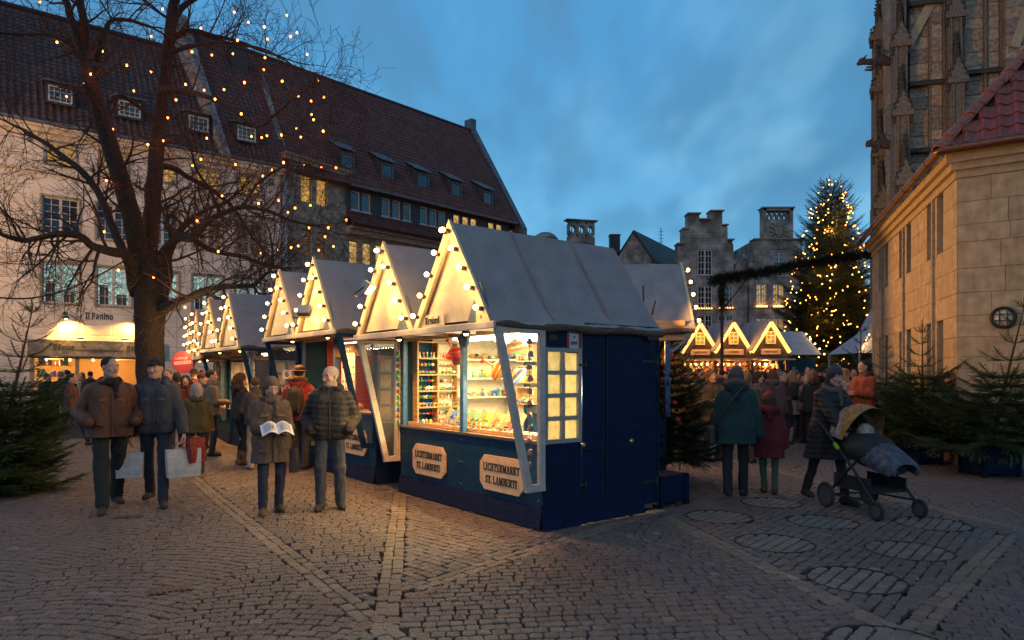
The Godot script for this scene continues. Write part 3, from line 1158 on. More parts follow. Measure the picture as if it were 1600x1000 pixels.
	var rdg := Vector3(0, 20.5, -4.74)
	roof_slope(h, -7.2, 14.3, eave, rdg, [], Color(0.165, 0.058, 0.046))
	b = B.new()
	b.rod(Vector3(-7.2, 20.58, -4.8), Vector3(14.3, 20.58, -4.8), 0.15, 8)
	b.quad(Vector3(-7.2, 12.4, -9.9), Vector3(14.3, 12.4, -9.9), Vector3(14.3, 20.5, -4.8), Vector3(-7.2, 20.5, -4.8))
	put("ridge", b, M["roof_under"], h)
	b = B.new()
	b.rod(Vector3(0, 12.42, 0.62), Vector3(13.9, 12.42, 0.62), 0.07)
	put("gutter", b, M["lead_grey"], h)
	for s in [0.2, 3.04, 5.86, 8.73, 11.7]:
		dormer(h, s, 13.3, -0.12, 0.95, 1.25, 2.6, M["glass_dark"], 1, 1, 0.62, M["lead_grey"])
	b = B.new()
	b.prism(PackedVector2Array([Vector2(0.75, 12.2), Vector2(-4.6, 20.75), Vector2(-4.6, 21.5), Vector2(-5.4, 21.5), Vector2(-5.4, 20.6), Vector2(-10.2, 12.2), Vector2(-10.2, 0.0), Vector2(0.2, 0.0)]), -0.25, 0.25, Transform3D(Basis(Vector3.UP, -PI / 2), Vector3(14.6, 0, 0)))
	put("gable_parapet", b, M["lead_grey"], h)
	b = B.new()
	b.prism(PackedVector2Array([Vector2(0.9, 12.3), Vector2(-4.6, 21.2), Vector2(-5.2, 21.2), Vector2(-10.2, 12.3)]), -0.2, 0.2, Transform3D(Basis(Vector3.UP, -PI / 2), Vector3(-7.3, 0, 0)))
	put("fire_wall", b, M["render_pale"], h)


func build_far_houses() -> void:
	# ---- plain gabled house beyond the stalls
	var d := 58.0
	var at := W(992, 585, d) - Vector3(0, EYE, 0)
	var h := thing("gabled_house", at, 0.0, "pale plastered house end with a dark pitched roof beyond the big canvas stall", "building")
	var b := B.new()
	var A := W(964, 405, d) - at
	var P := W(989, 362, d) - at
	var C := W(1021, 408, d) - at
	var P2 := W(1064, 396, d * 1.5) - at
	var C2 := W(1064, 418, d * 1.5) - at
	var dn := Vector3(0, 1, 0)
	b.face([A, P, C], Vector3(0, 0, 1))
	b.face([A * Vector3(1, 0, 1), C * Vector3(1, 0, 1), C, A], Vector3(0, 0, 1))
	b.face([C * Vector3(1, 0, 1), C2 * Vector3(1, 0, 1), C2, C], Vector3(1, 0, 0.5))
	put("wall", b, M["render_pale"], h)
	b = B.new()
	b.face([C + Vector3(0.15, -0.1, 0.2), C2 + Vector3(0.2, -0.1, 0), P2, P + Vector3(0, 0.12, 0.2)], Vector3(1, 1, 0.3))
	b.face([P + Vector3(0, 0.12, 0.2), P2, W(985, 430, d * 1.5) - at, A + Vector3(-0.2, 0, 0.2)], Vector3(-1, 1, 0))
	b.face([P + Vector3(0, 0.12, 0.2), P + Vector3(0, -0.1, 0.2), C + Vector3(0.1, -0.3, 0.2), C + Vector3(0.15, -0.1, 0.2)], Vector3(0, 0, 1))
	put("roof", b, mt("roof_black", 0.03, 0.03, 0.034, 0.7, tex_grain, 0.6, tex_brick, 3.0), h)
	h = thing("dark_roofed_house", W(1034, 585, 100) - Vector3(0, EYE, 0), 0.0, "long dark slate roof stretching behind the pale gable, with an aerial", "building")
	b = B.new()
	b.prism(PackedVector2Array([Vector2(-3.5, 0), Vector2(3.4, 0), Vector2(3.4, 18.0), Vector2(-3.5, 19.0)]), -6.0, 0.0)
	put("roof", b, M["roof_black"], h)
	b = B.new()
	b.rod(Vector3(0, 18, -0.5), Vector3(0, 23.2, -0.5), 0.06)
	for k in 5:
		b.rod(Vector3(-0.4, 20.6 + 0.5 * k, -0.5), Vector3(0.4, 20.6 + 0.5 * k, -0.5), 0.03)
	put("aerial", b, M["black_metal"], h)
	h = thing("low_house", W(945, 585, 62) - Vector3(0, EYE, 0), 0.0, "low dark roof with a square chimney just behind the nearest stall roof", "building")
	b = B.new()
	b.prism(PackedVector2Array([Vector2(-8, 0), Vector2(2.2, 0), Vector2(2.2, 11.5), Vector2(-8, 14.0)]), -8.0, 0.0)
	put("wall", b, M["roof_black"], h)
	b = B.new()
	b.box(Vector3(0.95, 13.0, -0.5), Vector3(0.9, 2.6, 0.9))
	b.box(Vector3(0.95, 14.3, -0.5), Vector3(1.0, 0.1, 1.0))
	put("chimney", b, M["slate"], h)
	b = B.new()
	b.lathe(PackedVector2Array([Vector2(1.05, 13.2), Vector2(1.05, 14.2), Vector2(1.2, 14.3), Vector2(0.95, 14.6), Vector2(0.5, 14.85), Vector2(0.001, 14.9)]), 14, Transform3D(Basis(), Vector3(-5.3, 0, -2)))
	put("turret", b, M["stone_far"], h)
	# ---- a chimney wall with three round openings
	h = thing("chimney_wall", W(909, 585, 60) - Vector3(0, EYE, 0), 0.25, "flat-topped stone chimney wall pierced by three round holes", "building")
	b = B.new()
	var w := 1.32
	for k in 3:   # the wall round each hole, as a ring of wedges
		var cx := -0.82 + 0.82 * k
		var cy := 14.35
		for s in 16:
			var a := TAU * s / 16.0
			var e := TAU * (s + 1) / 16.0
			var ra := minf(0.41 / maxf(absf(cos(a)), 0.001), 0.62 / maxf(absf(sin(a)), 0.001))
			var re := minf(0.41 / maxf(absf(cos(e)), 0.001), 0.62 / maxf(absf(sin(e)), 0.001))
			b.prism(PackedVector2Array([Vector2(cx + cos(a) * 0.27, cy + sin(a) * 0.32), Vector2(cx + cos(a) * ra, cy + sin(a) * ra), Vector2(cx + cos(e) * re, cy + sin(e) * re), Vector2(cx + cos(e) * 0.27, cy + sin(e) * 0.32)]), -0.5, 0.0)
		b.box(Vector3(cx, cy, -0.3), Vector3(0.07, 0.66, 0.07))
	b.box(Vector3(0, 12.4, -0.25), Vector3(2.46, 2.66, 0.5))
	b.box(Vector3(0, 15.02, -0.25), Vector3(2.5, 0.14, 0.52))
	b.box(Vector3(0, 15.14, -0.25), Vector3(2.9, 0.1, 0.9))
	put("wall", b, M["stone_far"], h)

	# ---- house with the stepped gable
	d = 60.0
	var px := func(x: float, y: float) -> Vector2: return Vector2((x - 1114.0) / F * d, EYE + (585.0 - y) / F * d)
	h = thing("stepped_gable_house", W(1114, 585, d) - Vector3(0, EYE, 0), 0.0, "grey stone house with a stepped gable notched at the top", "building")
	var outline := PackedVector2Array()
	for q in [[1059, 660], [1168, 660], [1168, 440], [1146, 440], [1146, 375], [1137, 375], [1137, 352], [1130, 352], [1130, 330], [1110, 330], [1110, 343], [1094, 343], [1094, 334], [1075, 334], [1075, 358], [1067, 358], [1067, 381], [1059, 381]]:
		outline.push_back(px.call(q[0], q[1]))
	outline[0].y = 0.0
	outline[1].y = 0.0
	var wins := []
	for q in [[1090, 390, 1113, 430], [1067, 448, 1082, 484], [1090, 447, 1113, 483], [1122, 446, 1146, 482], [1067, 492, 1082, 528], [1090, 492, 1113, 528], [1122, 492, 1146, 528]]:
		var p: Vector2 = px.call(q[0], q[3])
		wins.push_back(Rect2(p, px.call(q[2], q[1]) - p))
	b = B.new()
	b.prism(outline, -1.1, -0.25)
	b.box(Vector3((outline[0].x + outline[1].x) / 2, 5.0, -5.0), Vector3(outline[1].x - outline[0].x, 10.0, 7.8))
	wall_sheet(b, outline[0].x, outline[1].x, 0.0, px.call(0, 440).y, wins.slice(1), 0.0, 0.25)
	wall_sheet(b, outline[17].x, outline[4].x, px.call(0, 440).y, px.call(0, 381).y, [wins[0].intersection(Rect2(-9, px.call(0, 440).y, 18, 9))], 0.0, 0.25)
	b.box(Vector3(((px.call(1067, 0) + px.call(1137, 0)) / 2).x, px.call(0, 368).y, -0.13), Vector3(70.0 / F * d, 26.0 / F * d, 0.26))
	put("wall", b, M["stone_far"], h)
	b = B.new()
	for q in [[1059, 1067, 381], [1067, 1075, 358], [1075, 1094, 334], [1094, 1110, 343], [1110, 1130, 330], [1130, 1137, 352], [1137, 1146, 375]]:
		var p: Vector2 = px.call(q[0], q[2])
		var e: Vector2 = px.call(q[1], q[2])
		b.box(Vector3((p.x + e.x) / 2, p.y + 0.04, -0.5), Vector3(e.x - p.x + 0.14, 0.1, 1.4))
	put("coping", b, M["stone_trim"], h)
	b = B.new()   # carved figure on the shoulder
	var q0: Vector2 = px.call(1157, 420)
	b.ball(Vector3(q0.x, q0.y, -0.1), Vector3(0.5, 0.9, 0.35), 10, 8)
	b.ball(Vector3(q0.x + 0.35, q0.y + 1.0, -0.1), Vector3(0.28, 0.34, 0.28), 8, 6)
	b.ball(Vector3(q0.x - 0.35, q0.y + 0.55, -0.1), Vector3(0.4, 0.3, 0.25), 8, 6)
	b.ball(Vector3(q0.x + 0.1, q0.y - 0.8, -0.1), Vector3(0.65, 0.5, 0.35), 8, 6)
	put("carved_figure", b, M["stone_far_pale"], h)
	for i in wins.size():
		window(h, wins[i], -0.1, 4, 4, M["glass_dark"], M["window_white"], 0.1, 0.055, 2, 0.2)
		if i > 0:
			b = B.new()
			for k in 6:
				b.ball(Vector3(wins[i].position.x + wins[i].size.x * (k + 0.5) / 6.0, wins[i].position.y + 0.06, 0.16), Vector3.ONE * 0.045, 6, 4)
			put("sill_lights", b, M["bulb_fir"], h).set_meta("kind", "stuff")

	# ---- house with the tall flat-topped gable
	var px2 := func(x: float, y: float) -> Vector2: return Vector2((x - 1212.0) / F * d, EYE + (585.0 - y) / F * d)
	h = thing("tall_gable_house", W(1212, 585, d) - Vector3(0, EYE, -0.2), 0.0, "grey stone house whose flat-topped gable has a zigzag opening and a carved emblem", "building")
	wins = []
	for q in [[1207, 395, 1225, 424], [1180, 444, 1197, 480], [1206, 444, 1224, 480], [1180, 497, 1197, 528], [1206, 497, 1224, 528]]:
		var p: Vector2 = px2.call(q[0], q[3])
		wins.push_back(Rect2(p, px2.call(q[2], q[1]) - p))
	b = B.new()
	var lo: Vector2 = px2.call(1170, 411)
	var hi: Vector2 = px2.call(1258, 411)
	wall_sheet(b, lo.x, hi.x, 0.0, lo.y, wins.slice(1) + [Rect2(wins[0].position, Vector2(wins[0].size.x, lo.y - wins[0].position.y))], 0.0, 0.25)
	var s1: Vector2 = px2.call(1178, 375)
	var s2: Vector2 = px2.call(1252, 375)
	wall_sheet(b, s1.x, s2.x, lo.y, s1.y, [Rect2(wins[0].position.x, lo.y, wins[0].size.x, wins[0].end.y - lo.y)], 0.0, 0.25)
	b.box(Vector3((lo.x + hi.x) / 2, lo.y / 2, -4.2), Vector3(hi.x - lo.x, lo.y, 7.9))
	b.box(Vector3((s1.x + s2.x) / 2, (lo.y + s1.y) / 2, -4.2), Vector3(s2.x - s1.x, s1.y - lo.y, 7.9))
	var g1: Vector2 = px2.call(1192, 343)
	var g2: Vector2 = px2.call(1238, 343)
	b.box(Vector3((g1.x + g2.x) / 2, (s1.y + g1.y) / 2, -0.5), Vector3(g2.x - g1.x, g1.y - s1.y, 1.0))
	put("wall", b, M["stone_far"], h)
	b = B.new()
	var t1: Vector2 = px2.call(1192, 326)
	b.box(Vector3((g1.x + g2.x) / 2, t1.y - 0.1, -0.5), Vector3(g2.x - g1.x + 0.1, 0.22, 1.0))
	for x in [g1.x + 0.12, g2.x - 0.12]:
		b.box(Vector3(x, (g1.y + t1.y) / 2, -0.5), Vector3(0.24, t1.y - g1.y, 1.0))
	for k in 10:
		var x0: float = lerpf(g1.x + 0.2, g2.x - 0.2, k / 10.0)
		var x1: float = lerpf(g1.x + 0.2, g2.x - 0.2, (k + 1) / 10.0)
		b.beam(Vector3(x0, g1.y if k % 2 else t1.y - 0.2, -0.4), Vector3(x1, t1.y - 0.2 if k % 2 else g1.y, -0.4), 0.3, 0.1)
	put("zigzag_lattice", b, M["stone_far"], h)
	b = B.new()
	b.box(Vector3((s1.x + s2.x) / 2, s1.y + 0.05, -0.5), Vector3(s2.x - s1.x + 0.2, 0.1, 1.3))
	b.box(Vector3((g1.x + g2.x) / 2, t1.y + 0.06, -0.5), Vector3(g2.x - g1.x + 0.3, 0.1, 1.2))
	put("coping", b, M["stone_trim"], h)
	b = B.new()   # the carved emblem: a shield in a wreath of rays
	var ec: Vector2 = px2.call(1215, 362)
	for k in 14:
		var a := TAU * k / 14.0
		b.beam(Vector3(ec.x + cos(a) * 0.42, ec.y + sin(a) * 0.46, 0.04), Vector3(ec.x + cos(a) * 0.82, ec.y + sin(a) * 0.95, 0.04), 0.16, 0.1)
	b.prism(PackedVector2Array([Vector2(ec.x - 0.36, ec.y + 0.42), Vector2(ec.x - 0.34, ec.y - 0.15), Vector2(ec.x, ec.y - 0.5), Vector2(ec.x + 0.34, ec.y - 0.15), Vector2(ec.x + 0.36, ec.y + 0.42)]), 0.0, 0.12)
	b.box(Vector3(ec.x, ec.y, 0.14), Vector3(0.1, 0.7, 0.05))
	put("emblem", b, M["stone_trim"], h)
	b = B.new()
	surround(b, wins[0].grow(0.3), 0.0, 0.25, 0.06)
	put("window_surround", b, M["stone_far_pale"], h)
	for i in wins.size():
		window(h, wins[i], -0.1, 4, 4, M["glass_dark"] if i == 0 else M["pane_bright"] if i < 3 else M["pane_yellow"], M["window_white"], 0.1, 0.055, 2, 0.2)
		if i > 0:
			b = B.new()
			for k in 7:
				b.ball(Vector3(wins[i].position.x + wins[i].size.x * (k + 0.5) / 7.0, wins[i].position.y + 0.06, 0.16), Vector3.ONE * 0.06, 6, 4)
			put("sill_lights", b, M["bulb_fir"], h).set_meta("kind", "stuff")
	# a dim block that closes the gap behind the great fir
	h = thing("far_block", W(1310, 585, 64) - Vector3(0, EYE, 0), 0.0, "dim grey house front mostly hidden behind the tall lit fir", "building")
	b = B.new()
	b.box(Vector3(0, 5.0, -3), Vector3(7, 10, 6))
	put("wall", b, M["stone_far"], h)


# ---------------------------------------------------------------- the small stone chapel on the right

func build_chapel() -> void:
	var C := Vector3(7.8, 0, -11.94)
	var yawL := atan2(0.946, 0.324)   # +x runs back along the left face; outward is its own -x... see below
	# the left face: its own x runs from far to near so that z looks outward, to the square
	var h := thing("stone_chapel", C, 0.0, "small chapel of pale sandstone blocks with slit windows and a red hipped tile roof", "chapel")
	var dl := Vector3(0.324, 0, -0.946)
	var dr := Vector3(0.83, 0, 0.556)
	var TL := Transform3D(Basis(-dl, Vector3.UP, (-dl).cross(Vector3.UP)), Vector3.ZERO)   # x = -t
	var TR := Transform3D(Basis(dr, Vector3.UP, dr.cross(Vector3.UP)), Vector3.ZERO)
	var Hw := 4.9
	var L := 8.45
	var slits := []
	for p in [[0.86, 1.30], [1.62, 2.08], [3.5, 3.94], [4.28, 4.74], [6.1, 6.54], [6.88, 7.34]]:
		slits.push_back(Rect2(-p[1], 3.9, p[1] - p[0], 1.12))
		slits.push_back(Rect2(-p[1], 1.15, p[1] - p[0], 1.47))
	var b := B.new()
	# backing wall, a little behind the face of the blocks, with real openings
	var sheet := B.new()
	wall_sheet(sheet, -L, 0.0, 0.0, 5.1, slits, -0.02, 0.2)
	b.put(sheet, TL)
	sheet = B.new()
	wall_sheet(sheet, 0.0, 6.0, 0.0, 5.1, [], -0.02, 0.3)
	b.put(sheet, TR)
	b.quad(dl * L, dl * L + dr * 5, dl * L + dr * 5 + Vector3.UP * 5.1, dl * L + Vector3.UP * 5.1)
	put("wall", b, M["chapel_joint"], h)
	b = B.new()
	sheet = B.new()
	for r in slits:
		sheet.box(Vector3(r.get_center().x, r.get_center().y, -0.215), Vector3(r.size.x, r.size.y, 0.02))
	b.put(sheet, TL)
	put("slit_glass", b, M["glass_dark"], h)
	# blocks, course by course
	var r2 := RandomNumberGenerator.new()
	r2.seed = 99
	var stone := func(T: Transform3D, x0: float, x1: float, y0: float, y1: float, z := 0.0) -> void:
		if x1 - x0 < 0.05: return
		var m := B.new()
		m.cbox(Vector3.ZERO, Vector3(x1 - x0 - 0.006, y1 - y0 - 0.006, 0.05), 0.003)
		var o := put("stone_block", m, chapel_tone(r2.randi() % 6), h)
		o.transform = T * Transform3D(Basis(), Vector3((x0 + x1) / 2, (y0 + y1) / 2, z - 0.002 + r2.randf_range(-0.0015, 0.0015)))
	var ys := [0.0, 0.38, 0.76, 1.15, 1.5, 1.9, 2.25, 2.62, 3.02, 3.44, 3.9, 4.2, 4.6, 5.02]
	for j in ys.size() - 1:
		var y0: float = ys[j]
		var y1: float = ys[j + 1]
		# the left face: runs of stone between the openings of this course
		var cuts := []
		for r in slits:
			if r.position.y < y1 - 0.01 and r.end.y > y0 + 0.01:
				cuts.push_back([r.position.x, r.end.x])
		cuts.sort_custom(func(a, c): return a[0] < c[0])
		var x := -L
		var runs := []
		for c in cuts:
			runs.push_back([x, c[0]])
			x = c[1]
		runs.push_back([x, 0.0])
		for r in runs:
			var u: float = r[0]
			while u < r[1] - 0.01:
				var e: float = u + r2.randf_range(0.55, 0.95)
				if e > r[1] - 0.3: e = r[1]
				stone.call(TL, u, minf(e, r[1]), y0, y1)
				u = e
		x = 0.0
		while x < 2.6:
			var e := x + r2.randf_range(0.42, 0.85)
			stone.call(TR, x, e, y0, y1)
			x = e
	# jamb strips run down between the upper and lower slits
	b = B.new()
	sheet = B.new()
	for k in 3:
		var xm: float = -[1.46, 4.11, 6.71][k]
		sheet.box(Vector3(xm - 0.04, 2.9, 0.045), Vector3(0.10, 4.2, 0.05))
	b.put(sheet, TL)
	put("mullion", b, M["stone_trim"], h)
	# stepped cornice: three mouldings round both faces
	for k in 3:
		var z: float = [0.05, 0.13, 0.22][k]
		var y: float = [5.09, 5.21, 5.35][k]
		var hh: float = [0.14, 0.12, 0.16][k]
		b = B.new()
		var hip := Vector3(-1.195, 0, 0.404 * -1.0 * -1.0)
		hip = -(Vector3(1.195, 0, -0.404))
		var c0 := hip * z
		var pl := dl * L + TL.basis.z * z
		var pr := dr * 6.0 + TR.basis.z * z
		var lo := Vector3.UP * (y - hh / 2)
		var hi := Vector3.UP * (y + hh / 2)
		var back := 0.3
		b.quad(pl + lo, c0 + lo, c0 + hi, pl + hi)
		b.quad(c0 + lo, pr + lo, pr + hi, c0 + hi)
		b.quad(pl + lo, pl - TL.basis.z * back + lo, c0 - hip * back + lo, c0 + lo)
		b.quad(c0 + lo, c0 - hip * back + lo, pr - TR.basis.z * back + lo, pr + lo)
		b.quad(pl + hi, c0 + hi, c0 - hip * back + hi, pl - TL.basis.z * back + hi)
		b.quad(c0 + hi, pr + hi, pr - TR.basis.z * back + hi, c0 - hip * back + hi)
		put("cornice", b, mt("cornice_stone", 0.44, 0.325, 0.20, 0.85, tex_soft, 0.8, tex_bump, 0.25), h)
	# gutter
	var hip1 := -(Vector3(1.195, 0, -0.404))
	b = B.new()
	var gy := Vector3.UP * 5.46
	b.tube(PackedVector3Array([dl * (L + 0.3) + TL.basis.z * 0.36 + gy, hip1 * 0.36 + gy + (dl * 0.02), hip1 * 0.36 + gy + dr * 0.02, dr * 6 + TR.basis.z * 0.36 + gy]), PackedFloat32Array([0.075]), 10)
	for k in 9:
		var p := dl * (0.45 + 0.93 * k) + TL.basis.z * 0.36 + gy
		b.tube(PackedVector3Array([p - dl * 0.03, p + dl * 0.03]), PackedFloat32Array([0.084]), 10)
	put("gutter", b, M["copper"], h)
	# the roof: pitch as steep as its rise per metre of run
	var rise := 1.157
	var e0 := hip1 * 0.30 + Vector3.UP * 5.50   # eave corner
	var inL := -TL.basis.z
	var inR := -TR.basis.z
	var hipdir := Vector3(1.195, rise, -0.404)
	b = B.new()
	var K := 4.5
	b.tri(e0 - Vector3.UP * 0.03, e0 + dr * 9.0 - Vector3.UP * 0.03, e0 + hipdir * K + dr * 3.0 - Vector3.UP * 0.03)
	b.tri(e0 - Vector3.UP * 0.03, e0 + hipdir * K + dr * 3.0 - Vector3.UP * 0.03, e0 + hipdir * K - Vector3.UP * 0.03)
	b.quad(e0 + dl * 9.2 - Vector3.UP * 0.03, e0 - Vector3.UP * 0.03, e0 + hipdir * K - Vector3.UP * 0.03, e0 + dl * 9.2 + hipdir * K - Vector3.UP * 0.03)
	var roof := put("roof", b, M["roof_under"], h)
	var upR := (inR + Vector3.UP * rise)
	var sl := upR.length()
	upR /= sl
	var nR := dr.cross(upR)
	if nR.y < 0: nR = -nR
	var tw := 0.235
	var tl := 0.34
	var tile := pantile(tw, tl * 1.1).mesh()
	for row in 12:
		var s := (row + 0.5) * tl
		var run := s / sl
		var edge := (hipdir * run - inR * run).dot(dr)   # where the hip cuts this row
		for col in 9:
			var u := edge + 0.06 + (col + 0.5) * tw - fmod(edge, tw)
			if u - tw * 0.35 < edge: continue
			var o := put("roof_tile", tile, clay_tone(r2.randi() % 4), roof)
			o.transform = Transform3D(Basis(dr, nR, -upR) * Basis(Vector3.UP, r2.randf_range(-0.012, 0.012)), e0 + dr * u + upR * s)
	# the tiles of the slope on the far side of the hip
	var upL := (inL + Vector3.UP * rise) / sl
	var nL := upL.cross(dl)
	if nL.y < 0: nL = -nL
	# ridge caps along the hip
	var cap := B.new()
	var hl := hipdir.length()
	for k in 12:
		pass
	var capd := hipdir.normalized()
	var cring := []
	for e in 2:
		var ring := []
		for s in 9:
			var a := PI * s / 8.0
			var rr: float = [0.125, 0.105][e]
			ring.push_back(Vector3(cos(a) * rr, sin(a) * rr * 0.95, 0.19 - 0.38 * e))
		cring.push_back(ring)
	cap.ring_mesh(cring, false)
	var lip := []
	for e in 2:
		var ring := []
		for s in 9:
			var a := PI * s / 8.0
			var rr: float = [0.10, 0.125][e]
			ring.push_back(Vector3(cos(a) * rr, sin(a) * rr * 0.95, 0.19))
		lip.push_back(ring)
	cap.ring_mesh(lip, false)
	var capm := cap.mesh()
	var sidev := capd.cross(Vector3.UP).normalized()
	var capup := sidev.cross(capd).normalized()
	for k in 13:
		var o := put("hip_tile", capm, clay_tone(4 + r2.randi() % 3), roof)
		o.transform = Transform3D(Basis(sidev, capup, -capd), e0 + capd * (0.1 + 0.33 * k) + capup * (0.02 + 0.012 * (k % 2)))
	# bulkhead lamp on the near face, unlit
	var at := C + dr * 0.64 + Vector3.UP * 2.56 + TR.basis.z * 0.025
	var o2 := thing("bulkhead_lamp", at, atan2(TR.basis.z.x, TR.basis.z.z), "round unlit wall lamp behind a black cross guard on the sandstone wall", "lamp")
	b = B.new()
	var tz := Basis(Vector3.RIGHT, PI / 2)
	b.lathe(PackedVector2Array([Vector2(0.19, 0.0), Vector2(0.19, 0.06), Vector2(0.17, 0.09), Vector2(0.15, 0.09), Vector2(0.15, 0.02), Vector2(0.001, 0.02)]), 24, Transform3D(tz, Vector3.ZERO))
	for s in [-0.055, 0.055]:
		b.box(Vector3(s, 0, 0.105), Vector3(0.016, 0.32, 0.02))
		b.box(Vector3(0, s, 0.108), Vector3(0.32, 0.016, 0.02))
	put("guard", b, M["black_metal"], o2)
	b = B.new()
	b.lathe(PackedVector2Array([Vector2(0.15, 0.02), Vector2(0.13, 0.06), Vector2(0.08, 0.085), Vector2(0.001, 0.09)]), 20, Transform3D(tz, Vector3.ZERO))
	put("lens", b, mt("lamp_glass", 0.5, 0.42, 0.3, 0.25), o2)


func chapel_tone(k: int) -> StandardMaterial3D:
	var c: Color = [Color(0.47, 0.34, 0.205), Color(0.455, 0.335, 0.205), Color(0.48, 0.355, 0.22), Color(0.43, 0.31, 0.185), Color(0.465, 0.345, 0.21), Color(0.445, 0.32, 0.19)][k]
	return mt("chapel_tone_%d" % k, c.r, c.g, c.b, 0.88, tex_stain, 0.4, tex_bump, 0.25)


func clay_tone(k: int) -> StandardMaterial3D:
	var c: Color = [Color(0.36, 0.08, 0.048), Color(0.31, 0.072, 0.048), Color(0.38, 0.085, 0.05), Color(0.32, 0.085, 0.055), Color(0.39, 0.1, 0.055), Color(0.35, 0.095, 0.055), Color(0.40, 0.11, 0.06)][k]
	return mt("clay_tone_%d" % k, c.r, c.g, c.b, 0.5, tex_grain, 0.9, tex_bump, 0.5)


# ---------------------------------------------------------------- the church tower

func build_tower() -> void:
	var yaw := -0.263
	var P := Vector3(16.53, 0, -29.5)
	var h := thing("church_tower", P, yaw, "weathered Gothic church tower of sandstone with buttresses, pinnacles and gargoyles", "church")
	var top := 26.0
	var b := B.new()
	b.box(Vector3(6.1, top / 2, -1.2), Vector3(12.0, top, 2.3))
	put("wall", b, M["tower_dark"], h)
	var r2 := RandomNumberGenerator.new()
	r2.seed = 3
	# panels of block masonry between the shafts: [left, right, how far it stands out]
	var n := 0
	for p in [[0.55, 1.25, 0.0], [1.32, 1.75, 0.12], [2.55, 3.3, 0.0], [3.36, 3.85, 0.05], [3.95, 4.75, 0.45], [5.4, 6.6, 0.0], [6.7, 7.4, 0.05]]:
		var y := 7.0
		while y < 20.0:
			var hh := r2.randf_range(0.42, 0.62)
			var x: float = p[0]
			while x < p[1] - 0.05 and n < 290:
				var e: float = minf(p[1], x + r2.randf_range(0.5, 0.95))
				if p[1] - e < 0.25: e = p[1]
				var m := B.new()
				m.cbox(Vector3.ZERO, Vector3(e - x - 0.015, hh - 0.015, 0.25 + p[2]), 0.012)
				var o := put("stone_block", m, tower_tone(r2.randi() % 6), h)
				o.position = Vector3((x + e) / 2, y + hh / 2, (0.25 + p[2]) / 2 - 0.12 + r2.randf_range(-0.012, 0.012))
				n += 1
				x = e
			y += hh
	# left face, seen at a slant
	for p in [[0.2, 1.0], [1.1, 1.9]]:
		var y := 7.0
		while y < 18.5 and n < 298:
			var hh := r2.randf_range(0.5, 0.7)
			var m := B.new()
			m.cbox(Vector3.ZERO, Vector3(0.3, hh - 0.015, p[1] - p[0] - 0.015), 0.012)
			var o := put("stone_block", m, tower_tone(r2.randi() % 6), h)
			o.position = Vector3(0.02, y + hh / 2, -(p[0] + p[1]) / 2)
			n += 1
			y += hh
	# slender shafts between the panels
	b = B.new()
	for x in [1.28, 1.80, 2.48, 3.33, 3.9, 4.8, 5.3, 6.65, 7.5]:
		b.box(Vector3(x, 13.0, 0.17), Vector3(0.09, 14.0, 0.22))
		b.box(Vector3(x + 0.11, 13.0, 0.12), Vector3(0.06, 14.0, 0.16))
	put("shafts", b, M["tower_trim"], h)
	for y in [11.25, 14.1, 17.5]:
		b = B.new()
		for p in [[0.5, 1.8], [2.5, 3.9], [5.3, 7.6]]:
			var yy: float = y + (0.35 if p[0] > 5.0 else 0.0 if p[0] > 2.0 else -0.25)
			b.box(Vector3((p[0] + p[1]) / 2, yy + 0.06, 0.24), Vector3(p[1] - p[0], 0.12, 0.34))
			b.box(Vector3((p[0] + p[1]) / 2, yy + 0.17, 0.18), Vector3(p[1] - p[0], 0.1, 0.2))
		put("string_course", b, M["tower_dark"], h)
	# stepped buttresses: [x, z, width, depth at the foot, heights where it steps back]
	for q in [[0.05, 0.15, 0.62, 1.25, [9.6, 12.6, 15.6, 19.0]], [2.12, 0.1, 0.6, 1.1, [10.0, 13.8, 16.6, 20.0]], [5.02, 0.1, 0.5, 0.9, [11.0, 13.2, 17.4, 20.5]], [-0.25, -1.9, 0.6, 1.0, [9.2, 11.6, 14.6, 17.0]]]:
		var bt := B.new()
		var y0 := 0.0
		var dd: float = q[3]
		var side := 1.0
		for k in 4:
			var y1: float = q[4][k]
			bt.cbox(Vector3(q[0], (y0 + y1) / 2, q[1] + dd / 2), Vector3(q[2] - 0.05 * k, y1 - y0, dd), 0.03)
			bt.box(Vector3(q[0] - q[2] * 0.3, (y0 + y1) / 2 - 0.1, q[1] + dd + 0.04), Vector3(0.07, y1 - y0 - 0.3, 0.09))
			bt.box(Vector3(q[0] + q[2] * 0.3, (y0 + y1) / 2 - 0.1, q[1] + dd + 0.04), Vector3(0.07, y1 - y0 - 0.3, 0.09))
			# a little gable with a finial where it steps back
			var gw: float = q[2] * 0.62
			var gz: float = q[1] + dd
			bt.prism(PackedVector2Array([Vector2(q[0] - gw, y1 - 0.2), Vector2(q[0] + gw, y1 - 0.2), Vector2(q[0] + gw, y1), Vector2(q[0], y1 + 0.85), Vector2(q[0] - gw, y1)]), gz - 0.25, gz + 0.1)
			dd *= 0.7
			y0 = y1
		var o := put("buttress", bt, M["tower_trim"], h)
		dd = q[3]
		for k in 4:
			var y1: float = q[4][k]
			pinnacle(o, Vector3(q[0], y1 + 0.5, q[1] + dd - 0.16), 0.13, 1.5)
			for s in [-1.0, 1.0]:
				pinnacle(o, Vector3(q[0] + s * q[2] * 0.52, y1 - 0.5, q[1] + dd - 0.04), 0.075, 0.9)
				for c in 3:
					var cr := B.new()
					cr.ball(Vector3(q[0] + s * q[2] * (0.5 - 0.15 * c), y1 + 0.12 + 0.25 * c, q[1] + dd + 0.06), Vector3(0.08, 0.09, 0.08), 6, 4)
					put("crocket", cr, M["tower_dark"], o)
			dd *= 0.7
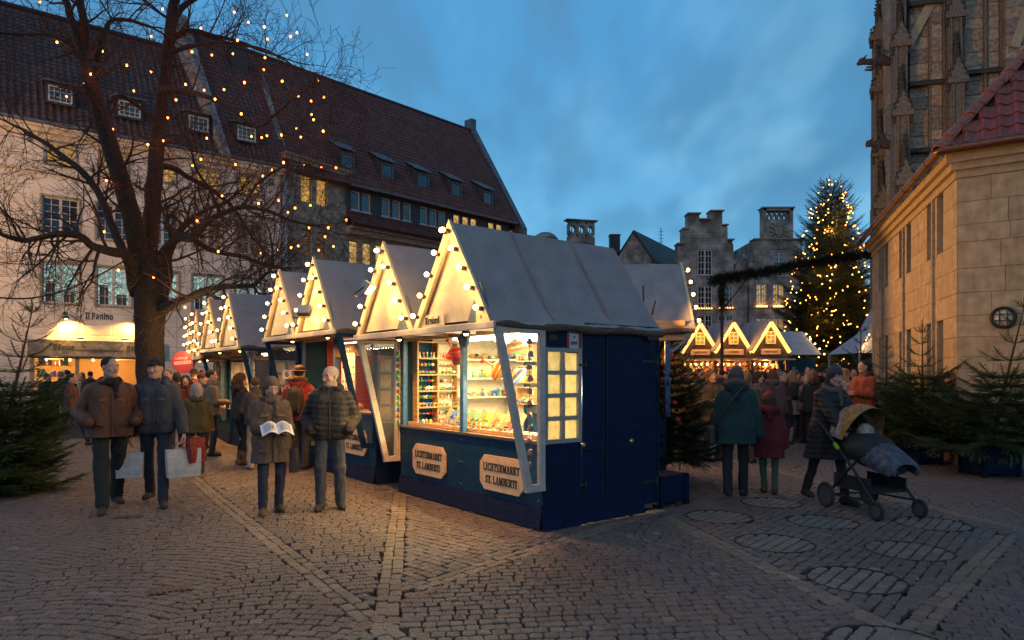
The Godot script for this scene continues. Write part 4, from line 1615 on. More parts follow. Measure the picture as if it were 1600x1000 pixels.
	# slanting weathered copings on the stepped edge
	for q in [[0.9, 0.3, 15.4, 17.4], [4.75, 0.65, 14.9, 17.8]]:
		b = B.new()
		b.beam(Vector3(q[0] - 0.55, q[2], q[1]), Vector3(q[0] + 0.45, q[3], q[1] - 0.1), 0.35, 0.16, Vector3(0, 0, 1))
		put("coping", b, M["cornice_stone"], h)
	# tracery window high on the right
	b = B.new()
	for k in 4:
		b.box(Vector3(7.9 + 0.42 * k, 16.0, 0.18), Vector3(0.1, 9.0, 0.25))
	for k in 10:
		var a := PI * k / 9.0
		b.box(Vector3(8.5 + cos(a) * 0.75, 12.6 + sin(a) * 0.9, 0.2), Vector3(0.14, 0.16, 0.2))
	put("tracery", b, M["tower_trim"], h)
	for q in [[-0.55, 15.1, 1.35], [-0.6, 11.5, 0.95]]:
		gargoyle(h, Vector3(q[0] + 0.4, q[1], 0.1), q[2])


func tower_tone(k: int) -> StandardMaterial3D:
	var c: Color = [Color(0.46, 0.34, 0.235), Color(0.39, 0.29, 0.205), Color(0.50, 0.375, 0.255), Color(0.31, 0.235, 0.18), Color(0.44, 0.35, 0.26), Color(0.47, 0.30, 0.195)][k]
	return mt("tower_tone_%d" % k, c.r, c.g, c.b, 0.9, tex_grain, 0.4, tex_bump, 0.8)


func pinnacle(parent: Node3D, at: Vector3, r: float, hh: float) -> void:
	var b := B.new()
	b.lathe(PackedVector2Array([Vector2(r, 0), Vector2(r, hh * 0.35), Vector2(r * 1.4, hh * 0.36), Vector2(r * 1.0, hh * 0.42), Vector2(r * 0.25, hh * 0.88), Vector2(r * 0.7, hh * 0.91), Vector2(r * 0.6, hh * 0.97), Vector2(0.001, hh)]), 6, Transform3D(Basis(), at))
	for k in 4:
		for s in 4:
			var a := TAU * s / 4.0
			var f := 0.45 + 0.11 * k
			var rr := lerpf(r, r * 0.25, (f - 0.42) / 0.46) + 0.03
			b.ball(at + Vector3(cos(a) * rr, hh * f, sin(a) * rr), Vector3.ONE * r * 0.35, 5, 3)
	put("pinnacle", b, M["tower_dark"], parent)


func gargoyle(parent: Node3D, at: Vector3, l: float) -> void:   # a crouching beast that leans out from the wall
	var b := B.new()
	b.tube(PackedVector3Array([at + Vector3(0.5, -0.1, 0), at + Vector3(0, 0, 0), at + Vector3(-l * 0.5, 0.06, 0), at + Vector3(-l * 0.8, 0.1, 0), at + Vector3(-l, 0.04, 0)]), PackedFloat32Array([0.16, 0.19, 0.15, 0.12, 0.07]), 8)
	b.ball(at + Vector3(-l * 0.85, 0.16, 0), Vector3(0.16, 0.13, 0.12), 8, 6)
	for s in [-1.0, 1.0]:
		b.tube(PackedVector3Array([at + Vector3(-l * 0.8, 0.24, 0.07 * s), at + Vector3(-l * 0.72, 0.36, 0.12 * s)]), PackedFloat32Array([0.05, 0.012]), 5)
		b.tube(PackedVector3Array([at + Vector3(-l * 0.45, 0.0, 0.13 * s), at + Vector3(-l * 0.55, -0.22, 0.15 * s), at + Vector3(-l * 0.75, -0.2, 0.13 * s)]), PackedFloat32Array([0.08, 0.06, 0.04]), 6)
		b.tube(PackedVector3Array([at + Vector3(-l * 0.3, 0.12, 0.1 * s), at + Vector3(-l * 0.25, 0.42, 0.2 * s), at + Vector3(-l * 0.05, 0.3, 0.24 * s)]), PackedFloat32Array([0.06, 0.05, 0.02]), 6)
	put("gargoyle", b, M["tower_dark"], parent)


# ---------------------------------------------------------------- market stalls
# A stall's own axes: x runs along its front, z looks out of the front, its base is in the middle of the floor.

func gable_bulb(parent: Node3D, at: Vector3, lean: Vector3, e: float, shine := true) -> void:
	var s := put("bulb_socket", mesh_socket, M["black_metal"], parent)
	var y := (Vector3(0, 0.0, 1.0) + lean).normalized()
	var x := y.cross(Vector3(0.3, 1, 0.2)).normalized()
	s.transform = Transform3D(Basis(x, y, x.cross(y)), at + y * 0.05)
	var o := put("bulb", mesh_bulb, M["bulb_warm"], s)
	o.position = Vector3(0, 0.027, 0)
	if shine:
		lamp(at + y * 0.077, Color(1.0, 0.77, 0.46), e * 0.92, 0.028, parent)


func stall_roof(o: Node3D, lift: float, back: float, front: float, n := 2, bulbs := 5, e := 0.1, rise := 1.07) -> void:
	var base := 2.13 + lift
	var hw := 0.75
	for k in n:
		var cx := -0.75 * (n - 1) + 1.5 * k
		var b := B.new()
		# the canvas: two slopes that sag a little between the ridge and the eaves, with a thickness
		for s in [-1.0, 1.0]:
			var rings := []
			for i in 13:
				var f := i / 12.0
				var z := lerpf(back, front, f)
				var ring := []
				for j in 7:
					var t := j / 6.0
					var sag := -0.018 * sin(PI * t) * sin(PI * f) + 0.006 * sin(f * 31.0 + t * 9.0) * t + 0.004 * sin(f * 17.0 - t * 23.0)
					var outw := 0.03 * smoothstep(0.85, 1.0, t)
					ring.push_back(Vector3(cx + s * (hw * t + outw + sag * 0.8), base + rise * (1.0 - t) + sag * 0.55 - 0.02 * t, z))
				rings.push_back(ring)
			if s < 0:
				for r in rings: r.reverse()
			b.ring_mesh(rings, false)
		var roof := put("canvas_roof", b, M["canvas"], o)
		for q in 2:   # welded seams across the canvas, and a lacing rope along the eave
			b = B.new()
			for s in [-1.0, 1.0]:
				var z := lerpf(back, front, 0.31 + 0.36 * q)
				b.beam(Vector3(cx + s * 0.01, base + rise + 0.004, z), Vector3(cx + s * (hw * 0.97), base + rise * 0.03 + 0.004, z), 0.03, 0.012, Vector3(0, 0, 1))
			put("seam", b, M["canvas"], roof)
		b = B.new()   # the under side
		for s in [-1.0, 1.0]:
			var a := Vector3(cx, base + rise - 0.085, 0)
			var d := Vector3(cx + s * (hw - 0.045), base - 0.015, 0)
			var q := [a + Vector3(0, 0, back + 0.01), d + Vector3(0, 0, back + 0.01), d + Vector3(0, 0, front - 0.01), a + Vector3(0, 0, front - 0.01)]
			b.face(q, Vector3(-s, -0.7, 0))
		put("lining", b, M["cream_cloth"], roof)
		b = B.new()   # rolled hems along the outer eaves
		for s in [-1.0, 1.0]:
			if (k == 0 and s < 0) or (k == n - 1 and s > 0):
				var pts := PackedVector3Array()
				var rad := PackedFloat32Array()
				for i in 15:
					pts.push_back(Vector3(cx + s * (hw + 0.03), base - 0.055 - 0.012 * sin(i * 1.3), lerpf(back, front - 0.02, i / 14.0)))
					rad.push_back(0.04 + 0.008 * sin(i * 2.1))
				b.tube(pts, rad, 7)
		if b.v.size(): put("hem", b, M["canvas_edge"], roof)
		# back gable
		b = B.new()
		b.prism(PackedVector2Array([Vector2(cx - hw + 0.02, base), Vector2(cx + hw - 0.02, base), Vector2(cx, base + rise - 0.04)]), back + 0.02, back + 0.05)
		put("back_gable", b, M["canvas"], o)
		# front gable: cream boards, and the barge boards with their bulbs
		b = B.new()
		b.prism(PackedVector2Array([Vector2(cx - hw + 0.14, base + 0.02), Vector2(cx + hw - 0.14, base + 0.02), Vector2(cx, base + rise - 0.12)]), front - 0.075, front - 0.06)
		put("gable_panel", b, M["cream_cloth"], o)
		b = B.new()
		for s in [-1.0, 1.0]:
			var a := Vector2(cx, base + rise + 0.03)
			var d := Vector2(cx + s * (hw + 0.01), base - 0.03)
			var w := Vector2(s * 0.1, 0.0)
			var pts := PackedVector2Array([a, d, d - w, Vector2(cx, base + rise - 0.17)])
			b.prism(pts, front - 0.03 + (0.003 if s > 0 else 0.0), front + 0.005 + (0.003 if s > 0 else 0.0))
		var barge := put("barge_board", b, M["cream_paint"], o)
		for s in [-1.0, 1.0]:
			for i in bulbs:
				var t := (i + 0.35) / bulbs
				var p := Vector3(cx + s * (hw * t - 0.02), base + rise * (1.0 - t) - 0.03, front + 0.01)
				gable_bulb(barge, p, Vector3(s * -0.25, 0.15, 0), e)
		b = B.new()   # a grey-blue board in the lower corner
		b.prism(PackedVector2Array([Vector2(cx + hw - 0.46, base + 0.0), Vector2(cx + hw - 0.03, base + 0.0), Vector2(cx + hw - 0.23, base + 0.40)]), front - 0.05, front - 0.035)
		put("corner_board", b, mt("board_grey_blue", 0.10, 0.15, 0.2, 0.5, tex_grain, 1.0), o)


func wing_frame(o: Node3D, x: float, lift: float, m: Material, top_out := 0.58, low_out := 0.2, pane := true) -> void:
	var y0 := 0.42 + lift
	var y1 := 2.08 + lift
	var z := 0.905
	var b := B.new()
	var sx := Vector3(x, 0, 0)
	b.beam(sx + Vector3(0, y0, z + 0.035), sx + Vector3(0, y1, z + 0.035), 0.05, 0.07, Vector3(0, 0, 1))
	b.beam(sx + Vector3(0, y0 + 0.03, z + low_out), sx + Vector3(0, y1 - 0.03, z + top_out), 0.05, 0.075, Vector3(0, 0, 1))
	b.beam(sx + Vector3(0.003, y0 + 0.035, z), sx + Vector3(0.003, y0 + 0.035, z + low_out + 0.04), 0.05, 0.07)
	b.beam(sx + Vector3(0.003, y1 - 0.035, z), sx + Vector3(0.003, y1 - 0.035, z + top_out + 0.04), 0.05, 0.07)
	var f := put("wing_frame", b, m, o)
	if pane:
		b = B.new()
		b.quad(sx + Vector3(0, y0 + 0.06, z + low_out), sx + Vector3(0, y0 + 0.06, z + 0.05), sx + Vector3(0, y1 - 0.06, z + 0.05), sx + Vector3(0, y1 - 0.06, z + top_out))
		put("pane", b, M["pane_clear"], f)


func plaque(o: Node3D, x: float, y: float) -> void:
	var w := 0.40
	var hh := 0.195
	var c := 0.085
	var b := B.new()
	b.prism(PackedVector2Array([Vector2(x - w + c, y - hh), Vector2(x + w - c, y - hh), Vector2(x + w, y - hh + c), Vector2(x + w, y + hh - c), Vector2(x + w - c, y + hh), Vector2(x - w + c, y + hh), Vector2(x - w, y + hh - c), Vector2(x - w, y - hh + c)]), 0.905, 0.93)
	var p := put("name_board", b, M["sign_cream"], o)
	words("LICHTERMARKT", 0.088, M["black_ink"], p, Vector3(x, y + 0.066, 0.9325), Basis(), 0.66)
	words("ST. LAMBERTI", 0.088, M["black_ink"], p, Vector3(x, y - 0.076, 0.9325), Basis(), 0.66)
	b = B.new()
	for s in [-1.0, 1.0]:
		b.lathe(PackedVector2Array([Vector2(0.008, 0.0), Vector2(0.006, 0.004), Vector2(0.0005, 0.005)]), 6, Transform3D(Basis(Vector3.RIGHT, PI / 2), Vector3(x + s * (w - 0.035), y, 0.93)))
	put("screws", b, M["grey_metal"], p)


func stall(at: Vector3, yaw: float, lift: float, label: String, opt: Dictionary) -> Node3D:
	var o := thing("market_stall", at, yaw, label, "market stall", "blue market stalls with twin bulb-lit gables")
	var navy: Material = M["navy"]
	var post: Material = M["blue_paint"] if opt.get("pale_posts", true) else M["navy"]
	var H := 2.13 + lift
	var b := B.new()
	b.box(Vector3(0, 0.06, 0), Vector3(2.9, 0.06, 1.7))
	put("floor", b, M["wood_brown"], o)
	# front: two boarded panels with a seam, and a tarpaulin skirt
	for s in [-1.0, 1.0]:
		b = B.new()
		b.cbox(Vector3(s * 0.75, 0.46 + lift / 2, 0.885), Vector3(1.494, 0.86 + lift, 0.03), 0.004)
		put("front_panel", b, navy, o)
	b = B.new()
	var rings := []
	for j in 4:
		var ring := []
		for i in 31:
			var x := lerpf(-1.505, 1.505, i / 30.0)
			ring.push_back(Vector3(x, [0.015, 0.1, 0.2, 0.235][j], 0.908 + [0.035, 0.018, 0.006, 0.0][j] + 0.008 * sin(i * 1.7 + j) * (3 - j) / 3.0))
		ring.reverse()
		rings.push_back(ring)
	b.ring_mesh(rings, false)
	put("skirt", b, M["tarp_navy"], o)
	b = B.new()
	for x in [-1.44, -0.02, 0.02, 1.44]:
		for y in [0.3, 0.56, 0.82]:
			b.lathe(PackedVector2Array([Vector2(0.009, 0), Vector2(0.006, 0.006), Vector2(0.0005, 0.007)]), 6, Transform3D(Basis(Vector3.RIGHT, PI / 2), Vector3(x, y + lift, 0.9)))
	put("bolts", b, M["grey_metal"], o)
	if opt.get("plaques", true):
		plaque(o, -0.72, 0.50 + lift * 0.6)
		plaque(o, 0.83, 0.50 + lift * 0.6)
	b = B.new()
	b.cbox(Vector3(0, 0.895 + lift, 0.70), Vector3(2.92, 0.03, 0.46), 0.006)
	put("counter", b, M["wood_pine"], o)
	b = B.new()
	b.box(Vector3(0, 0.905 + lift, 0.925), Vector3(3.0, 0.022, 0.03))
	put("sill_rail", b, M["grey_metal"], o)
	# posts
	for x in [-1.465, 0.0, 1.465]:
		b = B.new()
		var w := 0.07 if x != 0.0 else 0.075
		b.cbox(Vector3(x, (0.88 + H) / 2 + lift / 2, 0.865), Vector3(w, H - 0.88 - lift, 0.07), 0.006)
		if x == 0.0:
			b.prism(PackedVector2Array([Vector2(-0.037, H - 0.22), Vector2(-0.16, H - 0.02), Vector2(0.16, H - 0.02), Vector2(0.037, H - 0.22)]), 0.845, 0.885)
		put("post", b, post, o)
	b = B.new()
	b.box(Vector3(0, H - 0.03, 0.86), Vector3(3.0, 0.1, 0.06))
	put("head_beam", b, M["cream_paint"], o)
	# left side, back and ceiling
	var inner: Material = opt.get("inner", M["shelf_white"])
	b = B.new()
	b.box(Vector3(0, (0.06 + H) / 2, -0.885), Vector3(3.0, H - 0.06, 0.03))
	put("back_wall", b, navy, o)
	b = B.new()
	b.box(Vector3(0, (0.1 + H) / 2, -0.855), Vector3(2.92, H - 0.12, 0.02))
	b.box(Vector3(-1.445, (0.1 + H) / 2, -0.2), Vector3(0.02, H - 0.12, 1.26))
	put("inner_lining", b, inner, o)
	b = B.new()
	b.box(Vector3(0, H - 0.02, -0.02), Vector3(2.9, 0.02, 1.68))
	put("ceiling", b, inner, o)
	b = B.new()
	if opt.get("glass_side", false):
		b.box(Vector3(-1.485, (0.06 + 0.9 + lift) / 2, 0.0), Vector3(0.03, 0.84 + lift, 1.76))
		b.box(Vector3(-1.485, (0.06 + H) / 2, -0.45), Vector3(0.028, H - 0.08, 0.86))
	else:
		b.box(Vector3(-1.485, (0.06 + H) / 2, 0.0), Vector3(0.03, H - 0.06, 1.76))
	put("side_wall", b, navy, o)
	# right side: the window bay, then the door
	var X := 1.485
	b = B.new()
	b.box(Vector3(X, (0.06 + 0.905) / 2, 0.62), Vector3(0.03, 0.845, 0.53))
	b.box(Vector3(X, (1.855 + H) / 2, 0.62), Vector3(0.03, H - 1.855, 0.53))
	b.box(Vector3(X, 1.38, 0.873), Vector3(0.03, 0.95, 0.026))
	b.box(Vector3(X, 1.38, 0.372), Vector3(0.03, 0.95, 0.034))
	var sw := put("side_wall", b, M["navy_dull"], o)
	b = B.new()   # window bars
	var wz0 := 0.39
	var wz1 := 0.86
	var wy0 := 0.905
	var wy1 := 1.855
	for k in 3:
		b.box(Vector3(X + 0.008, (wy0 + wy1) / 2, lerpf(wz0, wz1, k / 2.0)), Vector3(0.05, wy1 - wy0 + 0.05, 0.042))
	for k in 5:
		b.box(Vector3(X + 0.010, lerpf(wy0, wy1, k / 4.0), (wz0 + wz1) / 2), Vector3(0.05, 0.042, wz1 - wz0 + 0.04))
	var wf := put("window", b, mt("bars_grey", 0.30, 0.29, 0.27, 0.5), sw)
	for k in 8:
		var p := B.new()
		var c := k % 2
		var r := k / 2
		p.cbox(Vector3(X - 0.006, lerpf(wy0, wy1, (r + 0.5) / 4.0), lerpf(wz0, wz1, (c + 0.5) / 2.0)), Vector3(0.006, 0.2, 0.2), 0.001)
		put("pane", p, M["pane_frosted"], wf if false else sw)
	b = B.new()
	b.cbox(Vector3(X + 0.004, 1.09, -0.26), Vector3(0.03, 1.98, 1.2), 0.004)
	var door := put("door", b, M["navy_dull"], o)
	b = B.new()
	b.box(Vector3(X + 0.0, 2.12, -0.3), Vector3(0.028, 0.07, 1.2))
	b.box(Vector3(X, 1.09, -0.878), Vector3(0.03, 2.0, 0.02))
	put("door_case", b, M["navy_dull"], sw)
	b = B.new()
	b.box(Vector3(X + 0.027, 1.09, -0.02), Vector3(0.012, 1.94, 0.008))
	b.box(Vector3(X + 0.022, 0.8, -0.25), Vector3(0.006, 0.006, 1.15))
	put("seam", b, M["black_metal"], door)
	for q in [[0.84, 0.33], [0.84, -0.42]]:
		b = B.new()
		b.lathe(PackedVector2Array([Vector2(0.032, 0), Vector2(0.032, 0.012), Vector2(0.018, 0.016), Vector2(0.018, 0.026), Vector2(0.001, 0.028)]), 12, Transform3D(Basis(Vector3.BACK, -PI / 2), Vector3(X + 0.02, q[0], q[1])))
		put("lock", b, M["brass"], door)
	for y in [0.35, 1.75]:
		b = B.new()
		b.box(Vector3(X + 0.022, y, -0.72), Vector3(0.012, 0.035, 0.26))
		b.rod(Vector3(X + 0.026, y - 0.05, -0.855), Vector3(X + 0.026, y + 0.05, -0.855), 0.014)
		put("hinge", b, M["black_metal"], door)
	b = B.new()
	for y in [0.42, 1.7]:
		b.box(Vector3(X + 0.03, y, 0.35), Vector3(0.02, 0.025, 0.12))
		b.rod(Vector3(X + 0.035, y - 0.05, 0.31), Vector3(X + 0.035, y + 0.05, 0.31), 0.012)
	put("bolt_latch", b, M["black_metal"], door)
	b = B.new()
	for y0 in [0.0]:
		var r2 := []
		for j in 4:
			var ring := []
			for i in 25:
				var z := lerpf(0.93, -0.62, i / 24.0)
				ring.push_back(Vector3(1.508 + [0.045, 0.02, 0.006, 0.0][j] + 0.012 * sin(i * 2.3 + j * 1.1) * (3 - j) / 3.0, [0.012, 0.1, 0.22, 0.26][j] + (0.03 * sin(i * 0.9) if j == 3 else 0.0), z))
			ring.reverse()
			r2.push_back(ring)
		b.ring_mesh(r2, false)
	put("skirt", b, M["tarp_navy"], o)
	# roof, awning flap
	stall_roof(o, lift, -0.92, 1.55, 2, opt.get("bulbs", 5), opt.get("e", 0.1))
	b = B.new()
	var fy := 2.085 + lift
	b.box(Vector3(0, fy + 0.02, 1.22), Vector3(3.1, 0.018, 0.62))
	for k in 6:
		b.box(Vector3(-1.5 + 0.6 * k, fy - 0.005, 1.22), Vector3(0.05, 0.03, 0.62))
	put("awning_flap", b, M["white_wood"], o)
	b = B.new()
	b.cbox(Vector3(0, fy - 0.005, 1.55), Vector3(3.14, 0.07, 0.03), 0.005)
	put("awning_edge", b, M["white_wood"], o)
	for x in [-0.8, 0.7]:
		b = B.new()
		b.lathe(PackedVector2Array([Vector2(0.05, fy - 0.05), Vector2(0.045, fy - 0.02), Vector2(0.02, fy + 0.012), Vector2(0.001, fy + 0.012)]), 10, Transform3D(Basis(), Vector3(x, 0, 1.3)))
		var al := put("awning_lamp", b, M["black_metal"], o)  # lamps under the flap, placed to light the ground in front
		b = B.new()
		b.ball(Vector3(x, fy - 0.04, 1.3), Vector3.ONE * 0.03, 8, 5)
		put("bulb", b, M["bulb_warm"], al)
		spot(Vector3(x, fy - 0.075, 1.3), Vector3(x * 0.1, -1.0, 0.35), Color(1.0, 0.69, 0.34), opt.get("down", 2.4), 68.0, o)
	if opt.has("wings"):
		wing_frame(o, 1.53, lift, opt.wings)
		wing_frame(o, -1.53, lift, opt.wings)
	return o


func lit_tube(o: Node3D, y: float, z: float, e: float, c := Color(1.0, 0.89, 0.64)) -> void:
	var b := B.new()
	b.rod(Vector3(-0.9, y, z), Vector3(0.9, y, z), 0.016, 8)
	b.box(Vector3(0, y + 0.03, z), Vector3(2.0, 0.03, 0.06))
	put("tube_lamp", b, M["tube_white"], o)
	var l := AreaLight3D.new()
	l.name = "tube_light"
	o.add_child(l, true)
	l.area_size = Vector2(1.8, 0.06)
	l.position = Vector3(0, y - 0.03, z)
	l.rotation.x = -PI / 2
	l.light_color = c
	l.light_energy = e
	l.shadow_enabled = true


func floodlight(at: Vector3, to: Vector3, label: String, e: float, angle := 50.0, size := 1.0, hue := Color(1.0, 0.72, 0.36)) -> void:
	var o := thing("floodlight", at, 0.0, label, "lamp")
	var d := (to - at).normalized()
	var bs := Basis.looking_at(-d, Vector3.UP) if absf(d.y) < 0.97 else Basis(Vector3.RIGHT, PI / 2)
	var b := B.new()   # its own z looks where it shines
	b.prism(PackedVector2Array([Vector2(-0.09, -0.07), Vector2(0.09, -0.07), Vector2(0.09, 0.07), Vector2(-0.09, 0.07)]), -0.1, 0.0, Transform3D(bs * Basis.from_scale(Vector3.ONE * size), Vector3.ZERO))
	put("housing", b, M["grey_metal"], o)
	b = B.new()
	b.box(Vector3(0, 0, 0.006), Vector3(0.16, 0.12, 0.008), Transform3D(bs * Basis.from_scale(Vector3.ONE * size), Vector3.ZERO))
	put("lens", b, M["bulb_warm"], o)
	b = B.new()
	b.tube(PackedVector3Array([bs * Vector3(-0.1, 0, -0.05), bs * Vector3(-0.11, -0.16, -0.1), bs * Vector3(0.11, -0.16, -0.1), bs * Vector3(0.1, 0, -0.05)]), PackedFloat32Array([0.008]), 5)
	put("bracket", b, M["black_metal"], o)
	spot(bs * Vector3(0, 0, 0.02) * size, to - at, hue, e, angle, o)


func toy_mesh(kind: int, c: Color, c2: Color) -> B:
	var b := B.new()
	b.col = c
	match kind:
		0:   # spinning top
			b.lathe(PackedVector2Array([Vector2(0.002, 0), Vector2(0.012, 0.01), Vector2(0.03, 0.03), Vector2(0.028, 0.04), Vector2(0.006, 0.048)]), 10)
			b.col = c2
			b.lathe(PackedVector2Array([Vector2(0.006, 0.048), Vector2(0.005, 0.075), Vector2(0.009, 0.08), Vector2(0.001, 0.086)]), 7)
		1:   # peg doll
			b.lathe(PackedVector2Array([Vector2(0.02, 0), Vector2(0.021, 0.01), Vector2(0.012, 0.045), Vector2(0.011, 0.05)]), 9)
			b.col = Color(0.65, 0.42, 0.25)
			b.ball(Vector3(0, 0.062, 0), Vector3.ONE * 0.015, 8, 5)
			b.col = c2
			b.ball(Vector3(0, 0.07, -0.002), Vector3(0.0145, 0.011, 0.0145), 8, 4)
		2:   # little car
			b.cbox(Vector3(0, 0.02, 0), Vector3(0.07, 0.02, 0.03), 0.004)
			b.col = c2
			b.cbox(Vector3(-0.004, 0.036, 0), Vector3(0.034, 0.016, 0.026), 0.004)
			b.col = Color(0.02, 0.02, 0.02)
			for k in 4:
				b.lathe(PackedVector2Array([Vector2(0.001, -0.003), Vector2(0.010, -0.003), Vector2(0.010, 0.003), Vector2(0.001, 0.003)]), 8, Transform3D(Basis(Vector3.RIGHT, PI / 2), Vector3(-0.022 + 0.044 * (k % 2), 0.011, -0.017 + 0.034 * (k / 2))))
		3:   # toadstool
			b.lathe(PackedVector2Array([Vector2(0.012, 0), Vector2(0.010, 0.03), Vector2(0.009, 0.035)]), 8)
			b.col = c2
			b.lathe(PackedVector2Array([Vector2(0.03, 0.033), Vector2(0.029, 0.042), Vector2(0.018, 0.056), Vector2(0.001, 0.06)]), 10)
		4:   # ball ornament
			b.ball(Vector3(0, 0.026, 0), Vector3.ONE * 0.026, 10, 7)
			b.col = c2
			b.lathe(PackedVector2Array([Vector2(0.006, 0.05), Vector2(0.006, 0.058), Vector2(0.001, 0.059)]), 6)
		5:   # four-legged animal
			b.ball(Vector3(0, 0.036, 0), Vector3(0.034, 0.016, 0.013), 8, 6)
			b.ball(Vector3(0.034, 0.054, 0), Vector3(0.015, 0.011, 0.01), 7, 5)
			b.rod(Vector3(0.024, 0.04, 0), Vector3(0.033, 0.054, 0), 0.008, 6)
			for k in 4:
				b.rod(Vector3(-0.02 + 0.04 * (k % 2), 0.032, -0.008 + 0.016 * (k / 2)), Vector3(-0.022 + 0.044 * (k % 2), 0.0, -0.009 + 0.018 * (k / 2)), 0.005, 5)
			b.col = c2
			b.rod(Vector3(-0.033, 0.042, 0), Vector3(-0.045, 0.03, 0), 0.004, 5)
		6:   # whistle bird
			b.ball(Vector3(0, 0.02, 0), Vector3(0.026, 0.018, 0.016), 8, 6)
			b.ball(Vector3(0.02, 0.038, 0), Vector3.ONE * 0.012, 7, 5)
			b.col = c2
			b.tube(PackedVector3Array([Vector3(0.03, 0.038, 0), Vector3(0.042, 0.036, 0)]), PackedFloat32Array([0.005, 0.001]), 5)
			b.tube(PackedVector3Array([Vector3(-0.02, 0.024, 0), Vector3(-0.05, 0.036, 0)]), PackedFloat32Array([0.01, 0.004]), 5)
	return b


const TOY_WORD := ["spinning top", "peg doll", "toy car", "toadstool", "ball ornament", "carved animal", "whistle bird"]


func toy(kind: int, at: Vector3, turn: float, size: float, where: String) -> void:
	var hues := [[Color(0.5, 0.03, 0.03), "red"], [Color(0.6, 0.42, 0.04), "yellow"], [Color(0.03, 0.12, 0.42), "blue"], [Color(0.05, 0.3, 0.06), "green"], [Color(0.03, 0.03, 0.035), "black"], [Color(0.42, 0.22, 0.08), "natural wood"], [Color(0.65, 0.6, 0.52), "white"], [Color(0.6, 0.2, 0.03), "orange"]]
	var i := 0
	var j := 0
	for tries in 60:   # no two alike in one place
		i = rng.randi() % 8
		j = (i + 1 + rng.randi() % 6) % 8
		if not told.has("%s%d%d%d" % [where, kind, mini(i, j), maxi(i, j)]): break
	told["%s%d%d%d" % [where, kind, mini(i, j), maxi(i, j)]] = true
	var key := "%d_%d_%d" % [kind, i, j]
	if not toys.has(key):
		toys[key] = toy_mesh(kind, hues[i][0], hues[j][0]).mesh()
	var o := put(["spinning_top", "peg_doll", "toy_car", "toadstool", "ball_ornament", "carved_animal", "whistle_bird"][kind], toys[key], M["toy"])
	o.transform = Transform3D(Basis(Vector3.UP, turn).scaled(Vector3.ONE * size), at)
	tag(o, "%s %s with %s details %s" % [hues[i][1], TOY_WORD[kind], hues[j][1], where], TOY_WORD[kind].split(" ")[-1] if kind != 0 else "top", "toys " + where)


var toys := {}
var told := {}


func tin_top(at: Vector3, turn: Basis, s: float, hue: Array, label: String) -> void:   # a fat humming top that hangs from the ceiling
	var o := thing("humming_top", at, 0.0, label, "top", "large humming tops hanging under the stall ceiling")
	var T := Transform3D(turn.scaled(Vector3.ONE * s), Vector3.ZERO)
	var b := B.new()
	var prof := [Vector2(0.004, -0.12), Vector2(0.03, -0.1), Vector2(0.1, -0.06), Vector2(0.15, -0.015), Vector2(0.155, 0.0), Vector2(0.15, 0.015), Vector2(0.11, 0.055), Vector2(0.05, 0.085), Vector2(0.012, 0.1)]
	for k in 8:
		b.col = hue[k % hue.size()]
		b.lathe(PackedVector2Array([prof[k], prof[k + 1]]), 18, T)
	put("body", b, M["toy"], o)
	b = B.new()
	b.col = hue[-1]
	b.lathe(PackedVector2Array([Vector2(0.008, 0.1), Vector2(0.008, 0.2), Vector2(0.03, 0.21), Vector2(0.03, 0.24), Vector2(0.001, 0.25)]), 8, T)
	put("handle", b, M["red_paint"], o)
	b = B.new()
	b.rod(T * Vector3(0, 0.24, 0), Vector3(0, 0.3, 0), 0.002, 4)
	put("string", b, M["black_ink"], o)


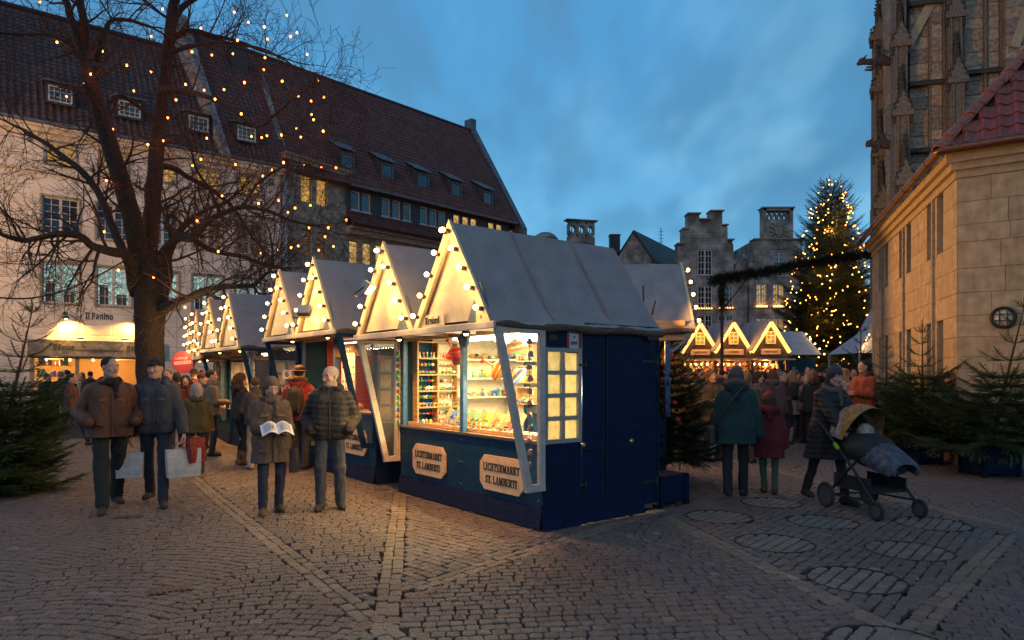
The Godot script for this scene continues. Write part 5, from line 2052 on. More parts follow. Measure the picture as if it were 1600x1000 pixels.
func build_stalls() -> void:
	var yaw := atan2(-0.792, 0.611)
	var X := Vector3(0.611, 0, 0.792)
	var Z := Vector3(-0.792, 0, 0.611)
	var corner := Vector3(0.31, 0, -6.97)
	var spot_of := func(s: float, shift := 0.0) -> Vector3: return corner - X * (1.5 + s) - Z * 0.9 + Z * shift
	# ---- the nearest stall: toys
	var b0 := B.new()
	var c1: Vector3 = spot_of.call(0.0)
	var s1 := stall(c1, yaw, 0.0, "nearest navy stall, full of toys, with white-framed glass wings and a barred side window", {"wings": M["white_wood"], "pale_posts": true, "e": 0.115})
	lit_tube(s1, 2.05, 0.35, 5.6)
	lit_tube(s1, 2.05, -0.35, 4.0)
	b0.lathe(PackedVector2Array([Vector2(0.001, 1.2), Vector2(0.015, 1.21), Vector2(0.015, 1.64), Vector2(0.001, 1.65)]), 8, Transform3D(Basis(), Vector3(1.27, 0, 0.47)))
	put("tube_lamp", b0, M["tube_white"], s1)  # unseen upright tube behind the side window, placed to brighten its panes
	lamp(Vector3(1.27, 1.42, 0.47), Color(1.0, 0.93, 0.74), 2.4, 0.03, s1)
	words("Kreisel", 0.075, M["black_ink"], s1, Vector3(0.36, 2.19, 1.522), Basis(), 0.8)
	var b := B.new()
	b.cbox(Vector3(0.36, 2.19, 1.508), Vector3(0.46, 0.13, 0.02), 0.003)
	put("goods_sign", b, M["cream_paint"], s1)
	b = B.new()
	b.prism(PackedVector2Array([Vector2(1.2, 2.12), Vector2(1.47, 2.12), Vector2(1.3, 2.36), Vector2(1.2, 2.36)]), 1.498, 1.516)
	put("goods_sign", b, M["cream_paint"], s1)
	words("K", 0.085, M["black_ink"], s1, Vector3(1.31, 2.2, 1.519), Basis(), 0.8)
	# notice on the door side, and the small plate beside it
	b = B.new()
	b.box(Vector3(1.503, 1.955, 0.47), Vector3(0.006, 0.26, 0.19))
	var nt := put("notice_frame", b, M["red_paint"], s1)
	b = B.new()
	b.box(Vector3(1.5075, 1.955, 0.47), Vector3(0.004, 0.215, 0.125))
	put("notice_sheet", b, mt("notice_white", 0.55, 0.5, 0.5, 0.6), nt)
	var side_basis := Basis(Vector3.UP, PI / 2)
	words("Lichtermarkt", 0.012, M["black_ink"], nt, Vector3(1.511, 2.04, 0.47), side_basis, 1.0, false)
	words("7", 0.035, M["black_ink"], nt, Vector3(1.511, 1.99, 0.47), side_basis, 1.0, false)
	words("DRV", 0.034, M["black_ink"], nt, Vector3(1.511, 1.93, 0.47), side_basis, 1.0, false)
	b = B.new()
	b.box(Vector3(1.503, 1.985, 0.76), Vector3(0.008, 0.07, 0.1))
	put("number_plate", b, M["canvas_edge"], s1)
	# clamp lamp and cable at the far corner of the door side
	b = B.new()
	b.box(Vector3(1.53, 2.02, -0.72), Vector3(0.06, 0.05, 0.16))
	b.tube(PackedVector3Array([Vector3(1.55, 2.0, -0.7), Vector3(1.56, 1.8, -0.72), Vector3(1.55, 1.6, -0.8), Vector3(1.54, 1.45, -0.86), Vector3(1.54, 1.52, -0.9)]), PackedFloat32Array([0.008]), 5)
	put("cable_box", b, M["black_metal"], s1)
	# interior: pigeonhole shelf on the left, long shelves at the back, display boxes on the counter
	var T := s1.transform
	var turned := yaw + PI / 2   # the end wall's own axes: x runs towards the back of the stall, z looks inwards
	var sh := thing("pigeonhole_shelf", T * Vector3(-1.43, 0.92, 0.42), turned, "pale wooden pigeonhole shelf of small toys on the left end wall of the nearest stall", "shelf")
	b = B.new()
	for k in 3:
		b = B.new()
		b.box(Vector3(-0.32 + 0.32 * k, 0.56, 0.06), Vector3(0.022, 1.14, 0.13))
		put("upright", b, M["wood_pine"], sh)
	for k in 6:
		b = B.new()
		b.box(Vector3(0, 0.0 + 0.225 * k, 0.062), Vector3(0.64, 0.018, 0.128))
		put("shelf_board", b, M["wood_pine"], sh)
	var TS := sh.transform
	for r in 5:
		for c in 10:
			var kind: int = [4, 3, 5, 2, 1][r] if c < 5 else [3, 6, 2, 0, 1][r]
			var x := -0.275 + 0.058 * c + (0.028 if c > 4 else 0.0)
			toy(kind, TS * Vector3(x, 0.011 + 0.225 * r, 0.07 + rng.randf_range(0, 0.03)), turned + rng.randf_range(-0.4, 0.4), 1.0, "in the %s row of pigeonholes" % ["bottom", "lower", "middle", "upper", "top"][r])
			if r != 4: toy((kind + 2) % 7, TS * Vector3(x, 0.011 + 0.225 * r + 0.105, 0.04), turned, 0.9, "hung behind the %s row of pigeonholes" % ["bottom", "lower", "middle", "upper", "top"][r])
	var mid := ["lowest", "middle", "top"]
	for k in 3:
		var y: float = [1.28, 1.55, 1.82][k]
		for e in 2:
			var where: String = "%s long shelf on the %s wall" % [mid[k], ["end", "back"][e]]
			var at: Vector3 = T * (Vector3(-1.34, y, -0.36) if e == 0 else Vector3(-0.46, y, -0.75))
			var ls := thing("wall_shelf", at, turned if e == 0 else yaw, "white %s in the nearest stall" % where, "shelf", "long shelves in the toy stall")
			b = B.new()
			b.box(Vector3(0, -0.01, 0), Vector3(0.94 if e == 0 else 1.7, 0.02, 0.2))
			put("shelf_board", b, M["shelf_white"], ls)
			for c in (9 if e == 0 else 7):
				if rng.randf() < 0.15: continue
				var x := -0.4 + 0.1 * c
				toy(rng.randi() % 7, ls.transform * Vector3(x - (0.4 if e else 0.0), 0.001, rng.randf_range(-0.05, 0.05)), turned + rng.randf_range(-1, 1), rng.randf_range(1.0, 1.8), "on the %s" % where)
	for k in 3:   # shadow boxes on the back wall
		var at := T * Vector3(-0.62, 1.20 + 0.3 * k, -0.66)
		var bx := thing("shadow_box", at, yaw, "pale shadow box of bright toys on the back wall, %s of three" % mid[k], "box", "shadow boxes on the back wall")
		b = B.new()
		b.box(Vector3(0, 0.10, 0.0), Vector3(0.36, 0.24, 0.012))
		for s in [-1.0, 1.0]:
			b.box(Vector3(s * 0.18, 0.10, 0.05), Vector3(0.014, 0.24, 0.1))
			b.box(Vector3(0, 0.10 + s * 0.115, 0.05), Vector3(0.36, 0.014, 0.098))
		put("case", b, M["wood_pine"], bx)
		for c in 6:
			toy(rng.randi() % 7, bx.transform * Vector3(-0.13 + 0.052 * c, -0.006, 0.05), yaw + 1.0, 1.4, "in the %s shadow box" % mid[k])
	# tilted display boxes with coloured backs
	var tints := [Color(0.08, 0.2, 0.5), Color(0.08, 0.42, 0.32), Color(0.12, 0.45, 0.22), Color(0.62, 0.45, 0.08), Color(0.6, 0.36, 0.12), Color(0.55, 0.16, 0.18)]
	for k in 6:
		var at := T * Vector3(-0.78 + 0.26 * k, 0.912, 0.42)
		var bx := thing("display_box", at, yaw, "slanting wooden display box with a %s back board on the counter" % ["blue", "teal", "green", "yellow", "orange", "pink"][k], "box", "display boxes on the toy counter")
		b = B.new()
		var tilt := Transform3D(Basis(Vector3.RIGHT, -0.55), Vector3(0, 0.02, 0.12))
		for s in [-1.0, 1.0]:
			b.box(Vector3(s * 0.125, 0.11, 0.03), Vector3(0.012, 0.24, 0.07), tilt)
		b.box(Vector3(0, 0.0, 0.03), Vector3(0.25, 0.012, 0.07), tilt)
		put("case", b, M["wood_pine"], bx)
		b = B.new()
		b.box(Vector3(0, 0.11, 0.0), Vector3(0.24, 0.22, 0.01), tilt)
		put("back_board", b, mt("display_tint_%d" % k, tints[k].r, tints[k].g, tints[k].b, 0.4), bx)
		for c in 4:
			toy(rng.randi() % 7, bx.transform * (tilt * Vector3(-0.09 + 0.06 * c, 0.01 + 0.07 * (c % 2), 0.025)), yaw, 0.9, "in the display box with the %s back" % ["blue", "teal", "green", "yellow", "orange", "pink"][k])
	for k in 5:   # flat trays along the front edge
		var at := T * Vector3(-1.14 + 0.57 * k, 0.911, 0.70)
		var tr := thing("sorting_tray", at, yaw, "shallow wooden tray of small toys %s" % ["at the left end of the toy counter", "left of the middle post", "at the foot of the middle post", "right of the middle post", "crammed with beads behind the right glass wing"][k], "tray", "trays along the front of the toy counter")
		b = B.new()
		b.box(Vector3(0, 0.005, 0), Vector3(0.55, 0.01, 0.26))
		for s in [-1.0, 1.0]:
			b.box(Vector3(s * 0.275, 0.024, 0), Vector3(0.01, 0.046, 0.27))
			b.box(Vector3(0, 0.024, s * 0.13), Vector3(0.54, 0.044, 0.01))
		b.box(Vector3(0, 0.02, 0), Vector3(0.01, 0.03, 0.25))
		put("tray", b, M["wood_pine"], tr)
		b = B.new()
		for c in (120 if k == 4 else 26):
			b.col = Color.from_hsv(rng.randf(), rng.randf_range(0.3, 0.95), rng.randf_range(0.1, 0.6))
			b.ball(Vector3(rng.randf_range(-0.25, 0.25), 0.022 + 0.02 * rng.randf(), rng.randf_range(-0.1, 0.1)), Vector3(rng.randf_range(0.01, 0.022), 0.012, rng.randf_range(0.01, 0.018)), 6, 4)
		put("small_toys", b, M["toy"], tr).set_meta("kind", "stuff")
	# hanging things
	tin_top(T * Vector3(-0.42, 1.86, 0.72), Basis(Vector3.BACK, 0.5), 0.85, [Color(0.42, 0.03, 0.03), Color(0.5, 0.05, 0.03), Color(0.45, 0.03, 0.03)], "big red humming top hanging farther left of the pair of red ones")
	tin_top(T * Vector3(-0.26, 1.80, 0.78), Basis(Vector3.BACK, -0.4), 0.8, [Color(0.45, 0.04, 0.03), Color(0.02, 0.05, 0.2), Color(0.42, 0.03, 0.03)], "red and blue humming top hanging beside the middle post")
	tin_top(T * Vector3(0.45, 1.66, 0.66), Basis(Vector3.BACK, 1.1), 1.0, [Color(0.5, 0.36, 0.08), Color(0.25, 0.1, 0.03), Color(0.5, 0.4, 0.15), Color(0.4, 0.05, 0.03)], "big striped humming top hanging right of the middle post")
	tin_top(T * Vector3(0.72, 1.58, 0.6), Basis(Vector3.BACK, 0.8), 0.8, [Color(0.55, 0.42, 0.1), Color(0.2, 0.14, 0.04), Color(0.05, 0.1, 0.3)], "yellow and brown humming top hanging lowest behind the glass wing")
	tin_top(T * Vector3(0.55, 1.92, 0.5), Basis(Vector3.BACK, 0.2), 0.9, [Color(0.5, 0.4, 0.06), Color(0.1, 0.3, 0.1), Color(0.5, 0.1, 0.05)], "green and yellow humming top hanging high under the ceiling")
	for q in [[-1.47, 0.95, "string of bright glazed fish and stars by the left post", 12, true], [1.44, 1.02, "string of brown clay bells hanging behind the right glass wing", 11, false]]:
		var st := thing("ornament_string", T * Vector3(q[0], 0.0, q[1]), yaw, q[2], "ornaments")
		b = B.new()
		b.rod(Vector3(0, 0.7, 0), Vector3(0, 2.05, 0), 0.003, 4)
		put("string", b, M["black_ink"], st)
		for k in q[3]:
			b = B.new()
			if q[4]:
				b.col = [Color(0.1, 0.4, 0.05), Color(0.5, 0.12, 0.03), Color(0.05, 0.18, 0.3), Color(0.12, 0.45, 0.06)][k % 4]
				for s in 5:
					var a := TAU * s / 5.0
					b.ball(Vector3(cos(a) * 0.022, 0.95 + 0.085 * k + sin(a) * 0.022, 0), Vector3(0.016, 0.016, 0.014), 6, 4)
				b.ball(Vector3(0, 0.95 + 0.085 * k, 0), Vector3(0.02, 0.02, 0.018), 6, 4)
			else:
				b.col = Color(0.16, 0.09, 0.045)
				b.lathe(PackedVector2Array([Vector2(0.034, 0.0), Vector2(0.032, 0.02), Vector2(0.02, 0.05), Vector2(0.001, 0.058)]), 9, Transform3D(Basis(Vector3.BACK, 0.3 * (k % 3 - 1)), Vector3(0.012 * (k % 2), 0.66 + 0.125 * k, 0)))
			put("glazed_star" if q[4] else "clay_bell", b, M["toy"], st)
	# ---- second stall: red goods, posters
	var c2: Vector3 = spot_of.call(3.75)
	var s2 := stall(c2, yaw, 0.12, "second navy stall along the row, red boards inside, posters on its posts", {"wings": M["navy"], "inner": M["red_board"], "e": 0.115})
	T = s2.transform
	lit_tube(s2, 2.12, 0.3, 1.8, Color(1.0, 0.72, 0.42))
	floodlight(T * Vector3(0.86, 2.5, 1.7), T * Vector3(0.55, 2.25, 1.4), "grey floodlight on the right-hand cream gable of the second stall", 0.5)
	floodlight(c1 + X * -0.75 + Z * 1.72 + Vector3.UP * 2.62, c1 + X * -0.42 + Z * 1.4 + Vector3.UP * 2.3, "grey floodlight on the cream gable farther back on the nearest stall", 0.4)
	b = B.new()
	b.box(Vector3(0.62, 1.62, 0.93), Vector3(0.5, 0.62, 0.012))
	var pg := put("poster", b, M["paper"], s2)
	b = B.new()
	for k in 24:
		b.ball(Vector3(0.42 + 0.10 * (k % 5) + rng.randf_range(-0.02, 0.02), 1.38 + 0.11 * (k / 5), 0.937), Vector3(rng.randf_range(0.012, 0.035), rng.randf_range(0.01, 0.025), 0.002), 7, 4)
	put("print", b, M["black_ink"], pg)
	b = B.new()
	b.cbox(Vector3(0.75, 1.98, 0.91), Vector3(1.35, 0.2, 0.02), 0.003)
	put("price_board", b, M["wood_brown"], s2)
	for k in 4:
		words(["Kaffee", "Kakao", "Glühwein", "Punsch"][k], 0.045, M["cream_paint"], s2, Vector3(0.4 + 0.7 * (k % 2), 2.02 - 0.085 * (k / 2), 0.923), Basis(), 0.9)
	words("HO", 0.12, M["black_ink"], s2, Vector3(1.18, 1.72, -0.80), Basis(), 1.0, false)
	b = B.new()
	b.box(Vector3(1.12, 1.5, -0.82), Vector3(0.34, 0.6, 0.012))
	b.box(Vector3(0.4, 1.6, -0.82), Vector3(0.3, 0.45, 0.012))
	b.box(Vector3(-0.5, 1.7, -0.82), Vector3(0.4, 0.3, 0.012))
	put("wall_sheet", b, M["paper"], s2)
	for y in [1.15, 1.45]:
		b = B.new()
		b.box(Vector3(-0.5, y, -0.72), Vector3(1.5, 0.02, 0.2))
		put("shelf_board", b, M["red_board"], s2)
		for k in 12:
			toy(rng.randi() % 7, T * Vector3(-1.15 + 0.12 * k, y + 0.01, -0.7), rng.randf() * 6.0, 1.8, "on the %s red shelf of the second stall" % ("lower" if y < 1.3 else "upper"))
	b = B.new()
	b.box(Vector3(-1.50, 1.6, 1.15), Vector3(0.012, 0.16, 0.16))
	put("number_sign", b, M["paper_white"], s2)
	words("6", 0.09, M["black_ink"], s2, Vector3(-1.490, 1.6, 1.15), side_basis, 1.0, false)
	for k in 10:
		toy(rng.randi() % 7, T * Vector3(-1.2 + 0.26 * k, 1.032, 0.7 + rng.randf_range(-0.12, 0.12)), rng.randf() * 6.0, 1.9, "on the counter of the second stall")
	# ---- third stall: books and leaves
	var c3: Vector3 = spot_of.call(8.25)
	var s3 := stall(c3, yaw, 0.04, "third stall along the row, pale boards and a window inside, books on its counter", {"wings": M["navy"], "inner": M["wood_pine"], "e": 0.115, "plaques": false})
	T = s3.transform
	lit_tube(s3, 2.04, 0.3, 2.2, Color(1.0, 0.74, 0.4))
	b = B.new()
	for k in 4:
		b.box(Vector3(0.15 + 0.2 * k, 1.5, -0.83), Vector3(0.03, 0.7, 0.03))
	for k in 4:
		b.box(Vector3(0.45, 1.17 + 0.22 * k, -0.828), Vector3(0.64, 0.03, 0.03))
	put("window", b, M["cream_paint"], s3)
	b = B.new()
	b.box(Vector3(0.45, 1.5, -0.84), Vector3(0.6, 0.66, 0.01))
	put("pane", b, M["glass_dark"], s3)
	b = B.new()
	b.box(Vector3(0.98, 1.62, -0.8), Vector3(0.3, 0.5, 0.012))
	put("poster", b, M["paper"], s3)
	b = B.new()
	b.ball(Vector3(0.98, 1.68, -0.79), Vector3(0.1, 0.12, 0.004), 12, 6)
	put("print", b, M["black_ink"], s3)
	var scr := thing("lit_screen", T * Vector3(1.28, 1.62, -0.6), yaw, "small bright screen glowing at the back of the third stall", "screen")
	b = B.new()
	b.box(Vector3.ZERO, Vector3(0.26, 0.26, 0.04))
	put("case", b, M["black_metal"], scr)
	b = B.new()
	b.box(Vector3(0, 0, 0.022), Vector3(0.23, 0.23, 0.004))
	put("screen", b, glow("screen_white", Color(1, 0.9, 0.75), 1.6), scr)
	spot(Vector3(0, 0, 0.05), Vector3(0, 0, 1), Color(1, 0.9, 0.75), 0.15, 80.0, scr)
	var covers := [["dark red", Color(0.2, 0.03, 0.03)], ["cream", Color(0.55, 0.45, 0.3)], ["brown", Color(0.2, 0.11, 0.05)], ["navy", Color(0.03, 0.06, 0.2)], ["pale green", Color(0.3, 0.4, 0.25)], ["orange", Color(0.5, 0.2, 0.04)], ["black", Color(0.02, 0.02, 0.02)], ["grey", Color(0.25, 0.25, 0.24)], ["pink", Color(0.5, 0.2, 0.2)], ["yellow", Color(0.5, 0.38, 0.08)]]
	for k in 10:
		var bk := thing("book", T * Vector3(-1.3 + 0.26 * k, 0.95, 0.72), yaw + rng.randf_range(-0.3, 0.3), "%s book lying on the third stall's counter" % covers[k][0], "book", "books on the third stall's counter")
		b = B.new()
		b.cbox(Vector3(0, 0.02, 0), Vector3(0.16, 0.04, 0.22), 0.004)
		var c: Color = covers[k][1]
		put("cover", b, mt("book_%d" % k, c.r, c.g, c.b, 0.5), bk)
		b = B.new()
		b.box(Vector3(0.005, 0.02, 0), Vector3(0.158, 0.03, 0.223))
		put("pages", b, M["paper"], bk)
	# ---- fourth stall, turned a little towards the square
	var yaw4 := atan2(-0.86, 0.51)
	var a4 := Vector3(-7.41, 0, -16.0)
	var X4 := Vector3(0.51, 0, 0.86)
	var Z4 := Vector3(-0.86, 0, 0.51)
	var s4 := stall(a4 - X4 * 0.75 - Z4 * 1.55, yaw4, -0.1, "farthest stall of the left row, turned towards the tree, partly hidden by the crowd", {"inner": M["wood_pine"], "e": 0.115, "plaques": false})
	lit_tube(s4, 1.92, 0.3, 2.2, Color(1.0, 0.72, 0.38))
	var rd := thing("round_sale_sign", W(287, 566, 16.6), 0.25, "round red sale sign with white lettering hanging near the tree trunk", "sign")
	b = B.new()
	b.lathe(PackedVector2Array([Vector2(0.001, -0.012), Vector2(0.27, -0.012), Vector2(0.27, 0.012), Vector2(0.001, 0.012)]), 32, Transform3D(Basis(Vector3.RIGHT, PI / 2), Vector3.ZERO))
	put("disc", b, M["sign_red"], rd)
	words("REDUZIERT", 0.075, M["paper_white"], rd, Vector3(0, -0.01, 0.016), Basis(Vector3.BACK, 0.1), 0.8, false)
	words("Lieblinge", 0.06, M["paper_white"], rd, Vector3(-0.05, 0.1, 0.016), Basis(Vector3.BACK, 0.1), 0.8, true, false)
	b = B.new()
	b.rod(Vector3(-0.15, 0.22, 0), Vector3(-0.15, 1.2, 0), 0.004, 4)
	b.rod(Vector3(0.15, 0.22, 0), Vector3(0.15, 1.2, 0), 0.004, 4)
	put("cords", b, M["black_ink"], rd)
	# ---- the stall behind the nearest one: its gable looks to the right
	build_back_stall()
	build_lit_gable_stalls()


func build_back_stall() -> void:
	var at := W(1066, 585, 10.4) + Vector3(-1.2, -EYE, -0.75)
	var o := thing("market_stall", at, PI / 2, "big canvas-roofed stall behind the nearest one, its bulb-lit gable seen edge-on", "market stall", "blue market stalls with twin bulb-lit gables")
	# its own z runs to the world's right
	var b := B.new()
	b.box(Vector3(0, 0.55, -0.2), Vector3(2.9, 1.0, 2.0))
	b.box(Vector3(0, 1.3, -1.2), Vector3(2.9, 2.4, 0.05))
	put("body", b, M["navy"], o)
	b = B.new()
	for x in [-1.42, 1.42]:
		b.box(Vector3(x, 1.65, 0.82), Vector3(0.07, 1.3, 0.07))
	put("post", b, M["blue_paint"], o)
	b = B.new()
	b.box(Vector3(0, 2.22, 0.1), Vector3(3.0, 0.28, 1.9))
	put("head_boards", b, M["wood_pine"], o)
	stall_roof(o, 0.13, -1.6, 1.2, 2, 5, 0.12, 1.02)
	lamp(Vector3(0, 2.0, 0.3), Color(1, 0.72, 0.38), 1.2, 0.05, o)
	b = B.new()
	b.ball(Vector3(0, 2.0, 0.3), Vector3.ONE * 0.05, 8, 6)
	put("bulb", b, M["bulb_warm"], o)
	# loose ties that stick up behind the roof
	b = B.new()
	var T := o.transform.affine_inverse()
	b.tube(PackedVector3Array([T * W(1006, 470, 9.6), T * W(1005, 455, 9.6), T * W(1005, 446, 9.6)]), PackedFloat32Array([0.012]), 5)
	b.tube(PackedVector3Array([T * W(1019, 492, 9.6), T * W(1022, 478, 9.6), T * W(1024, 470, 9.6)]), PackedFloat32Array([0.016, 0.012]), 5)
	put("tie_straps", b, M["black_metal"], o)
	var mast := thing("unseen_floodlight_mast", Vector3(2.7, 0, -18.5), 0.0, "unseen slim mast behind the market stalls, placed to light the chapel and tower", "lamp post")  # unseen mast that carries the lights for chapel and tower
	b = B.new()
	b.lathe(PackedVector2Array([Vector2(0.1, 0), Vector2(0.07, 0.3), Vector2(0.05, 3.9), Vector2(0.001, 3.91)]), 10)
	put("post", b, M["grey_metal"], mast)
	floodlight(Vector3(2.85, 4.0, -18.45), Vector3(9.3, 4.2, -14.0), "unseen floodlight on the hidden mast, placed to light the sandstone chapel", 34.0, 34.0)  # unseen, placed to light the left face of the chapel
	floodlight(Vector3(2.55, 4.1, -18.5), Vector3(18.8, 14.0, -29.0), "unseen floodlight on the hidden mast, placed to light the church tower", 85.0, 21.0)  # unseen, placed to light the tower from its left
	floodlight(Vector3(1.75, 2.35, -9.2), Vector3(8.6, 3.9, -11.4), "unseen small floodlight behind the nearest stall's ridge, turned to the chapel's near face", 7.0, 26.0)  # hidden from view, placed to light the chapel wall facing the camera


func build_lit_gable_stalls() -> void:
	var d := 24.0
	for k in 3:
		var px: float = [1087.0, 1138.0, 1195.0][k]
		var at := W(px, 585, d - 0.35 * k) - Vector3(0, EYE, 0)
		var o := thing("gabled_stall", at, 0.06, "dark wooden stall with a strip-lit gable, %s" % ["the one partly behind the decorated tree tub", "between its two twins", "next to the pale canvas roof"][k], "market stall", "strip-lit gabled stalls at the far side")
		var w := 0.64
		var b := B.new()
		b.box(Vector3(0, 0.5, -0.1), Vector3(w * 2 - 0.02, 1.0, 1.0))
		b.box(Vector3(0, 1.6, -1.0), Vector3(w * 2, 1.4, 0.05))
		b.box(Vector3(-w + 0.04, 1.55, 0.36), Vector3(0.1, 1.2, 0.1))
		b.box(Vector3(w - 0.04, 1.55, 0.36), Vector3(0.1, 1.2, 0.1))
		put("body", b, M["wood_brown"], o)
		b = B.new()
		var apex := 3.36
		var foot := 2.36
		b.prism(PackedVector2Array([Vector2(-w, foot - 0.2), Vector2(w, foot - 0.2), Vector2(w, foot), Vector2(0, apex), Vector2(-w, foot)]), 0.36, 0.42)
		put("gable_front", b, mt("gable_slate", 0.06, 0.055, 0.055, 0.7, tex_grain, 1.0, tex_brick, 1.0), o)
		b = B.new()
		for s in [-1.0, 1.0]:
			b.face([Vector3(0, apex + 0.1, 0.55), Vector3(s * (w + 0.03), foot + 0.06, 0.55), Vector3(s * (w + 0.03), foot + 0.06, -1.7), Vector3(0, apex + 0.1, -1.7)], Vector3(s, 1, 0))
			b.face([Vector3(0, apex + 0.06, 0.55), Vector3(s * (w + 0.03), foot + 0.02, 0.55), Vector3(s * (w + 0.03), foot + 0.02, -1.7), Vector3(0, apex + 0.06, -1.7)], Vector3(-s, -1, 0))
		put("roof", b, M["canvas"], o)
		for s in [-1.0, 1.0]:
			b = B.new()
			b.beam(Vector3(0, apex - 0.02, 0.48), Vector3(s * w, foot - 0.02, 0.48), 0.09, 0.1, Vector3(0, 0, 1))
			put("light_strip", b, M["strip_warm"], o)
		lamp(Vector3(0, 2.9, 0.75), Color(1, 0.66, 0.28), 0.7, 0.3, o)
		window(o, Rect2(-0.16, 2.62, 0.32, 0.42), 0.46, 2, 3, M["pane_bright"], M["cream_paint"], 0.03, 0.02)
		b = B.new()
		b.cbox(Vector3(0, 2.36, 0.48), Vector3(0.68, 0.19, 0.04), 0.015)
		var sg := put("name_board", b, M["sign_cream"], o)
		words(["WEIHNACHTEN", "GLÜHWEIN", "HANSE MARKT"][k], 0.06, M["black_ink"], sg, Vector3(0, 2.36, 0.503), Basis(), 0.72)
		b = B.new()
		b.box(Vector3(0, 2.1, 0.6), Vector3(w * 2 + 0.02, 0.05, 0.6))
		put("awning_flap", b, M["white_wood"], o)
		b = B.new()
		b.box(Vector3(0, 1.12, 0.42), Vector3(w * 2 - 0.02, 0.14, 0.5))
		put("counter", b, M["red_board"], o)
		lamp(Vector3(0, 1.95, 0.05), Color(1, 0.68, 0.3), 1.5, 0.06, o)
		b = B.new()
		for i in 5:
			b.ball(Vector3(-0.4 + 0.2 * i, 1.95, 0.05), Vector3.ONE * 0.035, 7, 5)
		put("bulbs", b, M["bulb_warm"], o).set_meta("kind", "stuff")
		b = B.new()
		for i in 120:
			b.col = Color.from_hsv(fmod(0.92 + rng.randf() * 0.28, 1.0), rng.randf_range(0.3, 0.9), rng.randf_range(0.2, 0.85))
			var s := rng.randf_range(0.025, 0.07)
			b.ball(Vector3(rng.randf_range(-0.58, 0.58), rng.randf_range(1.2, 2.02), rng.randf_range(-0.7, 0.3)), Vector3(s, s * rng.randf_range(0.8, 1.4), s), 7, 5)
		put("hanging_goods", b, M["toy"], o).set_meta("kind", "stuff")
	# the plain canvas roof with a column of bulbs on its right edge
	var o := thing("canvas_stall", W(1228, 585, 24.6) - Vector3(0, EYE, 0), 0.0, "stall with a plain blue-grey canvas roof and bulbs down its right edge", "market stall")
	var b := B.new()
	b.quad(Vector3(-1.2, 2.3, 0.4), Vector3(1.12, 2.3, 0.4), Vector3(0.98, 3.2, -0.9), Vector3(-1.2, 3.2, -0.9))
	b.quad(Vector3(1.12, 2.3, -2.2), Vector3(-1.2, 2.3, -2.2), Vector3(-1.2, 3.2, -0.9), Vector3(0.98, 3.2, -0.9))
	put("canvas_roof", b, M["canvas_white"], o)
	b = B.new()
	b.box(Vector3(0, 1.1, -0.8), Vector3(2.1, 2.2, 1.8))
	put("body", b, M["navy"], o)
	for k in 5:
		var t := k / 4.0
		gable_bulb(o, Vector3(lerpf(1.0, 1.14, t), lerpf(3.1, 2.32, t), lerpf(-0.8, 0.36, t)), Vector3(0.8, 0, 0), 0.1, true)
	# white tent behind the chapel's edge
	o = thing("pagoda_tent", W(1366, 585, 30.0) - Vector3(0, EYE, 0), 0.0, "white peaked tent at the far side, beyond the corner of the chapel", "tent")
	b = B.new()
	for s in [[-1, -1, 1, -1], [1, -1, 1, 1], [1, 1, -1, 1], [-1, 1, -1, -1]]:
		b.face([Vector3(s[0] * 1.4, 2.5, s[1] * 1.4), Vector3(s[2] * 1.4, 2.5, s[3] * 1.4), Vector3(s[2] * 0.5, 3.4, s[3] * 0.5), Vector3(s[0] * 0.5, 3.4, s[1] * 0.5)], Vector3(s[0] + s[2], 1.0, s[1] + s[3]))
		b.face([Vector3(s[0] * 0.5, 3.4, s[1] * 0.5), Vector3(s[2] * 0.5, 3.4, s[3] * 0.5), Vector3(0, 4.7, 0)], Vector3(s[0] + s[2], 1.0, s[1] + s[3]))
	put("canvas_roof", b, M["canvas_white"], o)
	b = B.new()
	for x in [-1.35, 1.35]:
		for z in [-1.35, 1.35]:
			b = B.new()
			b.rod(Vector3(x, 0, z), Vector3(x, 2.5, z), 0.05)
			put("pole", b, M["grey_metal"], o)
	for k in 4:
		gable_bulb(o, Vector3(-1.3 + 0.22 * k, 2.55 + 0.25 * k, 1.36 - 0.2 * k), Vector3(-0.3, 0, 0), 0.1, true)


# ---------------------------------------------------------------- the bare tree with its fairy lights

var twigs: B
var limb_points: Array = []


func grow(p: Vector3, dir: Vector3, len: float, r: float, depth: int, r2: RandomNumberGenerator) -> void:
	var n := 5 if depth > 1 else 4
	var pts := PackedVector3Array([p])
	var rad := PackedFloat32Array([r])
	var d := dir.normalized()
	for k in n:
		d = (d + Vector3(r2.randf_range(-1, 1), r2.randf_range(-0.8, 1.0), r2.randf_range(-1, 1)) * 0.24).normalized()
		p += d * len / n
		pts.push_back(p)
		rad.push_back(lerpf(r, maxf(r * 0.3, 0.0045), (k + 1.0) / n))
		if depth > 0:
			var kids := 1 if r2.randf() < (0.80 if depth > 1 else 0.62) else 0
			if k == n - 1: kids = 1
			for q in kids:
				var side := d.cross(Vector3(r2.randf_range(-1, 1), r2.randf_range(-1, 1), r2.randf_range(-1, 1))).normalized()
				var nd := (d * r2.randf_range(0.5, 0.9) + side * r2.randf_range(0.5, 0.95) + Vector3(0, r2.randf_range(-0.15, 0.2), 0)).normalized()
				grow(p, nd, len * r2.randf_range(0.48, 0.72), maxf(rad[k + 1] * 0.7, 0.0045), depth - 1, r2)
	twigs.tube(pts, rad, 6 if r > 0.03 else 4 if r > 0.012 else 3, false)
	if depth >= 1: limb_points.push_back(pts[n / 2])


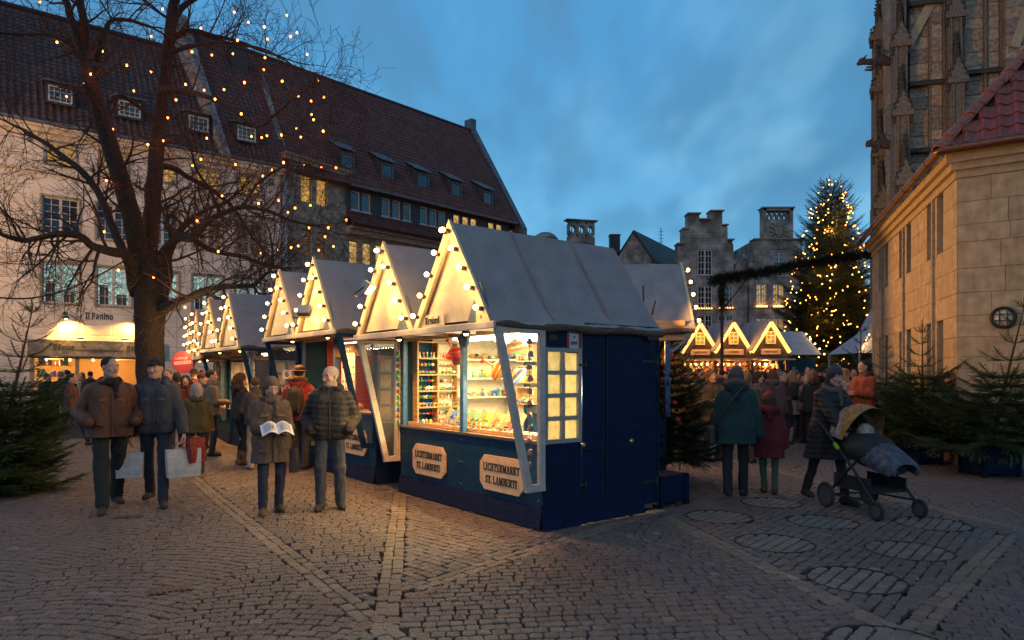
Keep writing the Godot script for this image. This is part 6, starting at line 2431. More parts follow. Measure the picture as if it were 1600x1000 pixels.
func build_bare_tree() -> void:
	var D := 18.0
	var base := W(236, 680, D)
	base.y = 0
	var o := thing("bare_tree", base, 0.0, "tall bare tree with a thick forked trunk and fairy lights in its branches", "tree")
	var r2 := RandomNumberGenerator.new()
	r2.seed = 12
	twigs = B.new()
	# main limbs: [pixel x, pixel y, metres nearer or farther, thickness in pixels] as measured from the photograph
	var limbs := [
		["trunk", [[237, 692, 0, 70], [237, 660, 0, 58], [236, 600, 0, 50], [234, 520, 0, 50], [233, 455, 0, 54], [230, 405, 0.1, 44]]],
		["limb", [[222, 420, 0, 34], [208, 350, -0.2, 34], [192, 290, -0.4, 32], [168, 215, -0.6, 29], [148, 150, -0.8, 25], [135, 105, -1.0, 20], [122, 60, -1.0, 15], [100, -5, -1.2, 12]]],
		["limb", [[134, 110, -1.0, 17], [133, 60, -0.6, 16], [126, 0, -0.4, 13], [120, -40, -0.2, 9]]],
		["limb", [[230, 420, 0.1, 34], [236, 350, 0.3, 31], [241, 290, 0.5, 28], [248, 210, 0.8, 26], [258, 120, 1.0, 22], [266, 50, 1.2, 19], [274, -15, 1.4, 15]]],
		["limb", [[262, 65, 1.2, 11], [285, 52, 1.4, 9], [304, 48, 1.6, 8], [335, 56, 1.8, 7], [370, 64, 2.0, 6], [405, 78, 2.4, 5], [434, 87, 2.6, 4]]],
		["limb", [[262, 82, 1.1, 9], [300, 72, 0.6, 7], [340, 66, 0.2, 6], [372, 70, 0, 5], [420, 80, -0.2, 4], [470, 110, -0.3, 3]]],
		["limb", [[268, 35, 1.2, 12], [292, 6, 1.4, 10], [320, -12, 1.6, 8]]],
		["limb", [[250, 140, 0.8, 14], [290, 142, 0.2, 10], [328, 153, -0.4, 9], [365, 172, -0.8, 8], [402, 198, -1.0, 6], [432, 178, -1.2, 5], [456, 156, -1.3, 3]]],
		["limb", [[240, 260, 0.5, 14], [268, 262, 0.9, 11], [300, 280, 1.4, 9], [335, 300, 1.8, 8], [365, 325, 2.0, 7], [395, 372, 2.2, 5]]],
		["limb", [[215, 458, 0, 30], [200, 402, -0.5, 20], [177, 394, -0.9, 18], [148, 386, -1.3, 15], [122, 368, -1.6, 13], [91, 366, -1.8, 12], [60, 372, -2.0, 10], [36, 376, -2.2, 9], [5, 368, -2.4, 6]]],
		["limb", [[196, 400, -0.5, 17], [186, 380, -0.3, 16], [168, 334, -0.1, 14], [150, 296, 0.2, 13], [128, 268, 0.4, 12], [100, 246, 0.6, 10], [68, 222, 0.8, 8], [40, 205, 1.0, 6], [10, 190, 1.1, 4]]],
		["limb", [[240, 420, 0.2, 24], [256, 395, 0, 19], [278, 372, -0.3, 16], [300, 372, -0.6, 14], [320, 352, -0.8, 11], [345, 335, -1.0, 10], [379, 324, -1.2, 8], [418, 329, -1.4, 7], [455, 345, -1.6, 5], [490, 352, -1.7, 4]]],
		["limb", [[300, 372, -0.6, 11], [324, 388, -0.3, 10], [350, 396, 0, 9], [380, 401, 0.2, 8], [410, 412, 0.5, 7], [440, 420, 0.7, 5]]],
		["limb", [[252, 486, 0, 26], [268, 476, -0.4, 18], [296, 465, -0.9, 14], [325, 452, -1.3, 12], [355, 448, -1.6, 10], [392, 446, -1.8, 9], [408, 436, -1.9, 7], [422, 422, -2.0, 5]]],
		["limb", [[242, 500, 0, 30], [258, 440, 0.5, 24], [262, 400, 0.8, 18], [275, 368, 1.1, 14], [292, 350, 1.4, 11], [318, 330, 1.6, 8], [350, 318, 1.8, 6]]],
		["limb", [[246, 190, 0.8, 10], [215, 165, 0.2, 8], [185, 150, 0, 7], [160, 175, -0.2, 5]]],
		["limb", [[138, 118, -1, 9], [110, 72, -1.2, 7], [70, 55, -1.4, 6], [30, 54, -1.6, 5], [-10, 50, -1.7, 4]]],
		["limb", [[152, 95, -0.8, 10], [170, 36, -0.4, 8], [200, 32, 0, 7], [235, 42, 0.4, 5]]],
		["limb", [[345, 335, -1, 7], [330, 300, -1.4, 6], [310, 270, -1.8, 5], [300, 240, -2.0, 4]]],
		["limb", [[379, 324, -1.2, 6], [400, 290, -0.8, 5], [440, 262, -0.5, 4], [480, 260, -0.3, 3]]],
	]
	for l in limbs:
		var raw: Array = l[1]
		var pts := PackedVector3Array()
		var rad := PackedFloat32Array()
		var n := raw.size()
		for k in n - 1:
			for s in 4:
				var t := s / 4.0
				var a: Array = raw[maxi(k - 1, 0)]
				var b0: Array = raw[k]
				var c: Array = raw[k + 1]
				var e: Array = raw[mini(k + 2, n - 1)]
				var q := []
				for m in 4:
					q.push_back(cubic_interpolate(b0[m], c[m], a[m], e[m], t))
				var d: float = D + q[2] * 1.3
				pts.push_back(W(q[0], q[1], d) - base + Vector3(r2.randf_range(-0.02, 0.02), 0, r2.randf_range(-0.02, 0.02)))
				rad.push_back(q[3] / F * d * 0.42)
		var z: Array = raw[n - 1]
		pts.push_back(W(z[0], z[1], D + z[2] * 1.3) - base)
		rad.push_back(z[3] / F * D * 0.42)
		var m2 := B.new()
		m2.tube(pts, rad, 12 if l[0] == "trunk" else 9)
		put(l[0], m2, M["bark"], o)
		if l[0] == "trunk": continue
		for k in range(5, pts.size()):
			var f := float(k) / pts.size()
			if r2.randf() > 0.5 + 0.4 * f: continue
			var d := (pts[k] - pts[k - 1]).normalized()
			var side := d.cross(Vector3(r2.randf_range(-1, 1), r2.randf_range(-0.6, 0.6), r2.randf_range(-1, 1))).normalized()
			var dir := (d * 0.5 + side + Vector3(0, r2.randf_range(-0.2, 0.35), 0)).normalized()
			grow(pts[k], dir, r2.randf_range(0.7, 1.75), clampf(rad[k] * 0.42, 0.009, 0.045), 3 if r2.randf() < 0.6 else 2, r2)
		var last := pts.size() - 1
		grow(pts[last], pts[last] - pts[last - 1], 1.6, rad[last] * 0.9, 3, r2)
		grow(pts[last], (pts[last] - pts[last - 1]).normalized() + Vector3(0.3, 0.3, 0.4), 1.2, rad[last] * 0.7, 2, r2)
	var crown := put("crown", twigs, M["twig"], o)  # every fine twig grown from the limbs, joined in one mesh
	print("twig vertices ", twigs.v.size())
	# fairy lights hang in the branches: three strings, each with its own bulbs
	var spots := [[89, 66], [160, 80], [142, 116], [132, 130], [198, 102], [236, 112], [209, 142], [192, 152], [176, 202], [104, 151], [62, 3], [254, 14], [236, 57], [263, 123], [290, 132], [275, 156], [262, 184], [319, 141], [350, 140], [336, 155], [377, 178], [382, 129], [409, 215], [417, 212], [393, 213], [255, 220], [231, 226], [314, 249], [301, 259], [323, 216], [368, 257], [300, 81], [331, 86], [364, 84], [371, 63], [314, 44], [366, 19], [388, 35], [413, 42], [418, 61], [414, 90], [412, 109], [441, 127], [448, 24], [454, 57], [464, 51], [480, 85], [497, 125], [506, 152], [466, 150], [486, 158], [487, 179], [490, 187], [463, 200], [470, 214], [440, 211], [443, 254], [475, 258], [425, 265], [410, 275], [403, 289], [404, 318], [435, 313], [347, 306], [384, 316], [450, 332], [461, 325], [485, 321], [483, 356], [513, 356], [508, 370], [466, 384], [525, 262], [502, 262], [541, 344], [521, 385], [206, 353], [163, 362], [166, 282], [187, 306], [273, 370], [341, 393], [434, 391], [455, 387], [408, 395], [240, 433], [185, 422], [289, 480], [418, 427], [498, 391], [308, 345], [505, 205]]
	var strings := []
	for k in 3:
		var s := thing("fairy_lights", base, 0.0, ["string of amber fairy lights among the upper branches of the bare tree", "string of amber fairy lights in the middle branches on the tree's street side", "string of amber fairy lights in the lower branches near the stall roofs"][k], "fairy lights", "fairy lights in the bare tree")
		strings.push_back(s)
	var bulb := B.new()
	bulb.ball(Vector3.ZERO, Vector3(0.026, 0.03, 0.026), 8, 6)
	var bm := bulb.mesh()
	var last := [null, null, null]
	for q in spots:
		var k := 0 if q[1] < 135 else 1 if q[1] < 260 else 2
		var p := W(q[0], q[1], D + r2.randf_range(-2.6, 1.8)) - base
		var bl := put("bulb", bm, M["bulb_fairy"], strings[k])
		bl.position = p
		lamp(p, Color(1.0, 0.52, 0.2), 0.07, 0.028, strings[k])
		var cb := B.new()
		cb.rod(p + Vector3(0, 0.03, 0), p + Vector3(0.02, 0.16, 0.03), 0.006, 4)
		if last[k] != null and (last[k] - p).length() < 3.6:
			var a: Vector3 = last[k] + Vector3(0.02, 0.16, 0.03)
			var e: Vector3 = p + Vector3(0.02, 0.16, 0.03)
			cb.tube(PackedVector3Array([a, (a + e) / 2 - Vector3(0, 0.12, 0), e]), PackedFloat32Array([0.007]), 3)
		put("cable", cb, M["black_ink"], strings[k])
		last[k] = p
	# a slack power cable across the house front
	var c := B.new()
	var pts := PackedVector3Array()
	for k in 21:
		var t := k / 20.0
		pts.push_back(W(lerpf(-60, 215, t), lerpf(452, 396, t) + 42.0 * sin(PI * t) * (1.0 - 0.25 * t), lerpf(16.0, 17.6, t)))
	c.tube(pts, PackedFloat32Array([0.02]), 6)
	tag(put("power_cable", c, M["black_metal"]), "slack black cable slung from the tree across the white house front", "cable")


# ---------------------------------------------------------------- firs

var spray_mesh: ArrayMesh


func make_spray() -> ArrayMesh:   # a twig of unit length along z, needles on both sides and on top
	var b := B.new()
	var r := RandomNumberGenerator.new()
	r.seed = 77
	b.col = Color(0.7, 0.6, 0.45)
	b.tube(PackedVector3Array([Vector3.ZERO, Vector3(0, 0.01, 0.5), Vector3(0, 0.0, 1.0)]), PackedFloat32Array([0.018, 0.014, 0.006]), 3, false)
	for k in 30:
		var z := 0.03 + 0.95 * k / 30.0
		for s in [-1.0, 1.0, 0.0]:
			if s == 0.0 and k % 2: continue
			var l := r.randf_range(0.15, 0.21) * (1.0 - 0.35 * z)
			var d := Vector3(s * 0.85, 0.25 if s != 0.0 else 0.8, 0.62 + r.randf_range(-0.2, 0.2)).normalized()
			d = d.rotated(Vector3.BACK, r.randf_range(-0.25, 0.25))
			var w := d.cross(Vector3(0, 1, 0.3)).normalized() * 0.014
			var p := Vector3(0, 0.005, z)
			b.col = Color(1, 1, 1) * r.randf_range(0.75, 1.2)
			b.tri(p - w, p + w, p + d * l)
	return b.mesh()


func fir(o: Node3D, H: float, R: float, sd: int, sl: float, whorls: int, per: int, tone: Color, low := 0.12, top_gap := 0.0, lean := Vector3.ZERO, aspect := 0.9) -> void:
	var r2 := RandomNumberGenerator.new()
	r2.seed = sd
	var tr := B.new()
	var tp := Vector3(0, H, 0) + lean
	tr.tube(PackedVector3Array([Vector3.ZERO, tp * 0.5 + Vector3(0.01, 0, 0), tp]), PackedFloat32Array([H * 0.016 + 0.01, H * 0.009, 0.006]), 8)
	put("trunk", tr, M["fir_bark"], o)
	var br := B.new()
	var xs := []
	for w in whorls:
		var f := lerpf(low, 1.0, pow((w + 0.5) / whorls, 0.95))
		if f > 0.985: continue
		var thin := top_gap > 0.0 and f > 0.56
		if thin and w % 2 == 0: continue
		var y := f * H
		var reach := R * pow(1.0 - (f - low) / (1.0 - low), aspect) + 0.05 * R
		if thin: reach *= 0.72
		if top_gap > 0.0: reach *= r2.randf_range(0.82, 1.12)
		var start := r2.randf() * TAU
		for k in (per / 2 if thin else per):
			var a := start + TAU * (k + r2.randf_range(-0.25, 0.25)) / (per / 2 if thin else per)
			var len := reach * r2.randf_range(0.72, 1.12)
			var out := Vector3(cos(a), 0, sin(a))
			var rise := lerpf(-0.12, 0.55, f) + r2.randf_range(-0.1, 0.1)
			var p0 := tp * f
			var pts := PackedVector3Array()
			for s in 6:
				var t := s / 5.0
				pts.push_back(p0 + out * len * t + Vector3(0, len * (rise * t - 0.24 * t * (1.0 - t) * 1.6 + 0.10 * t * t), 0))
			br.tube(pts, PackedFloat32Array([0.006 + 0.008 * len, 0.003]), 4, false)
			var n := maxi(3, int(len / (sl * 0.30)))
			for s in n:
				var t := 0.16 + 0.84 * (s + 0.5) / n
				var i := mini(int(t * 5.0), 4)
				var p := pts[i].lerp(pts[i + 1], t * 5.0 - i)
				var d := (pts[i + 1] - pts[i]).normalized()
				for g in [-1.0, 1.0]:
					var side: Vector3 = d.cross(Vector3.UP).normalized() * g
					var dir: Vector3 = (d * 0.75 + side * 0.8 + Vector3(0, r2.randf_range(-0.22, 0.12), 0)).normalized()
					var q := p
					var steps := maxi(1, int((1.0 - t * 0.8) * len * 0.62 / (sl * 0.7) + 0.5))
					for m in steps:
						xs.push_back([q, dir, sl * lerpf(1.0, 0.62, f) * r2.randf_range(0.75, 1.2), r2.randf()])
						if m > 0 or steps > 1:
							var sd2: Vector3 = dir.cross(Vector3.UP).normalized() * (1.0 if r2.randf() < 0.5 else -1.0)
							xs.push_back([q, (dir + sd2 * 0.9 + Vector3(0, r2.randf_range(-0.2, 0.1), 0)).normalized(), sl * r2.randf_range(0.6, 0.95), r2.randf()])
						q += dir * sl * 0.7
						dir = (dir + Vector3(r2.randf_range(-0.15, 0.15), -0.04, r2.randf_range(-0.15, 0.15))).normalized()
				xs.push_back([p, (d + Vector3(0, r2.randf_range(-0.15, 0.2), 0)).normalized(), sl * lerpf(1.0, 0.62, f), r2.randf()])
			xs.push_back([pts[5], (pts[5] - pts[4]).normalized(), sl * lerpf(1.1, 0.7, f), r2.randf()])
	for k in 4:
		xs.push_back([tp * (1.0 - 0.02 * k) , (Vector3.UP + Vector3(r2.randf_range(-0.3, 0.3), 0, r2.randf_range(-0.3, 0.3))).normalized(), sl, 0.5])
	put("branches", br, M["fir_bark"], o)
	var mm := MultiMesh.new()
	mm.transform_format = MultiMesh.TRANSFORM_3D
	mm.use_colors = true
	mm.mesh = spray_mesh
	mm.instance_count = xs.size()
	for i in xs.size():
		var d: Vector3 = xs[i][1]
		var x := Vector3.UP.cross(d).normalized() if absf(d.y) < 0.98 else Vector3.RIGHT
		var y := d.cross(x)
		var s: float = xs[i][2]
		mm.set_instance_transform(i, Transform3D(Basis(x * s, y * s, d * s), xs[i][0]))
		var t: float = 0.6 + 0.8 * xs[i][3]
		mm.set_instance_color(i, Color(tone.r * t, tone.g * t, tone.b * t))
	var m := MultiMeshInstance3D.new()
	m.name = "needles"
	m.multimesh = mm
	m.material_override = M["needles"]
	m.set_meta("kind", "stuff")
	o.add_child(m)
	print("fir sprays ", xs.size())


func tub(at: Vector3, turn: float, s: Vector3, label: String) -> void:
	var o := thing("tree_tub", at, turn, label, "planter", "blue tubs under the small firs")
	var b := B.new()
	b.cbox(Vector3(0, s.y / 2 + 0.04, 0), s, 0.012)
	put("box", b, M["navy_dull"], o)
	for x in [-1.0, 1.0]:
		for z in [-1.0, 1.0]:
			b = B.new()
			b.box(Vector3(x * (s.x / 2 - 0.01), s.y / 2 + 0.02, z * (s.z / 2 - 0.01)), Vector3(0.06, s.y + 0.04, 0.06))
			put("leg", b, M["tarp_navy"], o)
	b = B.new()
	b.box(Vector3(0, s.y + 0.01, s.z / 2), Vector3(s.x, 0.05, 0.03))
	b.box(Vector3(0, 0.1, s.z / 2), Vector3(s.x, 0.05, 0.03))
	put("frame", b, M["tarp_navy"], o)
	b = B.new()
	b.cbox(Vector3(0.0, s.y * 0.55, s.z / 2 + 0.012), Vector3(0.16, 0.1, 0.02), 0.004)
	put("label_plate", b, M["canvas_edge"], o)


func build_firs() -> void:
	spray_mesh = make_spray()
	var tone := Color(0.075, 0.115, 0.045)
	var o := thing("fir_tree", Vector3(-7.1, 0, -9.3), 0.0, "dense young fir at the left edge of the square, reaching out over the setts", "tree", "small firs in tubs")
	fir(o, 2.5, 0.95, 41, 0.16, 22, 9, Color(0.10, 0.14, 0.04), 0.06, 1.0, Vector3(0.5, 0, -0.1), 0.62)
	tub(Vector3(-7.1, 0, -9.3), 0.3, Vector3(0.5, 0.42, 0.5), "blue tub hidden under the fir at the left edge")
	var g := G(1440, 724)
	o = thing("fir_tree", g + Vector3(0, 0.35, 0), 0.4, "bushy fir against the chapel wall with three spiky leaders", "tree", "small firs in tubs")
	fir(o, 2.15, 1.02, 42, 0.14, 19, 9, tone, 0.06, 1.0, Vector3(0.02, 0, 0.0), 0.9)
	tub(g, 0.15, Vector3(0.44, 0.42, 0.44), "blue wooden tub with a pale plate beneath the bushy fir by the chapel")
	g = G(1546, 742)
	o = thing("fir_tree", g + Vector3(0, 0.4, 0), 1.4, "open-branched fir with a leaning bare leader before the chapel corner", "tree", "small firs in tubs")
	fir(o, 2.25, 1.05, 43, 0.14, 16, 8, tone, 0.05, 1.0, Vector3(-0.8, 0, 0.1), 0.8)
	tub(g, 0.1, Vector3(0.6, 0.45, 0.5), "wider blue wooden tub beneath the fir before the chapel corner")
	g = G(1385, 703)
	o = thing("fir_tree", g + Vector3(0, 0.3, 0), 2.1, "fir half hidden behind the man in the orange jacket", "tree", "small firs in tubs")
	fir(o, 2.0, 0.85, 44, 0.14, 17, 9, tone, 0.06, 1.0)
	tub(g, 0.2, Vector3(0.44, 0.4, 0.44), "blue tub in deep shade under the fir behind the orange jacket")
	g = G(1345, 668)
	o = thing("fir_tree", g + Vector3(0, 0.3, 0), 0.7, "slim fir standing farthest back along the chapel wall", "tree", "small firs in tubs")
	fir(o, 3.0, 1.1, 45, 0.2, 16, 9, tone, 0.06, 1.0)
	g = G(1046, 752)
	o = thing("fir_tree", g + Vector3(0, 0.3, 0), 0.3, "fir with red gnome ornaments beside the nearest stall's back corner", "tree", "small firs in tubs")
	fir(o, 1.95, 0.82, 46, 0.14, 17, 10, Color(0.06, 0.09, 0.035), 0.05, 0.0, Vector3(-0.05, 0, 0), 0.7)
	tub(G(1030, 786), -0.9, Vector3(0.46, 0.34, 0.5), "blue tub with a small vent plate at the nearest stall's back corner")
	# gnomes and red balls on that fir
	for q in [[1048, 545, 9.9], [1038, 556, 9.9], [1054, 630, 9.7], [1076, 652, 9.8], [1059, 656, 9.6], [1062, 662, 9.7]]:
		var e := thing("gnome_ornament" if q[1] < 600 else "red_ornament", W(q[0], q[1], q[2]), 0.3, "red %s on the fir beside the nearest stall, at %s" % ["pointed gnome" if q[1] < 600 else "glass ornament", {545: "its very top", 556: "just under its top", 630: "mid-height towards the stall", 652: "mid-height on its outer side", 656: "mid-height in its heart", 662: "its lower middle"}[q[1]]], "ornament", "ornaments on the fir beside the nearest stall")
		var b := B.new()
		if q[1] < 600:
			b.lathe(PackedVector2Array([Vector2(0.05, 0.0), Vector2(0.045, 0.03), Vector2(0.025, 0.1), Vector2(0.002, 0.17)]), 9)
			put("hat", b, M["red_paint"], e)
			b = B.new()
			b.ball(Vector3(0, -0.02, 0), Vector3(0.04, 0.045, 0.04), 9, 6)
			put("face", b, M["paper"], e)
			b = B.new()
			b.lathe(PackedVector2Array([Vector2(0.02, -0.16), Vector2(0.055, -0.14), Vector2(0.03, -0.05), Vector2(0.001, -0.04)]), 8)
			put("coat", b, M["red_paint"], e)
		else:
			b.ball(Vector3.ZERO, Vector3.ONE * 0.04, 10, 7)
			put("ball", b, M["red_paint"], e)
	# ---- the great lit fir
	var at := W(1298, 600, 45.0)
	at.y = 0
	o = thing("christmas_tree", at, 0.0, "tall fir covered in warm lights, towering beside the grey gabled houses", "tree")
	fir(o, 14.3, 3.75, 47, 0.46, 38, 12, Color(0.055, 0.08, 0.035), 0.05, 0.0, Vector3.ZERO, 0.6)
	var s := thing("tree_lights", at, 0.0, "warm light chain wound all round the tall fir", "fairy lights")
	var r2 := RandomNumberGenerator.new()
	r2.seed = 5
	var bulb := B.new()
	bulb.ball(Vector3.ZERO, Vector3.ONE * 0.036, 7, 5)
	var bm := bulb.mesh()
	for k in 360:
		var f := r2.randf_range(0.84, 1.0) if k < 22 else 0.08 + 0.9 * (1.0 - pow(1.0 - r2.randf() * 0.98, 0.62))
		var rr := 3.7 * pow(1.0 - (f - 0.05) / 0.95, 0.6) * r2.randf_range(0.88, 1.08) + 0.12
		var a := r2.randf_range(-0.15, PI + 0.15)
		var bl := put("bulb", bm, M["bulb_fir"], s)
		bl.position = Vector3(cos(a) * rr, f * 14.3 + 0.1, sin(a) * rr)
	for k in 8:
		var f := 0.15 + 0.1 * k
		lamp(Vector3((1 if k % 2 else -1) * 0.9 * 3.5 * (1 - f), f * 14.0, 4.6 * pow(1.0 - f, 0.6)), Color(1, 0.66, 0.3), 2.2, 0.05, s)


# ---------------------------------------------------------------- garland, lanterns, pram

func build_street_things() -> void:
	# fir garland slung across the square from a slim pole
	var o := thing("fir_garland", W(1128, 585, 20.0) - Vector3(0, EYE, 0), 0.0, "heavy fir garland slung from a slim pole towards the chapel", "garland")
	var T := o.transform.affine_inverse()
	var b := B.new()
	var ends := PackedVector3Array()
	for q in [[1110, 439, 20.0], [1150, 432, 20.1], [1200, 424, 20.2], [1250, 414, 20.3], [1300, 405, 20.3], [1369, 396, 20.3]]:
		ends.push_back(T * W(q[0], q[1], q[2]))
	b.tube(ends, PackedFloat32Array([0.05]), 6)
	b.tube(PackedVector3Array([T * W(1128, 437, 20), T * W(1130, 465, 20), T * W(1128, 490, 20)]), PackedFloat32Array([0.05]), 6)
	put("rope", b, M["fir_bark"], o)
	b = B.new()
	b.rod(Vector3(0, 0, 0), T * W(1128, 436, 20), 0.045, 8)
	b.rod(T * W(1128, 485, 20), T * W(1165, 440, 19.6), 0.025, 6)
	put("pole", b, M["black_metal"], o)
	var xs := []
	for i in ends.size() - 1:
		for k in 60:
			var p := ends[i].lerp(ends[i + 1], k / 60.0)
			xs.push_back([p, (ends[i + 1] - ends[i]).normalized()])
	for k in 36:
		xs.push_back([(T * W(1128, 437, 20)).lerp(T * W(1128, 480, 20), k / 36.0), Vector3(0.1, -1, 0.1).normalized()])
	var mm := MultiMesh.new()
	mm.transform_format = MultiMesh.TRANSFORM_3D
	mm.use_colors = true
	mm.mesh = spray_mesh
	mm.instance_count = xs.size() * 12
	for i in xs.size() * 12:
		var d: Vector3 = (xs[i / 12][1] * rng.randf_range(-0.6, 0.9) + Vector3(rng.randf_range(-1, 1), rng.randf_range(-1, 1), rng.randf_range(-1, 1))).normalized()
		var x := d.cross(Vector3(0.3, 0.9, 0.2)).normalized()
		var s := rng.randf_range(0.14, 0.25)
		mm.set_instance_transform(i, Transform3D(Basis(x * s, d.cross(x) * s, d * s), xs[i / 12][0]))
		var t := rng.randf_range(0.5, 1.2)
		mm.set_instance_color(i, Color(0.026 * t, 0.04 * t, 0.02 * t))
	var m := MultiMeshInstance3D.new()
	m.name = "needles"
	m.multimesh = mm
	m.material_override = M["needles"]
	m.set_meta("kind", "stuff")
	o.add_child(m)
	# unseen lanterns and a floodlight, out of view at the left and behind the camera
	lantern(Vector3(-22.5, 0, -15.5), 7.6, 26.0, "unseen street lantern beyond the left edge, lighting the white house")  # out of view, warms the white house and the left of the square
	floodlight(Vector3(-22.2, 7.4, -15.4), Vector3(-14.5, 8.0, -34.0), "unseen floodlight on the street lantern's post, turned to the white house front", 120.0, 36.0, 2.0, Color(1.0, 0.77, 0.53))  # out of view, placed to brighten the white house front
	lantern(Vector3(1.5, 0, 6.5), 5.5, 9.0, "unseen street lantern behind the onlooker, placed to light the square ahead")  # out of view, placed to light the square from behind the camera
	drain(G(265, 922), 0.5, "small slotted drain cover among the arched setts")
	drain(G(200, 808), 0.2, "iron cover set in the setts by the brown-jacketed man's feet")
	pram()


func lantern(at: Vector3, hh: float, e: float, label: String) -> void:
	var o := thing("unseen_street_lantern", at, 0.0, label, "street lamp", "unseen street lanterns")
	var b := B.new()
	b.lathe(PackedVector2Array([Vector2(0.12, 0), Vector2(0.12, 0.5), Vector2(0.06, 0.6), Vector2(0.045, hh - 0.25), Vector2(0.16, hh - 0.2), Vector2(0.001, hh - 0.19)]), 12)
	put("post", b, M["black_metal"], o)
	b = B.new()
	b.lathe(PackedVector2Array([Vector2(0.25, hh + 0.26), Vector2(0.2, hh + 0.34), Vector2(0.05, hh + 0.45), Vector2(0.001, hh + 0.46)]), 12)
	put("hood", b, M["black_metal"], o)
	b = B.new()
	b.ball(Vector3(0, hh + 0.02, 0), Vector3.ONE * 0.2, 12, 8)
	put("lamp_globe", b, glow("lantern_glow", Color(1, 0.66, 0.32), 9.0), o)
	lamp(Vector3(0, hh + 0.02, 0), Color(1.0, 0.70, 0.42), e, 0.2, o, 80.0)


func drain(at: Vector3, turn: float, label: String) -> void:
	var o := thing("drain_cover", at + Vector3(0, -0.007, 0), turn, label, "drain cover")
	var b := B.new()
	b.cbox(Vector3(0, 0.0, 0), Vector3(0.30, 0.02, 0.16), 0.004)
	put("frame", b, M["black_metal"], o)
	for k in 7:
		b = B.new()
		b.cbox(Vector3(-0.12 + 0.04 * k, 0.012, 0), Vector3(0.022, 0.012, 0.13), 0.003)
		put("bar", b, mt("cast_iron", 0.05, 0.042, 0.036, 0.5), o)


